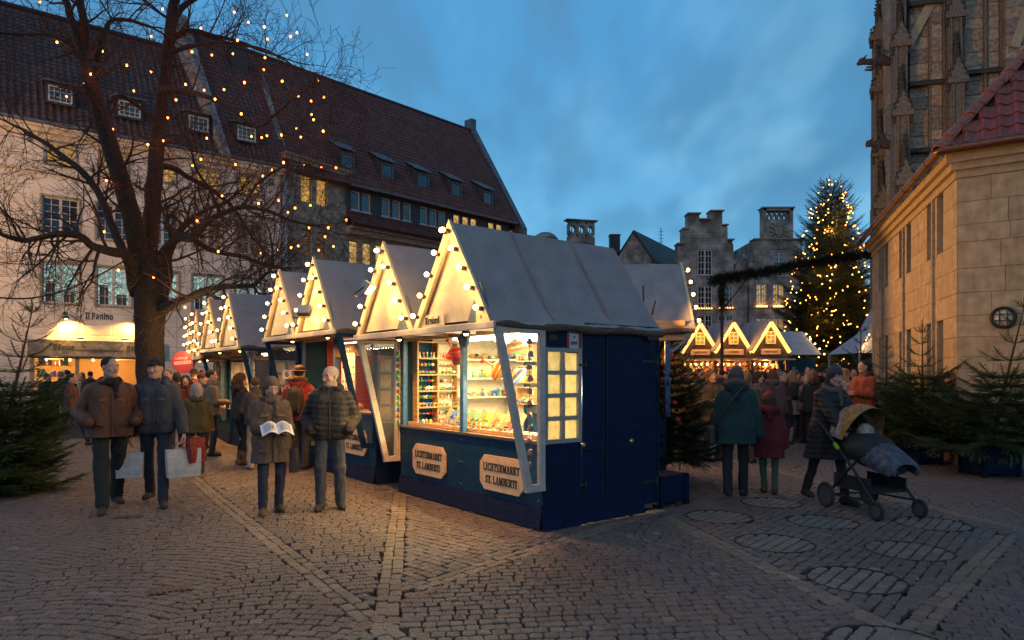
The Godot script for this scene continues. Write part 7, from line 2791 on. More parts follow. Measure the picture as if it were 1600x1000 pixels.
func pram() -> void:
	var at := G(1358, 800)
	var o := thing("pushchair", at, 0.22, "dark pushchair with a pale striped hood and a blue foot cover, pushed across the setts", "pushchair")
	# its own z runs forward
	var b := B.new()
	for s in [-1.0, 1.0]:
		b.tube(PackedVector3Array([Vector3(s * 0.27, 0.16, 0.42), Vector3(s * 0.26, 0.55, 0.02), Vector3(s * 0.25, 0.98, -0.50), Vector3(s * 0.25, 1.03, -0.58)]), PackedFloat32Array([0.016]), 7)
		b.tube(PackedVector3Array([Vector3(s * 0.28, 0.16, -0.36), Vector3(s * 0.26, 0.5, -0.02), Vector3(s * 0.24, 0.62, 0.1)]), PackedFloat32Array([0.016]), 7)
		b.rod(Vector3(s * 0.275, 0.17, -0.36), Vector3(s * 0.27, 0.2, 0.40), 0.012)
	b.rod(Vector3(-0.28, 0.16, -0.36), Vector3(0.28, 0.16, -0.36), 0.012)
	put("frame", b, M["black_metal"], o)
	b = B.new()
	b.tube(PackedVector3Array([Vector3(-0.25, 1.03, -0.58), Vector3(-0.1, 1.05, -0.63), Vector3(0.1, 1.05, -0.63), Vector3(0.25, 1.03, -0.58)]), PackedFloat32Array([0.02]), 8)
	put("handlebar", b, mt("rubber", 0.02, 0.02, 0.02, 0.8), o)
	for q in [[-0.28, 0.44, 0.11], [0.28, 0.44, 0.11], [-0.3, -0.36, 0.155], [0.3, -0.36, 0.155]]:
		var w := B.new()
		var R: float = q[2]
		var wt := Transform3D(Basis(Vector3.BACK, PI / 2), Vector3(q[0], R, q[1]))
		var prof := PackedVector2Array()
		for k in 9:
			var a := TAU * k / 8.0
			prof.push_back(Vector2(R - 0.022 + cos(a) * 0.022, sin(a) * 0.02))
		w.lathe(prof, 20, wt)
		var wheel := put("wheel", w, M["rubber"], o)
		w = B.new()
		w.lathe(PackedVector2Array([Vector2(0.001, -0.015), Vector2(R - 0.045, -0.008), Vector2(R - 0.03, -0.01), Vector2(R - 0.03, 0.01), Vector2(R - 0.045, 0.008), Vector2(0.001, 0.015)]), 16, wt)
		put("rim", w, M["grey_metal"], wheel)
	# seat unit: a padded shell, lying back
	b = B.new()
	var rings := []
	for k in 9:
		var t := k / 8.0
		var z := lerpf(-0.34, 0.46, t)
		var y := 0.68 + 0.16 * pow(1.0 - t, 2.0) - 0.10 * smoothstep(0.6, 1.0, t)
		var wd := 0.21 * sin(PI * clampf(0.12 + 0.8 * t, 0, 1)) + 0.06
		var dp := 0.17 * sin(PI * clampf(0.1 + 0.8 * t, 0, 1)) + 0.03
		var ring := []
		for s in 14:
			var a := TAU * s / 14.0
			ring.push_back(Vector3(cos(a) * wd, y + sin(a) * dp, z))
		rings.push_back(ring)
	b.ring_mesh(rings)
	b.face(rings[0], Vector3(0, 0, -1))
	b.face(rings[8], Vector3(0, 0, 1))
	put("seat", b, mt("pram_black", 0.02, 0.02, 0.022, 0.8, tex_fine, 6.0), o)
	b = B.new()   # foot cover: a bulging quilt from the lap to the toes
	rings = []
	for k in 8:
		var t := k / 7.0
		var z := lerpf(-0.02, 0.52, t)
		var y := 0.79 - 0.18 * t
		var wd := 0.26 - 0.05 * t
		var dp := 0.13 + 0.06 * sin(PI * t)
		var ring := []
		for s in 15:
			var a := lerpf(-0.5, PI + 0.5, s / 14.0)
			ring.push_back(Vector3(cos(a) * wd, y - 0.06 + sin(a) * dp, z))
		rings.push_back(ring)
	var endr := []
	for s in 15:
		endr.push_back(Vector3(rings[7][s].x * 0.6, lerpf(rings[7][s].y, 0.58, 0.55), 0.56))
	rings.push_back(endr)
	b.ring_mesh(rings, false)
	put("foot_cover", b, mt("pram_blue", 0.10, 0.115, 0.16, 0.6, tex_cloud, 2.0, tex_bump, 1.0), o)
	# hood: a quarter shell in gores
	for g in 5:
		b = B.new()
		rings = []
		for e in 4:
			var a := lerpf(0.15, 2.0, (g + e / 3.0) / 5.0)
			var ring := []
			for s in 13:
				var w := PI * s / 12.0
				var bulge := 1.0 + 0.02 * sin(PI * e / 3.0)
				ring.push_back(Vector3(cos(w) * 0.265, 0.83 + sin(w) * 0.42 * sin(a) * bulge, -0.12 - sin(w) * 0.46 * cos(a) * bulge))
			rings.push_back(ring)
		b.ring_mesh(rings, false)
		put("hood_panel", b, [mt("hood_grey", 0.30, 0.31, 0.33, 0.7, tex_cloud, 3.0), mt("hood_grey", 0.3), mt("hood_pale", 0.42, 0.36, 0.3, 0.7, tex_cloud, 3.0), mt("hood_amber", 0.40, 0.2, 0.06, 0.7, tex_cloud, 3.0), mt("hood_amber", 0.3)][g], o)
	b = B.new()   # a child tucked up inside: only the knitted cap shows
	b.ball(Vector3(0, 0.92, -0.06), Vector3(0.1, 0.11, 0.1), 12, 8)
	put("headrest", b, M["hood_pale"], o)
	b = B.new()   # basket, grips and reflectors
	for k in 6:
		b.box(Vector3(0, 0.3, -0.28 + 0.11 * k), Vector3(0.46, 0.012, 0.02))
	b.box(Vector3(0, 0.28, 0.0), Vector3(0.46, 0.02, 0.6))
	for s in [-1.0, 1.0]:
		b.box(Vector3(s * 0.23, 0.35, 0.0), Vector3(0.012, 0.16, 0.6))
	put("basket", b, M["pram_black"], o)
	b = B.new()
	for s in [-1.0, 1.0]:
		b.beam(Vector3(s * 0.275, 0.78, -0.24), Vector3(s * 0.275, 0.72, -0.17), 0.03, 0.03)
	put("green_clips", b, mt("lime", 0.25, 0.5, 0.03, 0.5), o)


# ---------------------------------------------------------------- people

class Fld:   # a distance field on a grid, meshed as surface nets
	var o := Vector3.ZERO
	var cs := 0.012
	var nx := 0
	var ny := 0
	var nz := 0
	var d := PackedFloat32Array()
	var x0 := PackedInt32Array()
	var x1 := PackedInt32Array()
	var cuts: Array[Plane] = []
	var rough := 0.0
	var quilt := 0.0
	var freq := 12.0
	var noise: FastNoiseLite

	func _init(lo: Vector3, hi: Vector3, cell: float) -> void:
		cs = cell
		o = lo - Vector3.ONE * cell * 3.0
		nx = int((hi.x - lo.x) / cell) + 7
		ny = int((hi.y - lo.y) / cell) + 7
		nz = int((hi.z - lo.z) / cell) + 7
		d.resize(nx * ny * nz)
		d.fill(1.0)
		x0.resize(ny * nz)
		x0.fill(nx)
		x1.resize(ny * nz)
		x1.fill(-1)

	func cap(a: Vector3, b: Vector3, ra: float, rb: float, k := 0.03) -> void:
		var m := maxf(ra, rb) + maxf(k, cs * 2.2)
		var lo := (a.min(b) - Vector3.ONE * m - o) / cs
		var hi := (a.max(b) + Vector3.ONE * m - o) / cs
		var ix0 := maxi(0, int(lo.x))
		var ix1 := mini(nx - 1, int(hi.x) + 1)
		var ba := b - a
		var bb := maxf(ba.length_squared(), 1e-9)
		var dr := rb - ra
		for kz in range(maxi(0, int(lo.z)), mini(nz - 1, int(hi.z) + 1) + 1):
			for j in range(maxi(0, int(lo.y)), mini(ny - 1, int(hi.y) + 1) + 1):
				var row := j + kz * ny
				if ix0 < x0[row]: x0[row] = ix0
				if ix1 > x1[row]: x1[row] = ix1
				var at := row * nx
				var p := Vector3(o.x + ix0 * cs, o.y + j * cs, o.z + kz * cs) - a
				for i in range(ix0, ix1 + 1):
					var t := clampf(p.dot(ba) / bb, 0.0, 1.0)
					var v := (p - ba * t).length() - ra - dr * t
					var w := d[at + i]
					var h := 0.5 + 0.5 * (w - v) / k
					if h >= 1.0:
						d[at + i] = v
					elif h > 0.0:
						d[at + i] = w + (v - w) * h - k * h * (1.0 - h)
					p.x += cs

	func ell(c: Vector3, r: Vector3, k := 0.02, minus := false) -> void:
		var m := r + Vector3.ONE * maxf(k, cs * 2.2)
		var lo := (c - m - o) / cs
		var hi := (c + m - o) / cs
		var ix0 := maxi(0, int(lo.x))
		var ix1 := mini(nx - 1, int(hi.x) + 1)
		for kz in range(maxi(0, int(lo.z)), mini(nz - 1, int(hi.z) + 1) + 1):
			for j in range(maxi(0, int(lo.y)), mini(ny - 1, int(hi.y) + 1) + 1):
				var row := j + kz * ny
				if ix0 < x0[row]: x0[row] = ix0
				if ix1 > x1[row]: x1[row] = ix1
				var at := row * nx
				for i in range(ix0, ix1 + 1):
					var p := (Vector3(o.x + i * cs, o.y + j * cs, o.z + kz * cs) - c) / r
					var k0 := p.length()
					var k1 := (p / r).length()
					var v := k0 * (k0 - 1.0) / maxf(k1, 1e-5)
					var w := d[at + i]
					if minus:
						var h := clampf(0.5 - 0.5 * (w + v) / k, 0.0, 1.0)
						d[at + i] = w + (-v - w) * h + k * h * (1.0 - h)
					else:
						var h := clampf(0.5 + 0.5 * (w - v) / k, 0.0, 1.0)
						d[at + i] = w + (v - w) * h - k * h * (1.0 - h)

	func finish(b: B) -> void:
		for kz in nz:
			for j in ny:
				var row := j + kz * ny
				if x1[row] < 0: continue
				for i in range(x0[row], x1[row] + 1):
					var q := row * nx + i
					var v := d[q]
					if v > 0.09: continue
					if rough > 0.0 and absf(v) < 0.05:
						v += rough * noise.get_noise_3d((o.x + i * cs) * freq, (o.y + j * cs) * freq * 0.45, (o.z + kz * cs) * freq)
					if quilt > 0.0: v -= quilt * absf(sin((o.y + j * cs) * 48.0 + 0.8 * sin((o.x + i * cs) * 9.0)))
					for c in cuts:
						var e := c.distance_to(Vector3(o.x + i * cs, o.y + j * cs, o.z + kz * cs))
						if e > v: v = e
					d[q] = v
		var idx := PackedInt32Array()
		idx.resize(d.size())
		idx.fill(-1)
		var sx := 1
		var sy := nx
		var sz := nx * ny
		for kz in range(1, nz - 1):
			for j in range(1, ny - 1):
				var r0 := j + kz * ny
				var a := mini(mini(x0[r0], x0[r0 + 1]), mini(x0[r0 + ny], x0[r0 + ny + 1]))
				var e := maxi(maxi(x1[r0], x1[r0 + 1]), maxi(x1[r0 + ny], x1[r0 + ny + 1]))
				if e < 0: continue
				for i in range(maxi(1, a - 1), mini(nx - 2, e) + 1):
					var q := r0 * nx + i
					var c0 := d[q]
					var c1 := d[q + 1]
					var c2 := d[q + sy]
					var c3 := d[q + sy + 1]
					var c4 := d[q + sz]
					var c5 := d[q + sz + 1]
					var c6 := d[q + sz + sy]
					var c7 := d[q + sz + sy + 1]
					var neg := int(c0 < 0.0) + int(c1 < 0.0) + int(c2 < 0.0) + int(c3 < 0.0) + int(c4 < 0.0) + int(c5 < 0.0) + int(c6 < 0.0) + int(c7 < 0.0)
					if neg == 0 or neg == 8: continue
					var s := Vector3.ZERO
					var n := 0
					if (c0 < 0.0) != (c1 < 0.0): s += Vector3(c0 / (c0 - c1), 0, 0); n += 1
					if (c2 < 0.0) != (c3 < 0.0): s += Vector3(c2 / (c2 - c3), 1, 0); n += 1
					if (c4 < 0.0) != (c5 < 0.0): s += Vector3(c4 / (c4 - c5), 0, 1); n += 1
					if (c6 < 0.0) != (c7 < 0.0): s += Vector3(c6 / (c6 - c7), 1, 1); n += 1
					if (c0 < 0.0) != (c2 < 0.0): s += Vector3(0, c0 / (c0 - c2), 0); n += 1
					if (c1 < 0.0) != (c3 < 0.0): s += Vector3(1, c1 / (c1 - c3), 0); n += 1
					if (c4 < 0.0) != (c6 < 0.0): s += Vector3(0, c4 / (c4 - c6), 1); n += 1
					if (c5 < 0.0) != (c7 < 0.0): s += Vector3(1, c5 / (c5 - c7), 1); n += 1
					if (c0 < 0.0) != (c4 < 0.0): s += Vector3(0, 0, c0 / (c0 - c4)); n += 1
					if (c1 < 0.0) != (c5 < 0.0): s += Vector3(1, 0, c1 / (c1 - c5)); n += 1
					if (c2 < 0.0) != (c6 < 0.0): s += Vector3(0, 1, c2 / (c2 - c6)); n += 1
					if (c3 < 0.0) != (c7 < 0.0): s += Vector3(1, 1, c3 / (c3 - c7)); n += 1
					s /= n
					idx[q] = b.v.size()
					b.v.push_back(o + (Vector3(i, j, kz) + s) * cs)
					b.n.push_back(Vector3(c1 + c3 + c5 + c7 - c0 - c2 - c4 - c6, c2 + c3 + c6 + c7 - c0 - c1 - c4 - c5, c4 + c5 + c6 + c7 - c0 - c1 - c2 - c3).normalized())
					b.c.push_back(b.col)
		for kz in range(1, nz - 1):
			for j in range(1, ny - 1):
				var r0 := j + kz * ny
				if x1[r0] < 0: continue
				for i in range(maxi(1, x0[r0] - 1), mini(nx - 2, x1[r0]) + 1):
					var q := r0 * nx + i
					if idx[q] < 0: continue
					var ins := d[q] < 0.0
					if ins != (d[q + 1] < 0.0): _quad(b, idx[q], idx[q - sy], idx[q - sy - sz], idx[q - sz], ins)
					if ins != (d[q + sy] < 0.0): _quad(b, idx[q], idx[q - sz], idx[q - sz - sx], idx[q - sx], ins)
					if ins != (d[q + sz] < 0.0): _quad(b, idx[q], idx[q - sx], idx[q - sx - sy], idx[q - sy], ins)

	func _quad(b: B, i0: int, i1: int, i2: int, i3: int, ins: bool) -> void:
		if i0 < 0 or i1 < 0 or i2 < 0 or i3 < 0: return
		if ins:   # clockwise seen from outside
			b.ix.append_array(PackedInt32Array([i0, i2, i1, i0, i3, i2]))
		else:
			b.ix.append_array(PackedInt32Array([i0, i1, i2, i0, i2, i3]))


var heads := {}
var specs: Array = []
var built: Array = []


func head_shape(cell: float, fem: bool) -> B:
	var f := Fld.new(Vector3(-0.1, -0.22, -0.12), Vector3(0.1, 0.13, 0.13), cell)
	var w := 0.94 if fem else 1.0
	f.ell(Vector3(0, 0.035, -0.012), Vector3(0.076 * w, 0.088, 0.098))
	f.ell(Vector3(0, -0.035, 0.025), Vector3(0.061 * w, 0.085, 0.070))
	for s in [-1.0, 1.0]:
		f.cap(Vector3(s * 0.048 * w, -0.055, -0.005), Vector3(s * 0.012, -0.098, 0.058), 0.026, 0.022 if fem else 0.026, 0.025)
		f.ell(Vector3(s * 0.041 * w, -0.022, 0.062), Vector3(0.024, 0.022, 0.022), 0.02)
		f.ell(Vector3(s * 0.077 * w, -0.008, -0.012), Vector3(0.010, 0.031, 0.020), 0.008)
		f.ell(Vector3(s * 0.012, -0.034, 0.098), Vector3(0.010, 0.008, 0.011), 0.008)
	f.cap(Vector3(-0.042, 0.026, 0.073), Vector3(0.042, 0.026, 0.073), 0.014, 0.014, 0.02)
	for s in [-1.0, 1.0]:
		f.ell(Vector3(s * 0.031, 0.002, 0.101), Vector3(0.018, 0.011, 0.014), 0.012, true)
	f.cap(Vector3(0, 0.012, 0.086), Vector3(0, -0.027, 0.108), 0.008, 0.013, 0.014)
	f.cap(Vector3(-0.019, -0.060, 0.086), Vector3(0.019, -0.060, 0.086), 0.009, 0.009, 0.01)
	f.ell(Vector3(0, -0.062, 0.105), Vector3(0.024, 0.0025, 0.014), 0.004, true)
	f.ell(Vector3(0, -0.098, 0.064), Vector3(0.021, 0.018, 0.019), 0.02)
	f.cap(Vector3(0, -0.08, -0.022), Vector3(0, -0.20, -0.034), 0.053 * w, 0.062 * w, 0.03)
	var b := B.new()
	f.finish(b)
	for k in b.v.size():
		var p := b.v[k]
		var c := Color(1, 1, 1)
		if p.z > 0.05:
			if absf(p.y + 0.060) < 0.011 and absf(p.x) < 0.026: c = Color(0.78, 0.5, 0.5)
			if absf(p.y - 0.030) < 0.006 and absf(p.x) > 0.014 and absf(p.x) < 0.05: c = Color(0.4, 0.33, 0.28)
			if absf(p.y + 0.025) < 0.02 and absf(absf(p.x) - 0.042) < 0.016: c = Color(1.04, 0.86, 0.84)
		b.c[k] = c
	for s in [-1.0, 1.0]:
		b.col = Color(1.1, 1.6, 2.0)
		b.ball(Vector3(s * 0.031, 0.002, 0.0785), Vector3(0.0135, 0.0085, 0.011), 8, 6)
		b.col = Color(0.1, 0.1, 0.1)
		b.ball(Vector3(s * 0.031, 0.002, 0.086), Vector3(0.006, 0.0065, 0.0045), 8, 5)
	return b


func hair_shape(style: String, cell: float) -> B:
	var f := Fld.new(Vector3(-0.17, -0.34, -0.21), Vector3(0.17, 0.21, 0.17), cell)
	f.noise = FastNoiseLite.new()
	f.noise.frequency = 1.0
	f.rough = 0.006
	f.freq = 42.0
	match style:
		"short":
			f.ell(Vector3(0, 0.043, -0.022), Vector3(0.080, 0.087, 0.101))
			f.cuts.push_back(Plane(Vector3(0, -0.55, 0.83).normalized(), 0.018))
		"thin":
			f.ell(Vector3(0, 0.037, -0.020), Vector3(0.080, 0.089, 0.102))
			f.cuts.push_back(Plane(Vector3(0, -0.25, 0.95).normalized(), 0.028))
			f.rough = 0.004
			f.freq = 80.0
		"beard":
			f.ell(Vector3(0, -0.09, 0.045), Vector3(0.048, 0.036, 0.048))
			for s in [-1.0, 1.0]:
				f.cap(Vector3(s * 0.058, -0.05, 0.01), Vector3(s * 0.03, -0.09, 0.055), 0.018, 0.02)
			f.ell(Vector3(0, -0.052, 0.115), Vector3(0.026, 0.016, 0.03), 0.006, true)
			f.rough = 0.004
			f.freq = 80.0
		"bob", "long", "pony":
			f.ell(Vector3(0, 0.042, -0.020), Vector3(0.090, 0.096, 0.108))
			f.cap(Vector3(-0.072, 0.0, -0.035), Vector3(-0.078, -0.09, -0.03), 0.036, 0.03)
			f.cap(Vector3(0.072, 0.0, -0.035), Vector3(0.078, -0.09, -0.03), 0.036, 0.03)
			f.cap(Vector3(0, 0.0, -0.07), Vector3(0, -0.09, -0.07), 0.07, 0.055)
			if style == "long":
				f.cap(Vector3(0, -0.08, -0.075), Vector3(0, -0.24, -0.085), 0.065, 0.05)
				f.cap(Vector3(-0.075, -0.06, -0.02), Vector3(-0.088, -0.25, 0.03), 0.034, 0.026)
				f.cap(Vector3(0.075, -0.06, -0.02), Vector3(0.088, -0.25, 0.03), 0.034, 0.026)
			if style == "pony":
				f.cap(Vector3(0, 0.05, -0.12), Vector3(0, -0.05, -0.16), 0.03, 0.034)
				f.cap(Vector3(0, -0.05, -0.16), Vector3(0, -0.17, -0.15), 0.034, 0.012)
			# leave the face free
			f.ell(Vector3(0, -0.035, 0.105), Vector3(0.066, 0.10, 0.085), 0.01, true)
		"beanie":
			f.ell(Vector3(0, 0.052, -0.014), Vector3(0.089, 0.088, 0.108))
			f.cap(Vector3(0, 0.1, -0.02), Vector3(0, 0.135, -0.03), 0.05, 0.03, 0.04)
			f.cuts.push_back(Plane(Vector3(0, -1, 0.12).normalized(), -0.018))
			f.rough = 0.003
			f.freq = 60.0
		"bobble":
			f.ell(Vector3(0, 0.052, -0.014), Vector3(0.090, 0.090, 0.108))
			f.ell(Vector3(0, 0.165, -0.03), Vector3(0.04, 0.04, 0.04), 0.01)
			f.cuts.push_back(Plane(Vector3(0, -1, 0.12).normalized(), -0.012))
		"cap":
			f.ell(Vector3(0, 0.055, -0.014), Vector3(0.086, 0.076, 0.104))
			f.cap(Vector3(-0.04, 0.052, 0.095), Vector3(0.04, 0.052, 0.095), 0.02, 0.02, 0.02)
			f.cap(Vector3(-0.03, 0.046, 0.135), Vector3(0.03, 0.046, 0.135), 0.012, 0.012, 0.03)
			f.cuts.push_back(Plane(Vector3(0, -1, -0.1).normalized(), -0.032))
			f.rough = 0.0
		"hat":
			f.ell(Vector3(0, 0.085, -0.014), Vector3(0.088, 0.075, 0.104))
			f.ell(Vector3(0, 0.055, -0.01), Vector3(0.135, 0.016, 0.15), 0.02)
			f.rough = 0.002
		"hood":   # lying back on the shoulders as a thick roll
			f.cap(Vector3(-0.10, -0.165, 0.02), Vector3(-0.08, -0.135, -0.09), 0.04, 0.055)
			f.cap(Vector3(0.10, -0.165, 0.02), Vector3(0.08, -0.135, -0.09), 0.04, 0.055)
			f.cap(Vector3(-0.08, -0.135, -0.09), Vector3(0.08, -0.135, -0.09), 0.055, 0.055)
			f.cap(Vector3(0, -0.15, -0.12), Vector3(0, -0.27, -0.14), 0.06, 0.03)
		"fur":
			f.cap(Vector3(-0.115, -0.15, 0.03), Vector3(-0.115, -0.09, -0.09), 0.032, 0.04)
			f.cap(Vector3(0.115, -0.15, 0.03), Vector3(0.115, -0.09, -0.09), 0.032, 0.04)
			f.cap(Vector3(-0.115, -0.09, -0.09), Vector3(0, -0.07, -0.15), 0.04, 0.042)
			f.cap(Vector3(0.115, -0.09, -0.09), Vector3(0, -0.07, -0.15), 0.04, 0.042)
			f.rough = 0.016
			f.freq = 70.0
		"hood_up":   # drawn over the head, its rim round the face
			f.ell(Vector3(0, 0.03, -0.025), Vector3(0.112, 0.125, 0.128))
			f.cap(Vector3(0, -0.08, -0.06), Vector3(0, -0.2, -0.06), 0.1, 0.11, 0.04)
			f.ell(Vector3(0, -0.02, 0.13), Vector3(0.078, 0.115, 0.1), 0.012, true)
			f.rough = 0.008
			f.freq = 20.0
		"scarf":
			for k in 10:
				var a := TAU * k / 10.0
				var e := TAU * (k + 1) / 10.0
				f.cap(Vector3(cos(a) * 0.082, -0.145 + 0.012 * sin(a * 2.0), sin(a) * 0.078 - 0.01), Vector3(cos(e) * 0.082, -0.145 + 0.012 * sin(e * 2.0), sin(e) * 0.078 - 0.01), 0.036, 0.036)
			f.cap(Vector3(0.03, -0.16, 0.085), Vector3(0.045, -0.32, 0.12), 0.034, 0.028)
			f.rough = 0.010
			f.freq = 26.0
		"collar":
			for k in 8:
				var a := lerpf(0.9, TAU - 0.9, k / 8.0) + PI / 2
				var e := lerpf(0.9, TAU - 0.9, (k + 1) / 8.0) + PI / 2
				f.cap(Vector3(cos(a) * 0.095, -0.15 + 0.02 * sin(a), sin(a) * 0.085 - 0.01), Vector3(cos(e) * 0.095, -0.15 + 0.02 * sin(e), sin(e) * 0.085 - 0.01), 0.034, 0.034, 0.02)
			f.rough = 0.003
	var b := B.new()
	f.finish(b)
	return b


func hand_shape(curl: float) -> B:   # a right hand: wrist at the origin, fingers down, palm towards +x, thumb forward (+z)
	var f := Fld.new(Vector3(-0.03, -0.2, -0.06), Vector3(0.1, 0.02, 0.08), 0.005)
	for k in 4:
		var z := -0.030 + 0.020 * k
		f.cap(Vector3(0, 0.0, z * 0.55), Vector3(0.0, -0.086 - 0.004 * (1.5 - absf(k - 2.0)), z), 0.016, 0.0105, 0.012)
	for k in 4:
		var z := -0.031 + 0.0207 * k
		var l: float = [0.060, 0.074, 0.079, 0.070][k]
		var p := Vector3(0.0, -0.086 - 0.004 * (1.5 - absf(k - 2.0)), z)
		var a := 0.12 + curl * 0.35
		for s in 3:
			var seg: float = l * [0.45, 0.32, 0.23][s]
			var q := p + Vector3(sin(a), -cos(a), 0.02 * (k - 1.5)) * seg
			f.cap(p, q, 0.0092 - 0.0008 * s, 0.0085 - 0.0008 * s, 0.004)
			p = q
			a += 0.18 + curl * 0.62
	f.cap(Vector3(0.006, -0.02, 0.016), Vector3(0.014, -0.052, 0.046), 0.015, 0.0115, 0.012)
	f.cap(Vector3(0.014, -0.052, 0.046), Vector3(0.022 + 0.012 * curl, -0.082, 0.054 - 0.01 * curl), 0.0112, 0.010, 0.004)
	f.cap(Vector3(0.022 + 0.012 * curl, -0.082, 0.054 - 0.01 * curl), Vector3(0.030 + 0.025 * curl, -0.104, 0.052 - 0.02 * curl), 0.010, 0.0085, 0.004)
	var b := B.new()
	f.finish(b)
	return b


func ik(a: Vector3, t: Vector3, l1: float, l2: float, pole: Vector3) -> Array:
	var d := t - a
	var l := clampf(d.length(), 0.05, (l1 + l2) * 0.999)
	d = d.normalized()
	t = a + d * l
	var x := (l1 * l1 - l2 * l2 + l * l) / (2.0 * l)
	var h := sqrt(maxf(l1 * l1 - x * x, 0.0))
	var n := (pole - d * pole.dot(d)).normalized()
	return [a + d * x + n * h, t]


func cloth(c: Color, rough := 0.85, shiny := false) -> StandardMaterial3D:
	var key := "cloth_%d_%d_%d_%d" % [int(c.r * 999), int(c.g * 999), int(c.b * 999), int(rough * 10)]
	return mt(key, c.r, c.g, c.b, rough, tex_fine, 5.0, tex_bump, 0.5, false)


func make_person(index: int) -> void:   # runs on a worker thread: only numbers, no nodes
	var s: Dictionary = specs[index]
	var cell: float = s.cell
	var k: float = s.h / 1.75
	var fem: bool = s.get("fem", false)
	var puff: float = s.get("puff", 0.018)
	var sw := 0.162 if fem else 0.18
	var out := {}
	var lean: float = s.get("lean", 0.0)
	var tilt := Transform3D(Basis(Vector3.RIGHT, lean), Vector3(0, 0.95, 0)) * Transform3D(Basis(), Vector3(0, -0.95, 0))
	var noise := FastNoiseLite.new()
	noise.frequency = 1.0
	noise.seed = index + 3
	# joints
	var foot := [s.get("lf", Vector3(0.11, 0, 0.03)), s.get("rf", Vector3(-0.11, 0, -0.02))]
	var legs := []
	for i in 2:
		var g := 1.0 if i == 0 else -1.0
		var hip := Vector3(g * 0.095, 0.93, 0)
		var ank: Vector3 = foot[i] + Vector3(0, 0.085, 0)
		var q := ik(hip, ank, 0.43, 0.425, Vector3(g * 0.15, 0, 1))
		legs.push_back([hip, q[0], q[1]])
	var hands := [s.get("lh", Vector3(0.25, 0.80, 0.05)), s.get("rh", Vector3(-0.25, 0.80, 0.05))]
	var arms := []
	for i in 2:
		var g := 1.0 if i == 0 else -1.0
		var sh := tilt * Vector3(g * sw, 1.375, -0.012)
		var q := ik(sh, tilt * (hands[i] as Vector3), 0.29, 0.265, Vector3(g * 0.55, -0.35, -1))
		arms.push_back([sh, q[0], q[1]])
	# --- coat or jacket
	var hem: float = s.get("hem", 0.84)
	var f := Fld.new(Vector3(-0.62, hem - 0.06, -0.5) * k, Vector3(0.62, 1.56, 0.55) * k, cell)
	f.noise = noise
	f.quilt = s.get("quilt", 0.0)
	f.rough = s.get("folds", 0.012)
	f.freq = 15.0
	var bw := 0.94 if fem else 1.0
	var chest := 0.118 + puff * 0.6
	for g in [-1.0, 1.0]:
		f.cap(tilt * Vector3(g * 0.075 * bw, 1.32, 0) * k, tilt * Vector3(g * 0.075 * bw, 1.02, 0.008) * k, chest * k, (chest + 0.006) * k)
		f.cap(tilt * Vector3(g * 0.03, 1.425, -0.02) * k, tilt * Vector3(g * (sw - 0.02), 1.375, -0.015) * k, (0.07 + puff * 0.3) * k, (0.062 + puff * 0.35) * k)
		f.cap(tilt * Vector3(g * 0.075, 1.05, 0.004) * k, Vector3(g * 0.085, 0.93, 0.0) * k, (chest + 0.004) * k, (0.128 + puff * 0.5) * k)
		var leg: Array = legs[0 if g > 0 else 1]
		if hem < 0.86:
			var lo: Vector3 = leg[0].lerp(leg[1], clampf((0.93 - hem) / 0.43, 0.0, 1.0))
			f.cap(Vector3(g * 0.085, 0.93, 0.0) * k, Vector3(lo.x * 0.9, hem - 0.03, lo.z * 0.8) * k, (0.128 + puff * 0.5) * k, (0.118 + puff * 0.6 + s.get("flare", 0.03)) * k, 0.06)
		var a: Array = arms[0 if g > 0 else 1]
		f.cap(a[0] * k, a[1] * k, (0.060 + puff * 0.55) * k, (0.052 + puff * 0.6) * k, 0.03)
		f.cap(a[1] * k, a[2] * k, (0.054 + puff * 0.7) * k, (0.044 + puff * 0.5) * k, 0.02)
	f.cap(tilt * Vector3(0, 1.43, -0.02) * k, tilt * Vector3(0, 1.50, -0.018) * k, 0.085 * k, 0.07 * k)
	f.cuts.push_back(Plane(Vector3.DOWN, -hem * k))
	var b := B.new()
	f.finish(b)
	out.coat = b
	# --- trousers
	f = Fld.new(Vector3(-0.36, 0.02, -0.55) * k, Vector3(0.36, 1.0, 0.6) * k, cell)
	f.noise = noise
	f.rough = 0.014
	f.freq = 15.0
	var tw: float = s.get("leg", 1.0)
	for i in 2:
		var l: Array = legs[i]
		f.cap(l[0] * k, l[1] * k, 0.088 * k, 0.062 * tw * k, 0.03)
		f.cap(l[1] * k, l[2] * k, 0.064 * tw * k, 0.056 * tw * k, 0.02)
	f.cap(Vector3(-0.07, 0.93, 0) * k, Vector3(0.07, 0.93, 0) * k, 0.115 * k, 0.115 * k)
	b = B.new()
	f.finish(b)
	out.trousers = b
	# --- shoes
	out.shoes = []
	for i in 2:
		var l: Array = legs[i]
		var t: Vector3 = foot[i]
		var toe: Vector3 = Basis(Vector3.UP, 0.22 if i == 0 else -0.22) * Vector3(0, 0, 1)
		f = Fld.new((t + Vector3(-0.1, -0.02, -0.12)) * k, (t + Vector3(0.1, 0.4, 0.24)) * k, minf(cell, 0.012))
		var up: float = s.get("boot", 0.10)
		var up_dir: Vector3 = (l[1] - l[2]).normalized()
		f.cap(l[2] * k, (l[2] + up_dir * up) * k, 0.050 * k, (0.052 if up > 0.15 else 0.048) * k, 0.02)
		f.cap((t + Vector3(0, 0.045, 0) - toe * 0.045) * k, (t + Vector3(0, 0.042, 0) + toe * 0.13) * k, 0.046 * k, 0.040 * k, 0.03)
		f.cap((t + Vector3(0, 0.03, 0) + toe * 0.1) * k, (t + Vector3(0, 0.03, 0) + toe * 0.165) * k, 0.040 * k, 0.034 * k, 0.02)
		f.cuts.push_back(Plane(Vector3.DOWN, -t.y * k - 0.004))
		b = B.new()
		f.finish(b)
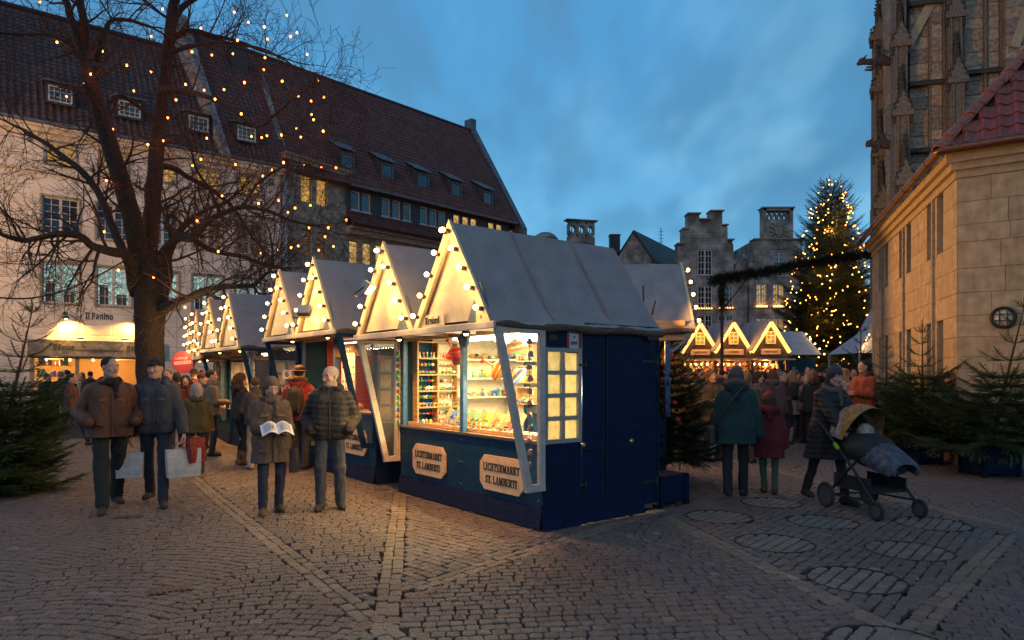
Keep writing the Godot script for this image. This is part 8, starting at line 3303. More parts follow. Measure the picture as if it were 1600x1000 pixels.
		out.shoes.push_back(b)
	# --- the body: one skin from the head to the ankles
	b = B.new()
	b.col = Color(1, 1, 1)
	f = Fld.new(Vector3(-0.62, 0.05, -0.5) * k, Vector3(0.62, 1.56, 0.6) * k, maxf(cell * 1.6, 0.02))
	for g in [-1.0, 1.0]:
		var a: Array = arms[0 if g > 0 else 1]
		f.cap(a[0] * k, a[1] * k, 0.045 * k, 0.038 * k)
		f.cap(a[1] * k, a[2] * k, 0.038 * k, 0.028 * k)
		var l: Array = legs[0 if g > 0 else 1]
		f.cap(l[0] * k, l[1] * k, 0.07 * k, 0.05 * k)
		f.cap(l[1] * k, l[2] * k, 0.05 * k, 0.036 * k)
		f.cap(tilt * Vector3(g * 0.06, 1.34, 0) * k, Vector3(g * 0.06, 0.95, 0) * k, 0.10 * k, 0.10 * k)
	f.cap(tilt * Vector3(-sw + 0.02, 1.41, -0.01) * k, tilt * Vector3(sw - 0.02, 1.41, -0.01) * k, 0.05 * k, 0.05 * k)
	f.cap(tilt * Vector3(0, 1.4, -0.01) * k, tilt * Vector3(0, 1.52, -0.01) * k, 0.055 * k, 0.052 * k)
	f.finish(b)
	var hs: float = (s.h / 1.75 * 0.35 + 0.65) * (0.97 if fem else 1.0)
	var neck := tilt * Vector3(0, 1.50, -0.015) * k
	var turn := Basis(Vector3.UP, s.get("hy", 0.0)) * Basis(Vector3.RIGHT, s.get("hp", 0.0)) * Basis(Vector3.BACK, s.get("hr", 0.0))
	var top_y: float = s.h - 0.118 * hs   # the crown of the head comes out at the person's height
	var hc := Vector3(neck.x, top_y, neck.z + 0.025)
	if lean != 0.0:
		hc = tilt * Vector3(0, top_y / k, 0.02) * k
	var HT := Transform3D(turn.scaled(Vector3.ONE * hs), hc)
	b.put(heads["%s%s" % ["low" if cell > 0.019 else "head", "_f" if fem else ""]], HT)
	for i in 2:
		if not s.get("hands", false): break
		var a: Array = arms[i]
		var fd: Vector3 = (a[2] - a[1]).normalized()
		var palm: Vector3 = s.get("palm", Vector3(-1 if i == 0 else 1, 0, 0.2))
		var y := -fd
		var x := (palm - y * palm.dot(y)).normalized()
		var g := 1.0
		var z := x.cross(y)
		if z.dot(Vector3(0, 0.3, 1)) < 0.0: g = -1.0
		b.put(heads.hand, Transform3D(Basis(x, y, z * g).scaled(Vector3.ONE * k * 0.97), a[2] * k))
	for q in b.c.size():
		b.c[q] = b.c[q] * (s.skin as Color)
	out.body = b
	# --- hair, hats, scarves
	out.extra = []
	for e in s.get("on", []):
		b = B.new()
		var base_turn := HT
		if e[0] in ["scarf", "collar", "hood", "fur"]:
			base_turn = Transform3D((tilt.basis * Basis(Vector3.UP, s.get("hy", 0.0) * 0.2)).scaled(Vector3.ONE * hs * 1.06), tilt * Vector3(0, 1.625, 0.0) * k)
		b.put(heads[e[0]], base_turn)
		out.extra.push_back([e[0], b, e[1]])
	out.trim = []
	if s.get("trim", false):   # zip, pocket flaps, cuffs and a hem band, laid on the coat's own surface
		var front := func(x: float, y: float) -> Vector3:
			var best := Vector3(x, y, 0.0)
			for v in (out.coat as B).v:
				if absf(v.x - x) < 0.022 and absf(v.y - y) < 0.022 and v.z > best.z: best = Vector3(x, y, v.z)
			return best
		b = B.new()
		var line := PackedVector3Array()
		var y := hem * k + 0.02
		while y < 1.36 * k:
			line.push_back(front.call(0.0, y) + Vector3(0, 0, 0.002))
			y += 0.045
		b.tube(line, PackedFloat32Array([0.007]), 5)
		out.trim.push_back(["zip", b, Color(0.10, 0.085, 0.06)])
		for g in [-1.0, 1.0]:
			b = B.new()
			var p0: Vector3 = front.call(g * 0.075, (hem + 0.13) * k)
			var p1: Vector3 = front.call(g * 0.165, (hem + 0.17) * k)
			b.beam(p0 + Vector3(0, 0, 0.004), p1 + Vector3(0, 0, 0.004), 0.03, 0.014, Vector3(0, 0.3, 1))
			out.trim.push_back(["pocket_flap", b, (s.coat as Color) * 0.7])
			b = B.new()
			var q0: Vector3 = front.call(g * 0.05, 1.27 * k)
			var q1: Vector3 = front.call(g * 0.13, 1.265 * k)
			b.beam(q0 + Vector3(0, 0, 0.003), q1 + Vector3(0, 0, 0.003), 0.024, 0.012, Vector3(0, 0.3, 1))
			out.trim.push_back(["chest_strip", b, (s.coat as Color) * 1.6 + Color(0.02, 0.012, 0.006)])
			var a: Array = arms[0 if g > 0 else 1]
			var fd: Vector3 = (a[2] - a[1]).normalized()
			b = B.new()
			b.tube(PackedVector3Array([(a[2] - fd * 0.05) * k, (a[2] + fd * 0.012) * k]), PackedFloat32Array([(0.047 + puff * 0.55) * k]), 12)
			out.trim.push_back(["cuff", b, Color(0.20, 0.17, 0.15) if fem else (s.coat as Color) * 0.7])
	out.hand_at = [arms[0][2] * k, arms[1][2] * k]
	out.head = HT
	out.chest = tilt.scaled_local(Vector3.ONE)
	built[index] = out


func person(at: Vector3, yaw: float, label: String, s: Dictionary, group := "") -> int:
	s.at = at
	s.yaw = yaw
	s.label = label
	s.group = group
	if not s.has("skin"): s.skin = Color(0.46, 0.27, 0.19)
	specs.push_back(s)
	return specs.size() - 1


func place_people() -> void:
	for i in specs.size():
		var s: Dictionary = specs[i]
		var g: Dictionary = built[i]
		var o := thing("person", s.at, s.yaw, s.label, "person", s.group)
		put("body", g.body, M["skin"], o)
		put("trousers", g.trousers, cloth(s.legs, 0.8), o)
		put("coat" if s.get("hem", 0.84) < 0.8 else "jacket", g.coat, cloth(s.coat, s.get("sheen", 0.8)), o)
		for b in g.shoes:
			put("shoe", b, cloth(s.get("shoe", Color(0.03, 0.022, 0.018)), 0.6), o)
		for e in g.extra:
			put({"short": "hair", "thin": "hair", "beard": "beard", "bob": "hair", "long": "hair", "pony": "hair", "beanie": "knitted_hat", "bobble": "knitted_hat", "cap": "cap", "hat": "hat", "hood": "hood", "fur": "fur_trim", "hood_up": "hood", "scarf": "scarf", "collar": "collar"}[e[0]], e[1], cloth(e[2], 0.9), o)
		for e in g.trim:
			put(e[0], e[1], cloth(e[2], 0.6), o)
		s.node = o
		s.T = o.transform


func to_cam(p: Vector3) -> float: return atan2(-p.x, -p.z)
func from_cam(p: Vector3) -> float: return atan2(p.x, p.z)


func make_proto(i: int) -> void:
	var names_: Array = ["head", "head_f", "low", "low_f", "hand", "short", "thin", "beard", "bob", "long", "pony", "beanie", "bobble", "cap", "hat", "hood", "fur", "hood_up", "scarf", "collar"]
	var n: String = names_[i]
	match n:
		"head": built[i] = head_shape(0.006, false)
		"head_f": built[i] = head_shape(0.006, true)
		"low": built[i] = head_shape(0.011, false)
		"low_f": built[i] = head_shape(0.011, true)
		"hand": built[i] = hand_shape(0.75)
		_: built[i] = hair_shape(n, 0.009 if n not in ["fur"] else 0.008)


func build_people() -> void:
	var protos := ["head", "head_f", "low", "low_f", "hand", "short", "thin", "beard", "bob", "long", "pony", "beanie", "bobble", "cap", "hat", "hood", "fur", "hood_up", "scarf", "collar"]
	built.resize(protos.size())
	var job := WorkerThreadPool.add_group_task(make_proto, protos.size())
	WorkerThreadPool.wait_for_group_task_completion(job)
	for i in protos.size():
		heads[protos[i]] = built[i]
	var GREY := Color(0.34, 0.31, 0.28)
	var BROWN := Color(0.05, 0.028, 0.016)
	var BLOND := Color(0.34, 0.22, 0.1)
	var DARK := Color(0.03, 0.02, 0.015)
	var JEAN := Color(0.045, 0.06, 0.095)
	var BLK := Color(0.016, 0.016, 0.018)
	# ---- in front
	var p := G(172, 796)
	person(p, to_cam(p) + 0.12, "man in a brown leather jacket with a tan collar and dark scarf, striding towards us", {"h": 1.80, "cell": 0.012, "trim": true, "coat": Color(0.135, 0.05, 0.022), "sheen": 0.5, "legs": Color(0.018, 0.026, 0.022), "leg": 1.25, "hem": 0.84, "puff": 0.036, "lf": Vector3(0.10, 0.02, -0.30), "rf": Vector3(-0.10, 0, 0.22), "lh": Vector3(0.235, 1.02, 0.16), "rh": Vector3(-0.235, 1.02, 0.16), "hy": 0.5, "on": [["short", DARK], ["collar", Color(0.30, 0.11, 0.045)], ["scarf", Color(0.018, 0.014, 0.014)]], "shoe": Color(0.07, 0.04, 0.025)})
	p = G(243, 788)
	var i_bag := person(p, to_cam(p) - 0.15, "man in a blue-grey jacket and dark cap carrying white paper bags", {"h": 1.79, "cell": 0.013, "trim": true, "coat": Color(0.055, 0.062, 0.08), "legs": Color(0.028, 0.036, 0.06), "hem": 0.86, "puff": 0.03, "lf": Vector3(0.11, 0, 0.2), "rf": Vector3(-0.1, 0.03, -0.28), "lh": Vector3(0.32, 0.86, 0.12), "rh": Vector3(-0.27, 0.84, 0.0), "hy": -0.3, "hands": true, "on": [["short", BROWN], ["cap", BLK], ["hood", Color(0.05, 0.056, 0.075)]], "shoe": Color(0.06, 0.04, 0.03)})
	p = G(307, 741)
	person(p, from_cam(p) + 0.1, "grey-haired woman in an olive waxed jacket seen from behind", {"h": 1.46, "fem": true, "cell": 0.013, "trim": true, "coat": Color(0.085, 0.068, 0.03), "legs": JEAN, "hem": 0.80, "puff": 0.035, "lf": Vector3(0.09, 0.02, -0.14), "rf": Vector3(-0.09, 0, 0.1), "lh": Vector3(0.27, 0.82, 0.08), "rh": Vector3(-0.27, 0.82, 0.08), "on": [["bob", GREY * 1.25], ["collar", Color(0.06, 0.045, 0.025)]], "shoe": BLK})
	p = G(424, 800)
	var i_read := person(p, to_cam(p) + 0.15, "woman in a brown wool coat and patterned scarf reading an open booklet", {"h": 1.56, "fem": true, "cell": 0.011, "trim": true, "coat": Color(0.15, 0.095, 0.065), "legs": Color(0.022, 0.03, 0.062), "hem": 0.66, "puff": 0.04, "lf": Vector3(0.10, 0, -0.05), "rf": Vector3(-0.12, 0, 0.10), "lh": Vector3(0.10, 1.07, 0.34), "rh": Vector3(-0.09, 1.10, 0.33), "hp": 0.42, "hy": 0.1, "hands": true, "palm": Vector3(0, 0.3, 1), "boot": 0.14, "on": [["bob", Color(0.2, 0.13, 0.075)], ["scarf", Color(0.16, 0.11, 0.085)], ["collar", Color(0.1, 0.06, 0.04)]], "shoe": Color(0.12, 0.075, 0.04)})
	p = G(516, 794)
	person(p, to_cam(p) - 0.05, "white-haired man in a black padded jacket and jeans, hands in his pockets", {"h": 1.69, "cell": 0.011, "trim": true, "coat": Color(0.019, 0.016, 0.016), "sheen": 0.5, "legs": Color(0.055, 0.066, 0.085), "leg": 1.1, "hem": 0.86, "puff": 0.042, "folds": 0.008, "quilt": 0.006, "lf": Vector3(0.12, 0, 0.0), "rf": Vector3(-0.11, 0, 0.08), "lh": Vector3(0.225, 0.98, 0.12), "rh": Vector3(-0.225, 0.98, 0.12), "hy": -0.75, "hp": 0.12, "on": [["thin", Color(0.50, 0.46, 0.42)], ["beard", Color(0.48, 0.43, 0.38)], ["collar", Color(0.02, 0.018, 0.018)], ["hood", Color(0.02, 0.018, 0.018)]], "shoe": Color(0.02, 0.018, 0.018)})
	p = G(468, 733)
	var i_pack := person(p, from_cam(p) - 0.35, "person in a red parka with a fur-edged hood and dark hat at the second stall", {"h": 1.72, "cell": 0.014, "coat": Color(0.36, 0.035, 0.045), "legs": Color(0.05, 0.047, 0.042), "leg": 1.15, "hem": 0.84, "puff": 0.035, "lf": Vector3(0.1, 0, 0.05), "rf": Vector3(-0.1, 0, 0.0), "lh": Vector3(0.28, 1.05, 0.26), "rh": Vector3(-0.24, 1.0, 0.22), "on": [["short", BROWN], ["hat", BROWN * 0.6], ["fur", Color(0.13, 0.07, 0.035)], ["hood", Color(0.34, 0.04, 0.05)]], "shoe": Color(0.04, 0.03, 0.022)})
	p = G(376, 726)
	person(p, from_cam(p) - 1.1, "young woman in a dark jacket and suede boots with tied-back hair by the third stall", {"h": 1.62, "fem": true, "cell": 0.015, "coat": Color(0.035, 0.026, 0.024), "legs": BLK, "leg": 0.85, "hem": 0.86, "puff": 0.022, "boot": 0.16, "on": [["pony", Color(0.07, 0.038, 0.02)], ["hood", Color(0.035, 0.026, 0.024)]], "shoe": Color(0.2, 0.1, 0.04)})
	p = G(402, 733)
	person(p, from_cam(p) + 0.2, "woman in a dark jacket and white trousers bending over the third stall's counter", {"h": 1.58, "fem": true, "cell": 0.015, "coat": Color(0.03, 0.028, 0.034), "legs": Color(0.42, 0.36, 0.3), "hem": 0.84, "lean": 0.3, "lh": Vector3(0.2, 1.0, 0.3), "rh": Vector3(-0.2, 1.0, 0.3), "on": [["short", Color(0.12, 0.06, 0.03)]], "shoe": Color(0.4, 0.34, 0.28)})
	p = G(95, 671)
	person(p, from_cam(p) - 0.2, "grey-haired person in a long dark jacket walking towards the snack shop", {"h": 1.68, "cell": 0.02, "coat": Color(0.016, 0.018, 0.026), "legs": BLK, "hem": 0.78, "on": [["short", GREY * 0.7]]})
	p = G(112, 697)
	person(p, to_cam(p) + 1.3, "person in a dull red coat striding across in front of the snack shop", {"h": 1.62, "cell": 0.02, "coat": Color(0.13, 0.045, 0.035), "legs": Color(0.022, 0.02, 0.022), "hem": 0.8, "lf": Vector3(0.09, 0, 0.34), "rf": Vector3(-0.09, 0.04, -0.36), "on": [["short", BROWN]]})
	# ---- right of the stall
	p = G(1150, 776)
	person(p, from_cam(p), "woman in a teal parka with a furry hood and a bag strap across her back", {"h": 1.70, "fem": true, "cell": 0.012, "coat": Color(0.012, 0.062, 0.068), "legs": BLK, "leg": 1.05, "hem": 0.72, "puff": 0.05, "flare": 0.035, "lf": Vector3(0.10, 0.04, -0.22), "rf": Vector3(-0.09, 0, 0.12), "lh": Vector3(0.30, 0.84, 0.06), "rh": Vector3(-0.30, 0.84, 0.06), "on": [["bob", Color(0.13, 0.11, 0.10)], ["fur", Color(0.15, 0.12, 0.10)], ["hood", Color(0.012, 0.06, 0.066)]], "shoe": BLK, "boot": 0.2})
	p = G(1202, 771)
	person(p, from_cam(p) + 0.05, "child in a dark red coat and knitted red hat with green leggings", {"h": 1.36, "fem": true, "cell": 0.012, "coat": Color(0.17, 0.012, 0.03), "legs": Color(0.06, 0.12, 0.075), "leg": 0.95, "hem": 0.62, "puff": 0.035, "flare": 0.03, "lf": Vector3(0.08, 0.0, 0.06), "rf": Vector3(-0.08, 0, -0.04), "lh": Vector3(0.26, 0.86, 0.08), "rh": Vector3(-0.27, 0.82, 0.02), "on": [["hood", Color(0.15, 0.012, 0.028)], ["beanie", Color(0.42, 0.015, 0.035)], ["scarf", Color(0.35, 0.014, 0.03)], ["bob", Color(0.10, 0.05, 0.03)]], "boot": 0.24, "shoe": Color(0.075, 0.042, 0.022)})
	p = G(1293, 784)
	person(p, 0.3, "woman in a long black padded coat leaning into the pushchair", {"h": 1.70, "fem": true, "cell": 0.012, "coat": Color(0.016, 0.015, 0.017), "sheen": 0.6, "legs": BLK, "leg": 0.95, "hem": 0.56, "puff": 0.035, "folds": 0.008, "quilt": 0.008, "lean": 0.16, "lf": Vector3(0.08, 0, 0.22), "rf": Vector3(-0.08, 0.03, -0.30), "lh": Vector3(0.16, 1.02, 0.46), "rh": Vector3(-0.16, 1.02, 0.46), "hands": true, "palm": Vector3(0, -1, 0.1), "hp": 0.22, "on": [["bob", Color(0.05, 0.045, 0.05)], ["scarf", Color(0.16, 0.11, 0.10)], ["beanie", Color(0.06, 0.065, 0.075)]], "boot": 0.2, "shoe": Color(0.05, 0.035, 0.025)})
	p = W(1074, 585, 13.6)
	p.y = 0
	person(p, to_cam(p), "long-haired blond woman in a camel coat walking towards us behind the fir", {"h": 1.74, "fem": true, "cell": 0.016, "coat": Color(0.30, 0.16, 0.07), "legs": BLK, "hem": 0.62, "puff": 0.035, "lf": Vector3(0.09, 0, 0.18), "rf": Vector3(-0.09, 0.02, -0.2), "on": [["long", BLOND], ["scarf", DARK]]})
	p = W(1113, 585, 12.8)
	p.y = 0
	person(p, to_cam(p) + 0.4, "person in an olive-brown coat between the camel coat and the teal parka", {"h": 1.68, "cell": 0.016, "coat": Color(0.10, 0.065, 0.035), "legs": Color(0.03, 0.026, 0.024), "hem": 0.75, "puff": 0.035, "lh": Vector3(0.1, 1.2, 0.28), "rh": Vector3(-0.1, 1.15, 0.3), "hands": true, "on": [["bob", Color(0.16, 0.09, 0.045)]]})
	p = G(1242, 690)
	var i_tote := person(p, atan2(0.9, 0.25), "woman in a black coat and grey bobble hat with a pale tote bag", {"h": 1.70, "fem": true, "cell": 0.016, "coat": Color(0.026, 0.025, 0.028), "legs": Color(0.035, 0.042, 0.058), "hem": 0.74, "puff": 0.035, "lh": Vector3(0.12, 1.1, 0.3), "rh": Vector3(-0.2, 1.05, 0.18), "on": [["long", BLOND * 0.8], ["bobble", Color(0.12, 0.11, 0.105)], ["scarf", Color(0.28, 0.2, 0.13)]], "boot": 0.3, "shoe": Color(0.13, 0.065, 0.025)})
	p = W(1349, 585, 14.2)
	p.y = 0
	person(p, atan2(-0.9, 0.35), "dark-haired man in an orange jacket with a dark vest standing before the fir", {"h": 1.88, "cell": 0.015, "coat": Color(0.40, 0.075, 0.03), "legs": BLK, "hem": 0.86, "puff": 0.03, "lh": Vector3(0.1, 1.12, 0.3), "rh": Vector3(-0.12, 1.1, 0.3), "hands": true, "on": [["short", DARK], ["hood", Color(0.05, 0.035, 0.03)]]})
	# ---- the crowds: [pixel x, metres away, height, which way (0 towards us, 1 away, else an angle), coat, on the head, label]
	var C := {
		"mauve": Color(0.12, 0.085, 0.085), "green": Color(0.075, 0.075, 0.04), "pink": Color(0.26, 0.14, 0.12), "navy": Color(0.022, 0.028, 0.05), "black": BLK, "grey": Color(0.09, 0.085, 0.085),
		"beige": Color(0.25, 0.18, 0.12), "red": Color(0.24, 0.03, 0.03), "brown": Color(0.085, 0.05, 0.03), "cream": Color(0.38, 0.31, 0.24), "rust": Color(0.2, 0.07, 0.03), "blue": Color(0.05, 0.075, 0.13),
	}
	var rows := [
		[1166, 12.4, 1.66, 1, "green", [["bob", BLOND * 0.7]], "person in a green parka just beyond the teal parka's shoulder"],
		[1184, 13.8, 1.65, 1.0, "pink", [["bob", BROWN]], "dark-haired woman in a dusty pink coat seen from behind, left of the mauve hooded coat"],
		[1207, 14.6, 1.70, 1, "mauve", [["bob", Color(0.13, 0.08, 0.06)], ["hood", Color(0.12, 0.085, 0.085)]], "woman in a mauve hooded coat seen from behind above the red knitted hat"],
		[1222, 15.6, 1.66, 0.6, "grey", [["short", GREY * 0.6]], "grey-coated person standing between the mauve coat and the bobble hat"],
		[1263, 17.8, 1.80, 0, "brown", [["short", DARK]], "round-faced man in a brown coat facing us in the middle of the crowd"],
		[1281, 18.4, 1.78, 1, "black", [["beanie", BLK]], "tall person in black with a black knitted hat, back to us"],
		[1255, 16.9, 1.64, 0.5, "red", [["short", BROWN]], "person with a bright red coat collar behind the bobble hat"],
		[1272, 15.2, 1.68, 1, "black", [["pony", Color(0.16, 0.1, 0.06)]], "woman with a light brown ponytail in a black vest, back to us"],
		[1262, 15.9, 1.60, -0.8, "pink", [["bob", GREY * 0.9]], "grey-haired woman in a pink coat beside the ponytail"],
		[1297, 17.4, 1.66, 0, "cream", [["short", BLOND * 0.6]], "fair-haired person in a cream jacket facing us"],
		[1320, 14.9, 1.72, -1.1, "cream", [["long", BLOND]], "blond woman in a pale coat talking to the man in orange"],
		[1311, 16.6, 1.86, -0.6, "navy", [["short", DARK]], "tall dark-haired man in navy behind the blond woman"],
		[1303, 15.6, 1.66, 0.2, "grey", [["beanie", Color(0.16, 0.15, 0.15)]], "person in a grey coat and grey knitted hat left of the blond woman"],
		[1042, 14.8, 1.70, 0.9, "brown", [["beanie", Color(0.3, 0.16, 0.13)]], "person in a dusty pink knitted hat at the fir's left side"],
		[1056, 16.4, 1.66, 0.3, "mauve", [["short", BLOND * 0.7]], "fair-haired person in mauve behind the camel coat's shoulder"],
		[1095, 18.2, 1.74, 0.5, "black", [["short", DARK]], "dark-haired man in black beneath the leftmost lit gable"],
		[1128, 19.0, 1.72, 1, "brown", [["short", BROWN]], "brown-coated person back to us under the middle lit gable"],
		[1139, 17.4, 1.68, 0.3, "navy", [["short", BROWN]], "person in navy half hidden behind the teal parka's head"],
		[1174, 19.6, 1.70, 1, "black", [["bob", DARK]], "black-haired woman in black at the counter under the middle gable"],
		[1193, 19.2, 1.66, 1, "blue", [["bob", BROWN]], "brown-haired woman in blue at the counter under the right-hand gable"],
		[1214, 20.2, 1.72, 1, "rust", [["short", GREY * 0.7]], "grey-haired person in rust brown at the counter under the right-hand gable"],
		[1231, 20.8, 1.74, 0.8, "grey", [["short", DARK]], "dark-haired man in grey by the corner of the right-hand gabled stall"],
		[1244, 21.4, 1.70, 0, "beige", [["bob", BLOND * 0.6]], "fair woman in beige facing us before the pale canvas roof"],
		[1291, 20.6, 1.72, 0, "brown", [["hat", BROWN]], "person in a brimmed brown hat far back beneath the tall fir"],
		[1270, 21.6, 1.70, 0.4, "navy", [["bobble", Color(0.4, 0.35, 0.3)]], "person in navy with a pale bobble hat far back beneath the tall fir"],
		[1334, 17.8, 1.74, -0.5, "black", [["short", BROWN]], "person in black just behind the orange jacket's shoulder"],
		# on the left
		[262, 14.6, 1.70, 0.2, "brown", [["short", Color(0.16, 0.1, 0.06)]], "person in brown just right of the tree trunk"],
		[276, 15.6, 1.64, 1, "green", [["bob", BROWN]], "brown-haired person in green under the round red sign"],
		[290, 15.2, 1.58, 0.4, "red", [["bob", DARK]], "person in a deep red jacket under the round red sign's right edge"],
		[303, 16.4, 1.70, 1, "black", [["hat", DARK]], "person in a brimmed black hat at the fourth stall"],
		[330, 13.4, 1.68, 2.2, "beige", [["short", BROWN]], "person in a tan coat browsing at the third stall's left wing"],
		[316, 14.6, 1.62, 1.6, "rust", [["bobble", Color(0.2, 0.05, 0.04)]], "person in rust with a red bobble hat at the fourth stall"],
		[244, 16.8, 1.66, 0, "navy", [["beanie", Color(0.3, 0.28, 0.26)]], "person in navy with a pale knitted hat behind the blue-grey jacket's shoulder"],
		[105, 22.5, 1.74, 1, "black", [["short", DARK]], "dark-haired person in black queueing at the snack shop door"],
		[141, 23.5, 1.70, 1, "brown", [["short", DARK]], "dark-haired person in brown queueing nearer the trunk at the snack shop"],
		[128, 25.0, 1.66, 0.4, "cream", [["bob", BLOND * 0.6]], "fair person in cream inside the snack shop queue"],
		[74, 20.5, 1.62, 1.2, "black", [["short", BROWN]], "person in black looking into the shop window behind the fir's tips"],
	]
	var r2 := RandomNumberGenerator.new()
	r2.seed = 17
	for q in rows:
		p = W(q[0], 585, q[1])
		p.y = 0
		var yaw: float = to_cam(p) if q[3] is int and q[3] == 0 else from_cam(p) + r2.randf_range(-0.25, 0.25) if q[3] is int else q[3]
		var fem: bool = q[5][0][0] in ["bob", "long", "pony"]
		person(p, yaw, q[6], {"h": q[2], "fem": fem, "cell": 0.022 if q[1] > 13.5 else 0.018, "coat": C[q[4]] * r2.randf_range(0.85, 1.1), "legs": [BLK, JEAN, Color(0.03, 0.028, 0.03)][r2.randi() % 3], "hem": r2.randf_range(0.66, 0.86), "puff": r2.randf_range(0.02, 0.042), "on": q[5] + ([["scarf", [Color(0.2, 0.16, 0.12), Color(0.12, 0.02, 0.02), Color(0.03, 0.03, 0.035)][r2.randi() % 3]]] if r2.randf() < 0.4 else [["collar", C[q[4]] * 0.8]]), "lh": Vector3(0.16, 1.05, 0.26) if r2.randf() < 0.4 else Vector3(0.26, 0.82, 0.06), "rh": Vector3(-0.14, 1.1, 0.28) if r2.randf() < 0.4 else Vector3(-0.26, 0.82, 0.06), "hy": r2.randf_range(-0.4, 0.4)}, "people in the market crowd")
	built = []
	built.resize(specs.size())
	job = WorkerThreadPool.add_group_task(make_person, specs.size())
	WorkerThreadPool.wait_for_group_task_completion(job)
	place_people()
	# ---- what they carry
	carried(i_bag, i_read, i_pack, i_tote)


func bag(at: Vector3, turn: float, s: Vector3, m: Material, called: String, label: String, cat: String, drop := 0.2) -> void:   # hangs from its handles: at is where the hand holds it
	var o := thing(called, at, turn, label, cat)
	var b := B.new()
	var rings := []
	for k in 5:
		var t := k / 4.0
		var ring := []
		for q in [[-1, -1], [0, -1.15], [1, -1], [1.04, 0], [1, 1], [0, 1.15], [-1, 1], [-1.04, 0]]:
			ring.push_back(Vector3(q[0] * s.x / 2 * lerpf(0.92, 1.0, t), -drop - s.y + s.y * t, -q[1] * s.z / 2 * (1.0 - 0.55 * t * t)))
		rings.push_back(ring)
	b.ring_mesh(rings, true, false)
	b.face(rings[0], Vector3.DOWN)
	put("bag", b, m, o)
	b = B.new()
	for z in [-1.0, 1.0]:
		b.tube(PackedVector3Array([Vector3(-s.x * 0.22, -drop, z * s.z * 0.2), Vector3(-s.x * 0.14, -drop * 0.3, z * s.z * 0.1), Vector3(0, 0, 0), Vector3(s.x * 0.14, -drop * 0.3, z * s.z * 0.1), Vector3(s.x * 0.22, -drop, z * s.z * 0.2)]), PackedFloat32Array([0.006]), 5)
	put("handles", b, m, o)


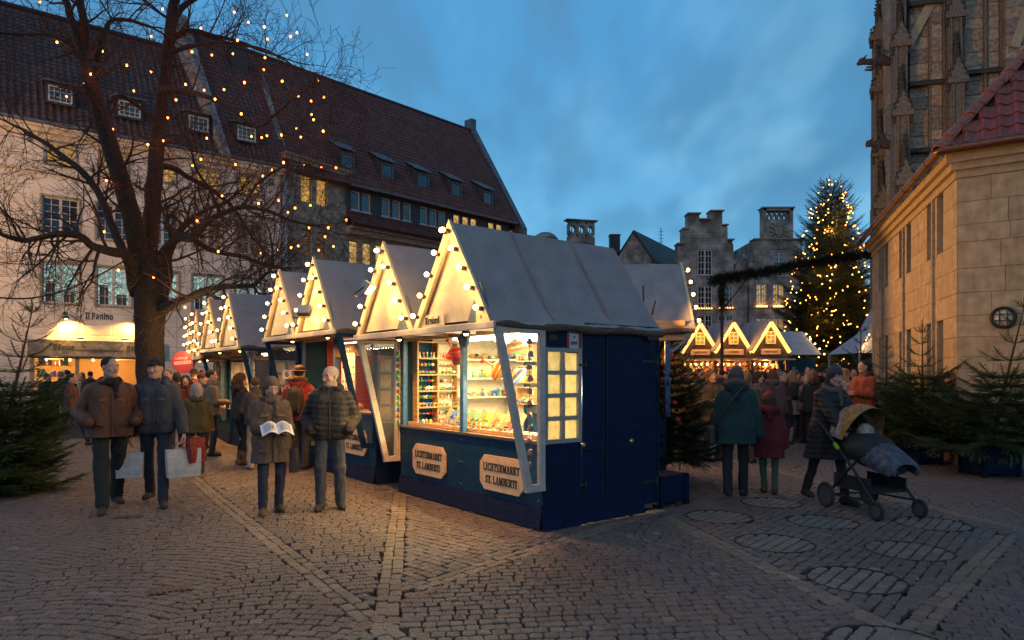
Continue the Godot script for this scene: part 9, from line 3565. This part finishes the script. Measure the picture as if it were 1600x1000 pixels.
func carried(i_bag: int, i_read: int, i_pack: int, i_tote: int) -> void:
	var T: Transform3D = specs[i_bag].T
	var h: Vector3 = built[i_bag].hand_at[0]
	bag(T * (h + Vector3(0.0, -0.09, 0.02)), specs[i_bag].yaw + 0.4, Vector3(0.40, 0.34, 0.14), mt("bag_white", 0.55, 0.52, 0.5, 0.7, tex_soft, 2.0), "paper_bag", "large white paper bag carried by the man in the blue-grey jacket", "shopping bag", 0.10)
	bag(T * (h + Vector3(0.13, -0.05, -0.05)), specs[i_bag].yaw + 1.0, Vector3(0.28, 0.3, 0.1), mt("bag_red", 0.33, 0.03, 0.03, 0.5, tex_cloud, 3.0), "red_bag", "smaller red carrier bag beside the white paper bag", "shopping bag", 0.02)
	h = built[i_bag].hand_at[1]
	bag(T * (h + Vector3(0.0, -0.09, 0.02)), specs[i_bag].yaw, Vector3(0.30, 0.3, 0.12), M["bag_white"], "paper_bag", "smaller white paper bag behind the brown jacket, in the blue-grey jacketed man's other hand", "shopping bag", 0.12)
	# the booklet: two curved halves
	T = specs[i_read].T
	var mid: Vector3 = (built[i_read].hand_at[0] + built[i_read].hand_at[1]) / 2 + Vector3(0, 0.03, 0.075)
	var o := thing("booklet", T * mid, specs[i_read].yaw, "open booklet with curling white pages held by the woman in the brown coat", "book")
	for s in [-1.0, 1.0]:
		var b := B.new()
		var rings := []
		for k in 7:
			var t := k / 6.0
			var ring := []
			for e in 2:
				ring.push_back(Vector3(s * 0.17 * t, 0.045 * sin(PI * minf(t * 1.1, 1.0)) - 0.02 * t, -0.10 + 0.22 * e) * 1.0)
			if s < 0: ring.reverse()
			rings.push_back(ring)
		b.ring_mesh(rings, false)
		var pg := put("pages", b, M["paper_white"], o)
		pg.rotation.x = 0.5
		b = B.new()
		for k in 14:
			var x := 0.03 + 0.009 * k
			for z in 1:
				b.box(Vector3(s * x, 0.045 * sin(PI * minf(x / 0.17 * 1.1, 1.0)) - 0.02 * x / 0.17 + 0.002, 0.01), Vector3(0.002, 0.001, 0.15))
		put("print", b, M["black_ink"], pg)
	T = specs[i_read].T
	bag(T * Vector3(0.26, 0.84, 0.02), specs[i_read].yaw + 1.2, Vector3(0.24, 0.28, 0.09), mt("bag_dark", 0.03, 0.026, 0.024, 0.6), "shoulder_bag", "soft dark bag hanging at the reading woman's side", "bag", 0.10)
	# backpack
	T = specs[i_pack].T
	o = thing("backpack", T * Vector3(0, 1.16, -0.19), specs[i_pack].yaw, "dark backpack with buckled straps on the red parka", "backpack")
	var b := B.new()
	b.ball(Vector3(0, 0.0, -0.03), Vector3(0.16, 0.25, 0.11), 14, 10)
	put("bag", b, mt("pack_dark", 0.024, 0.02, 0.018, 0.7, tex_fine, 6.0, tex_bump, 1.0), o)
	b = B.new()
	b.ball(Vector3(0, -0.07, -0.10), Vector3(0.11, 0.13, 0.06), 12, 8)
	put("pocket", b, M["pack_dark"], o)
	b = B.new()
	for s in [-1.0, 1.0]:
		b.tube(PackedVector3Array([Vector3(s * 0.09, 0.2, -0.04), Vector3(s * 0.12, 0.27, 0.06), Vector3(s * 0.15, 0.22, 0.26), Vector3(s * 0.17, 0.0, 0.30), Vector3(s * 0.16, -0.2, 0.14), Vector3(s * 0.12, -0.22, 0.0)]), PackedFloat32Array([0.014]), 6)
		b.rod(Vector3(s * 0.1, 0.16, -0.13), Vector3(s * 0.1, -0.2, -0.12), 0.008)
	put("straps", b, M["canvas_edge"], o)
	T = specs[i_tote].T
	bag(T * Vector3(-0.24, 1.16, -0.06), specs[i_tote].yaw + PI / 2, Vector3(0.3, 0.34, 0.08), mt("bag_pale", 0.36, 0.33, 0.29, 0.8, tex_soft, 3.0), "tote_bag", "pale cloth tote bag on the shoulder of the woman in the bobble hat", "bag", 0.16)
	# shoulder bag of the woman in teal, with its strap across her back
	for i in specs.size():
		if not str(specs[i].label).begins_with("woman in a teal"): continue
		T = specs[i].T
		o = thing("shoulder_bag", T * Vector3(0.30, 0.80, -0.02), specs[i].yaw, "black shoulder bag at the hip of the woman in teal", "bag")
		b = B.new()
		b.cbox(Vector3(0, 0, 0), Vector3(0.10, 0.26, 0.28), 0.03)
		b.cbox(Vector3(0.045, 0.04, 0), Vector3(0.03, 0.18, 0.27), 0.012)
		put("bag", b, M["bag_dark"], o)
		b = B.new()
		b.tube(PackedVector3Array([Vector3(-0.03, 0.12, -0.1), Vector3(-0.12, 0.28, -0.2), Vector3(-0.24, 0.46, -0.205), Vector3(-0.36, 0.60, -0.17), Vector3(-0.42, 0.67, -0.06), Vector3(-0.40, 0.62, 0.10), Vector3(-0.2, 0.4, 0.2), Vector3(-0.03, 0.12, 0.12)]), PackedFloat32Array([0.014]), 6)
		put("strap", b, M["bag_dark"], o)
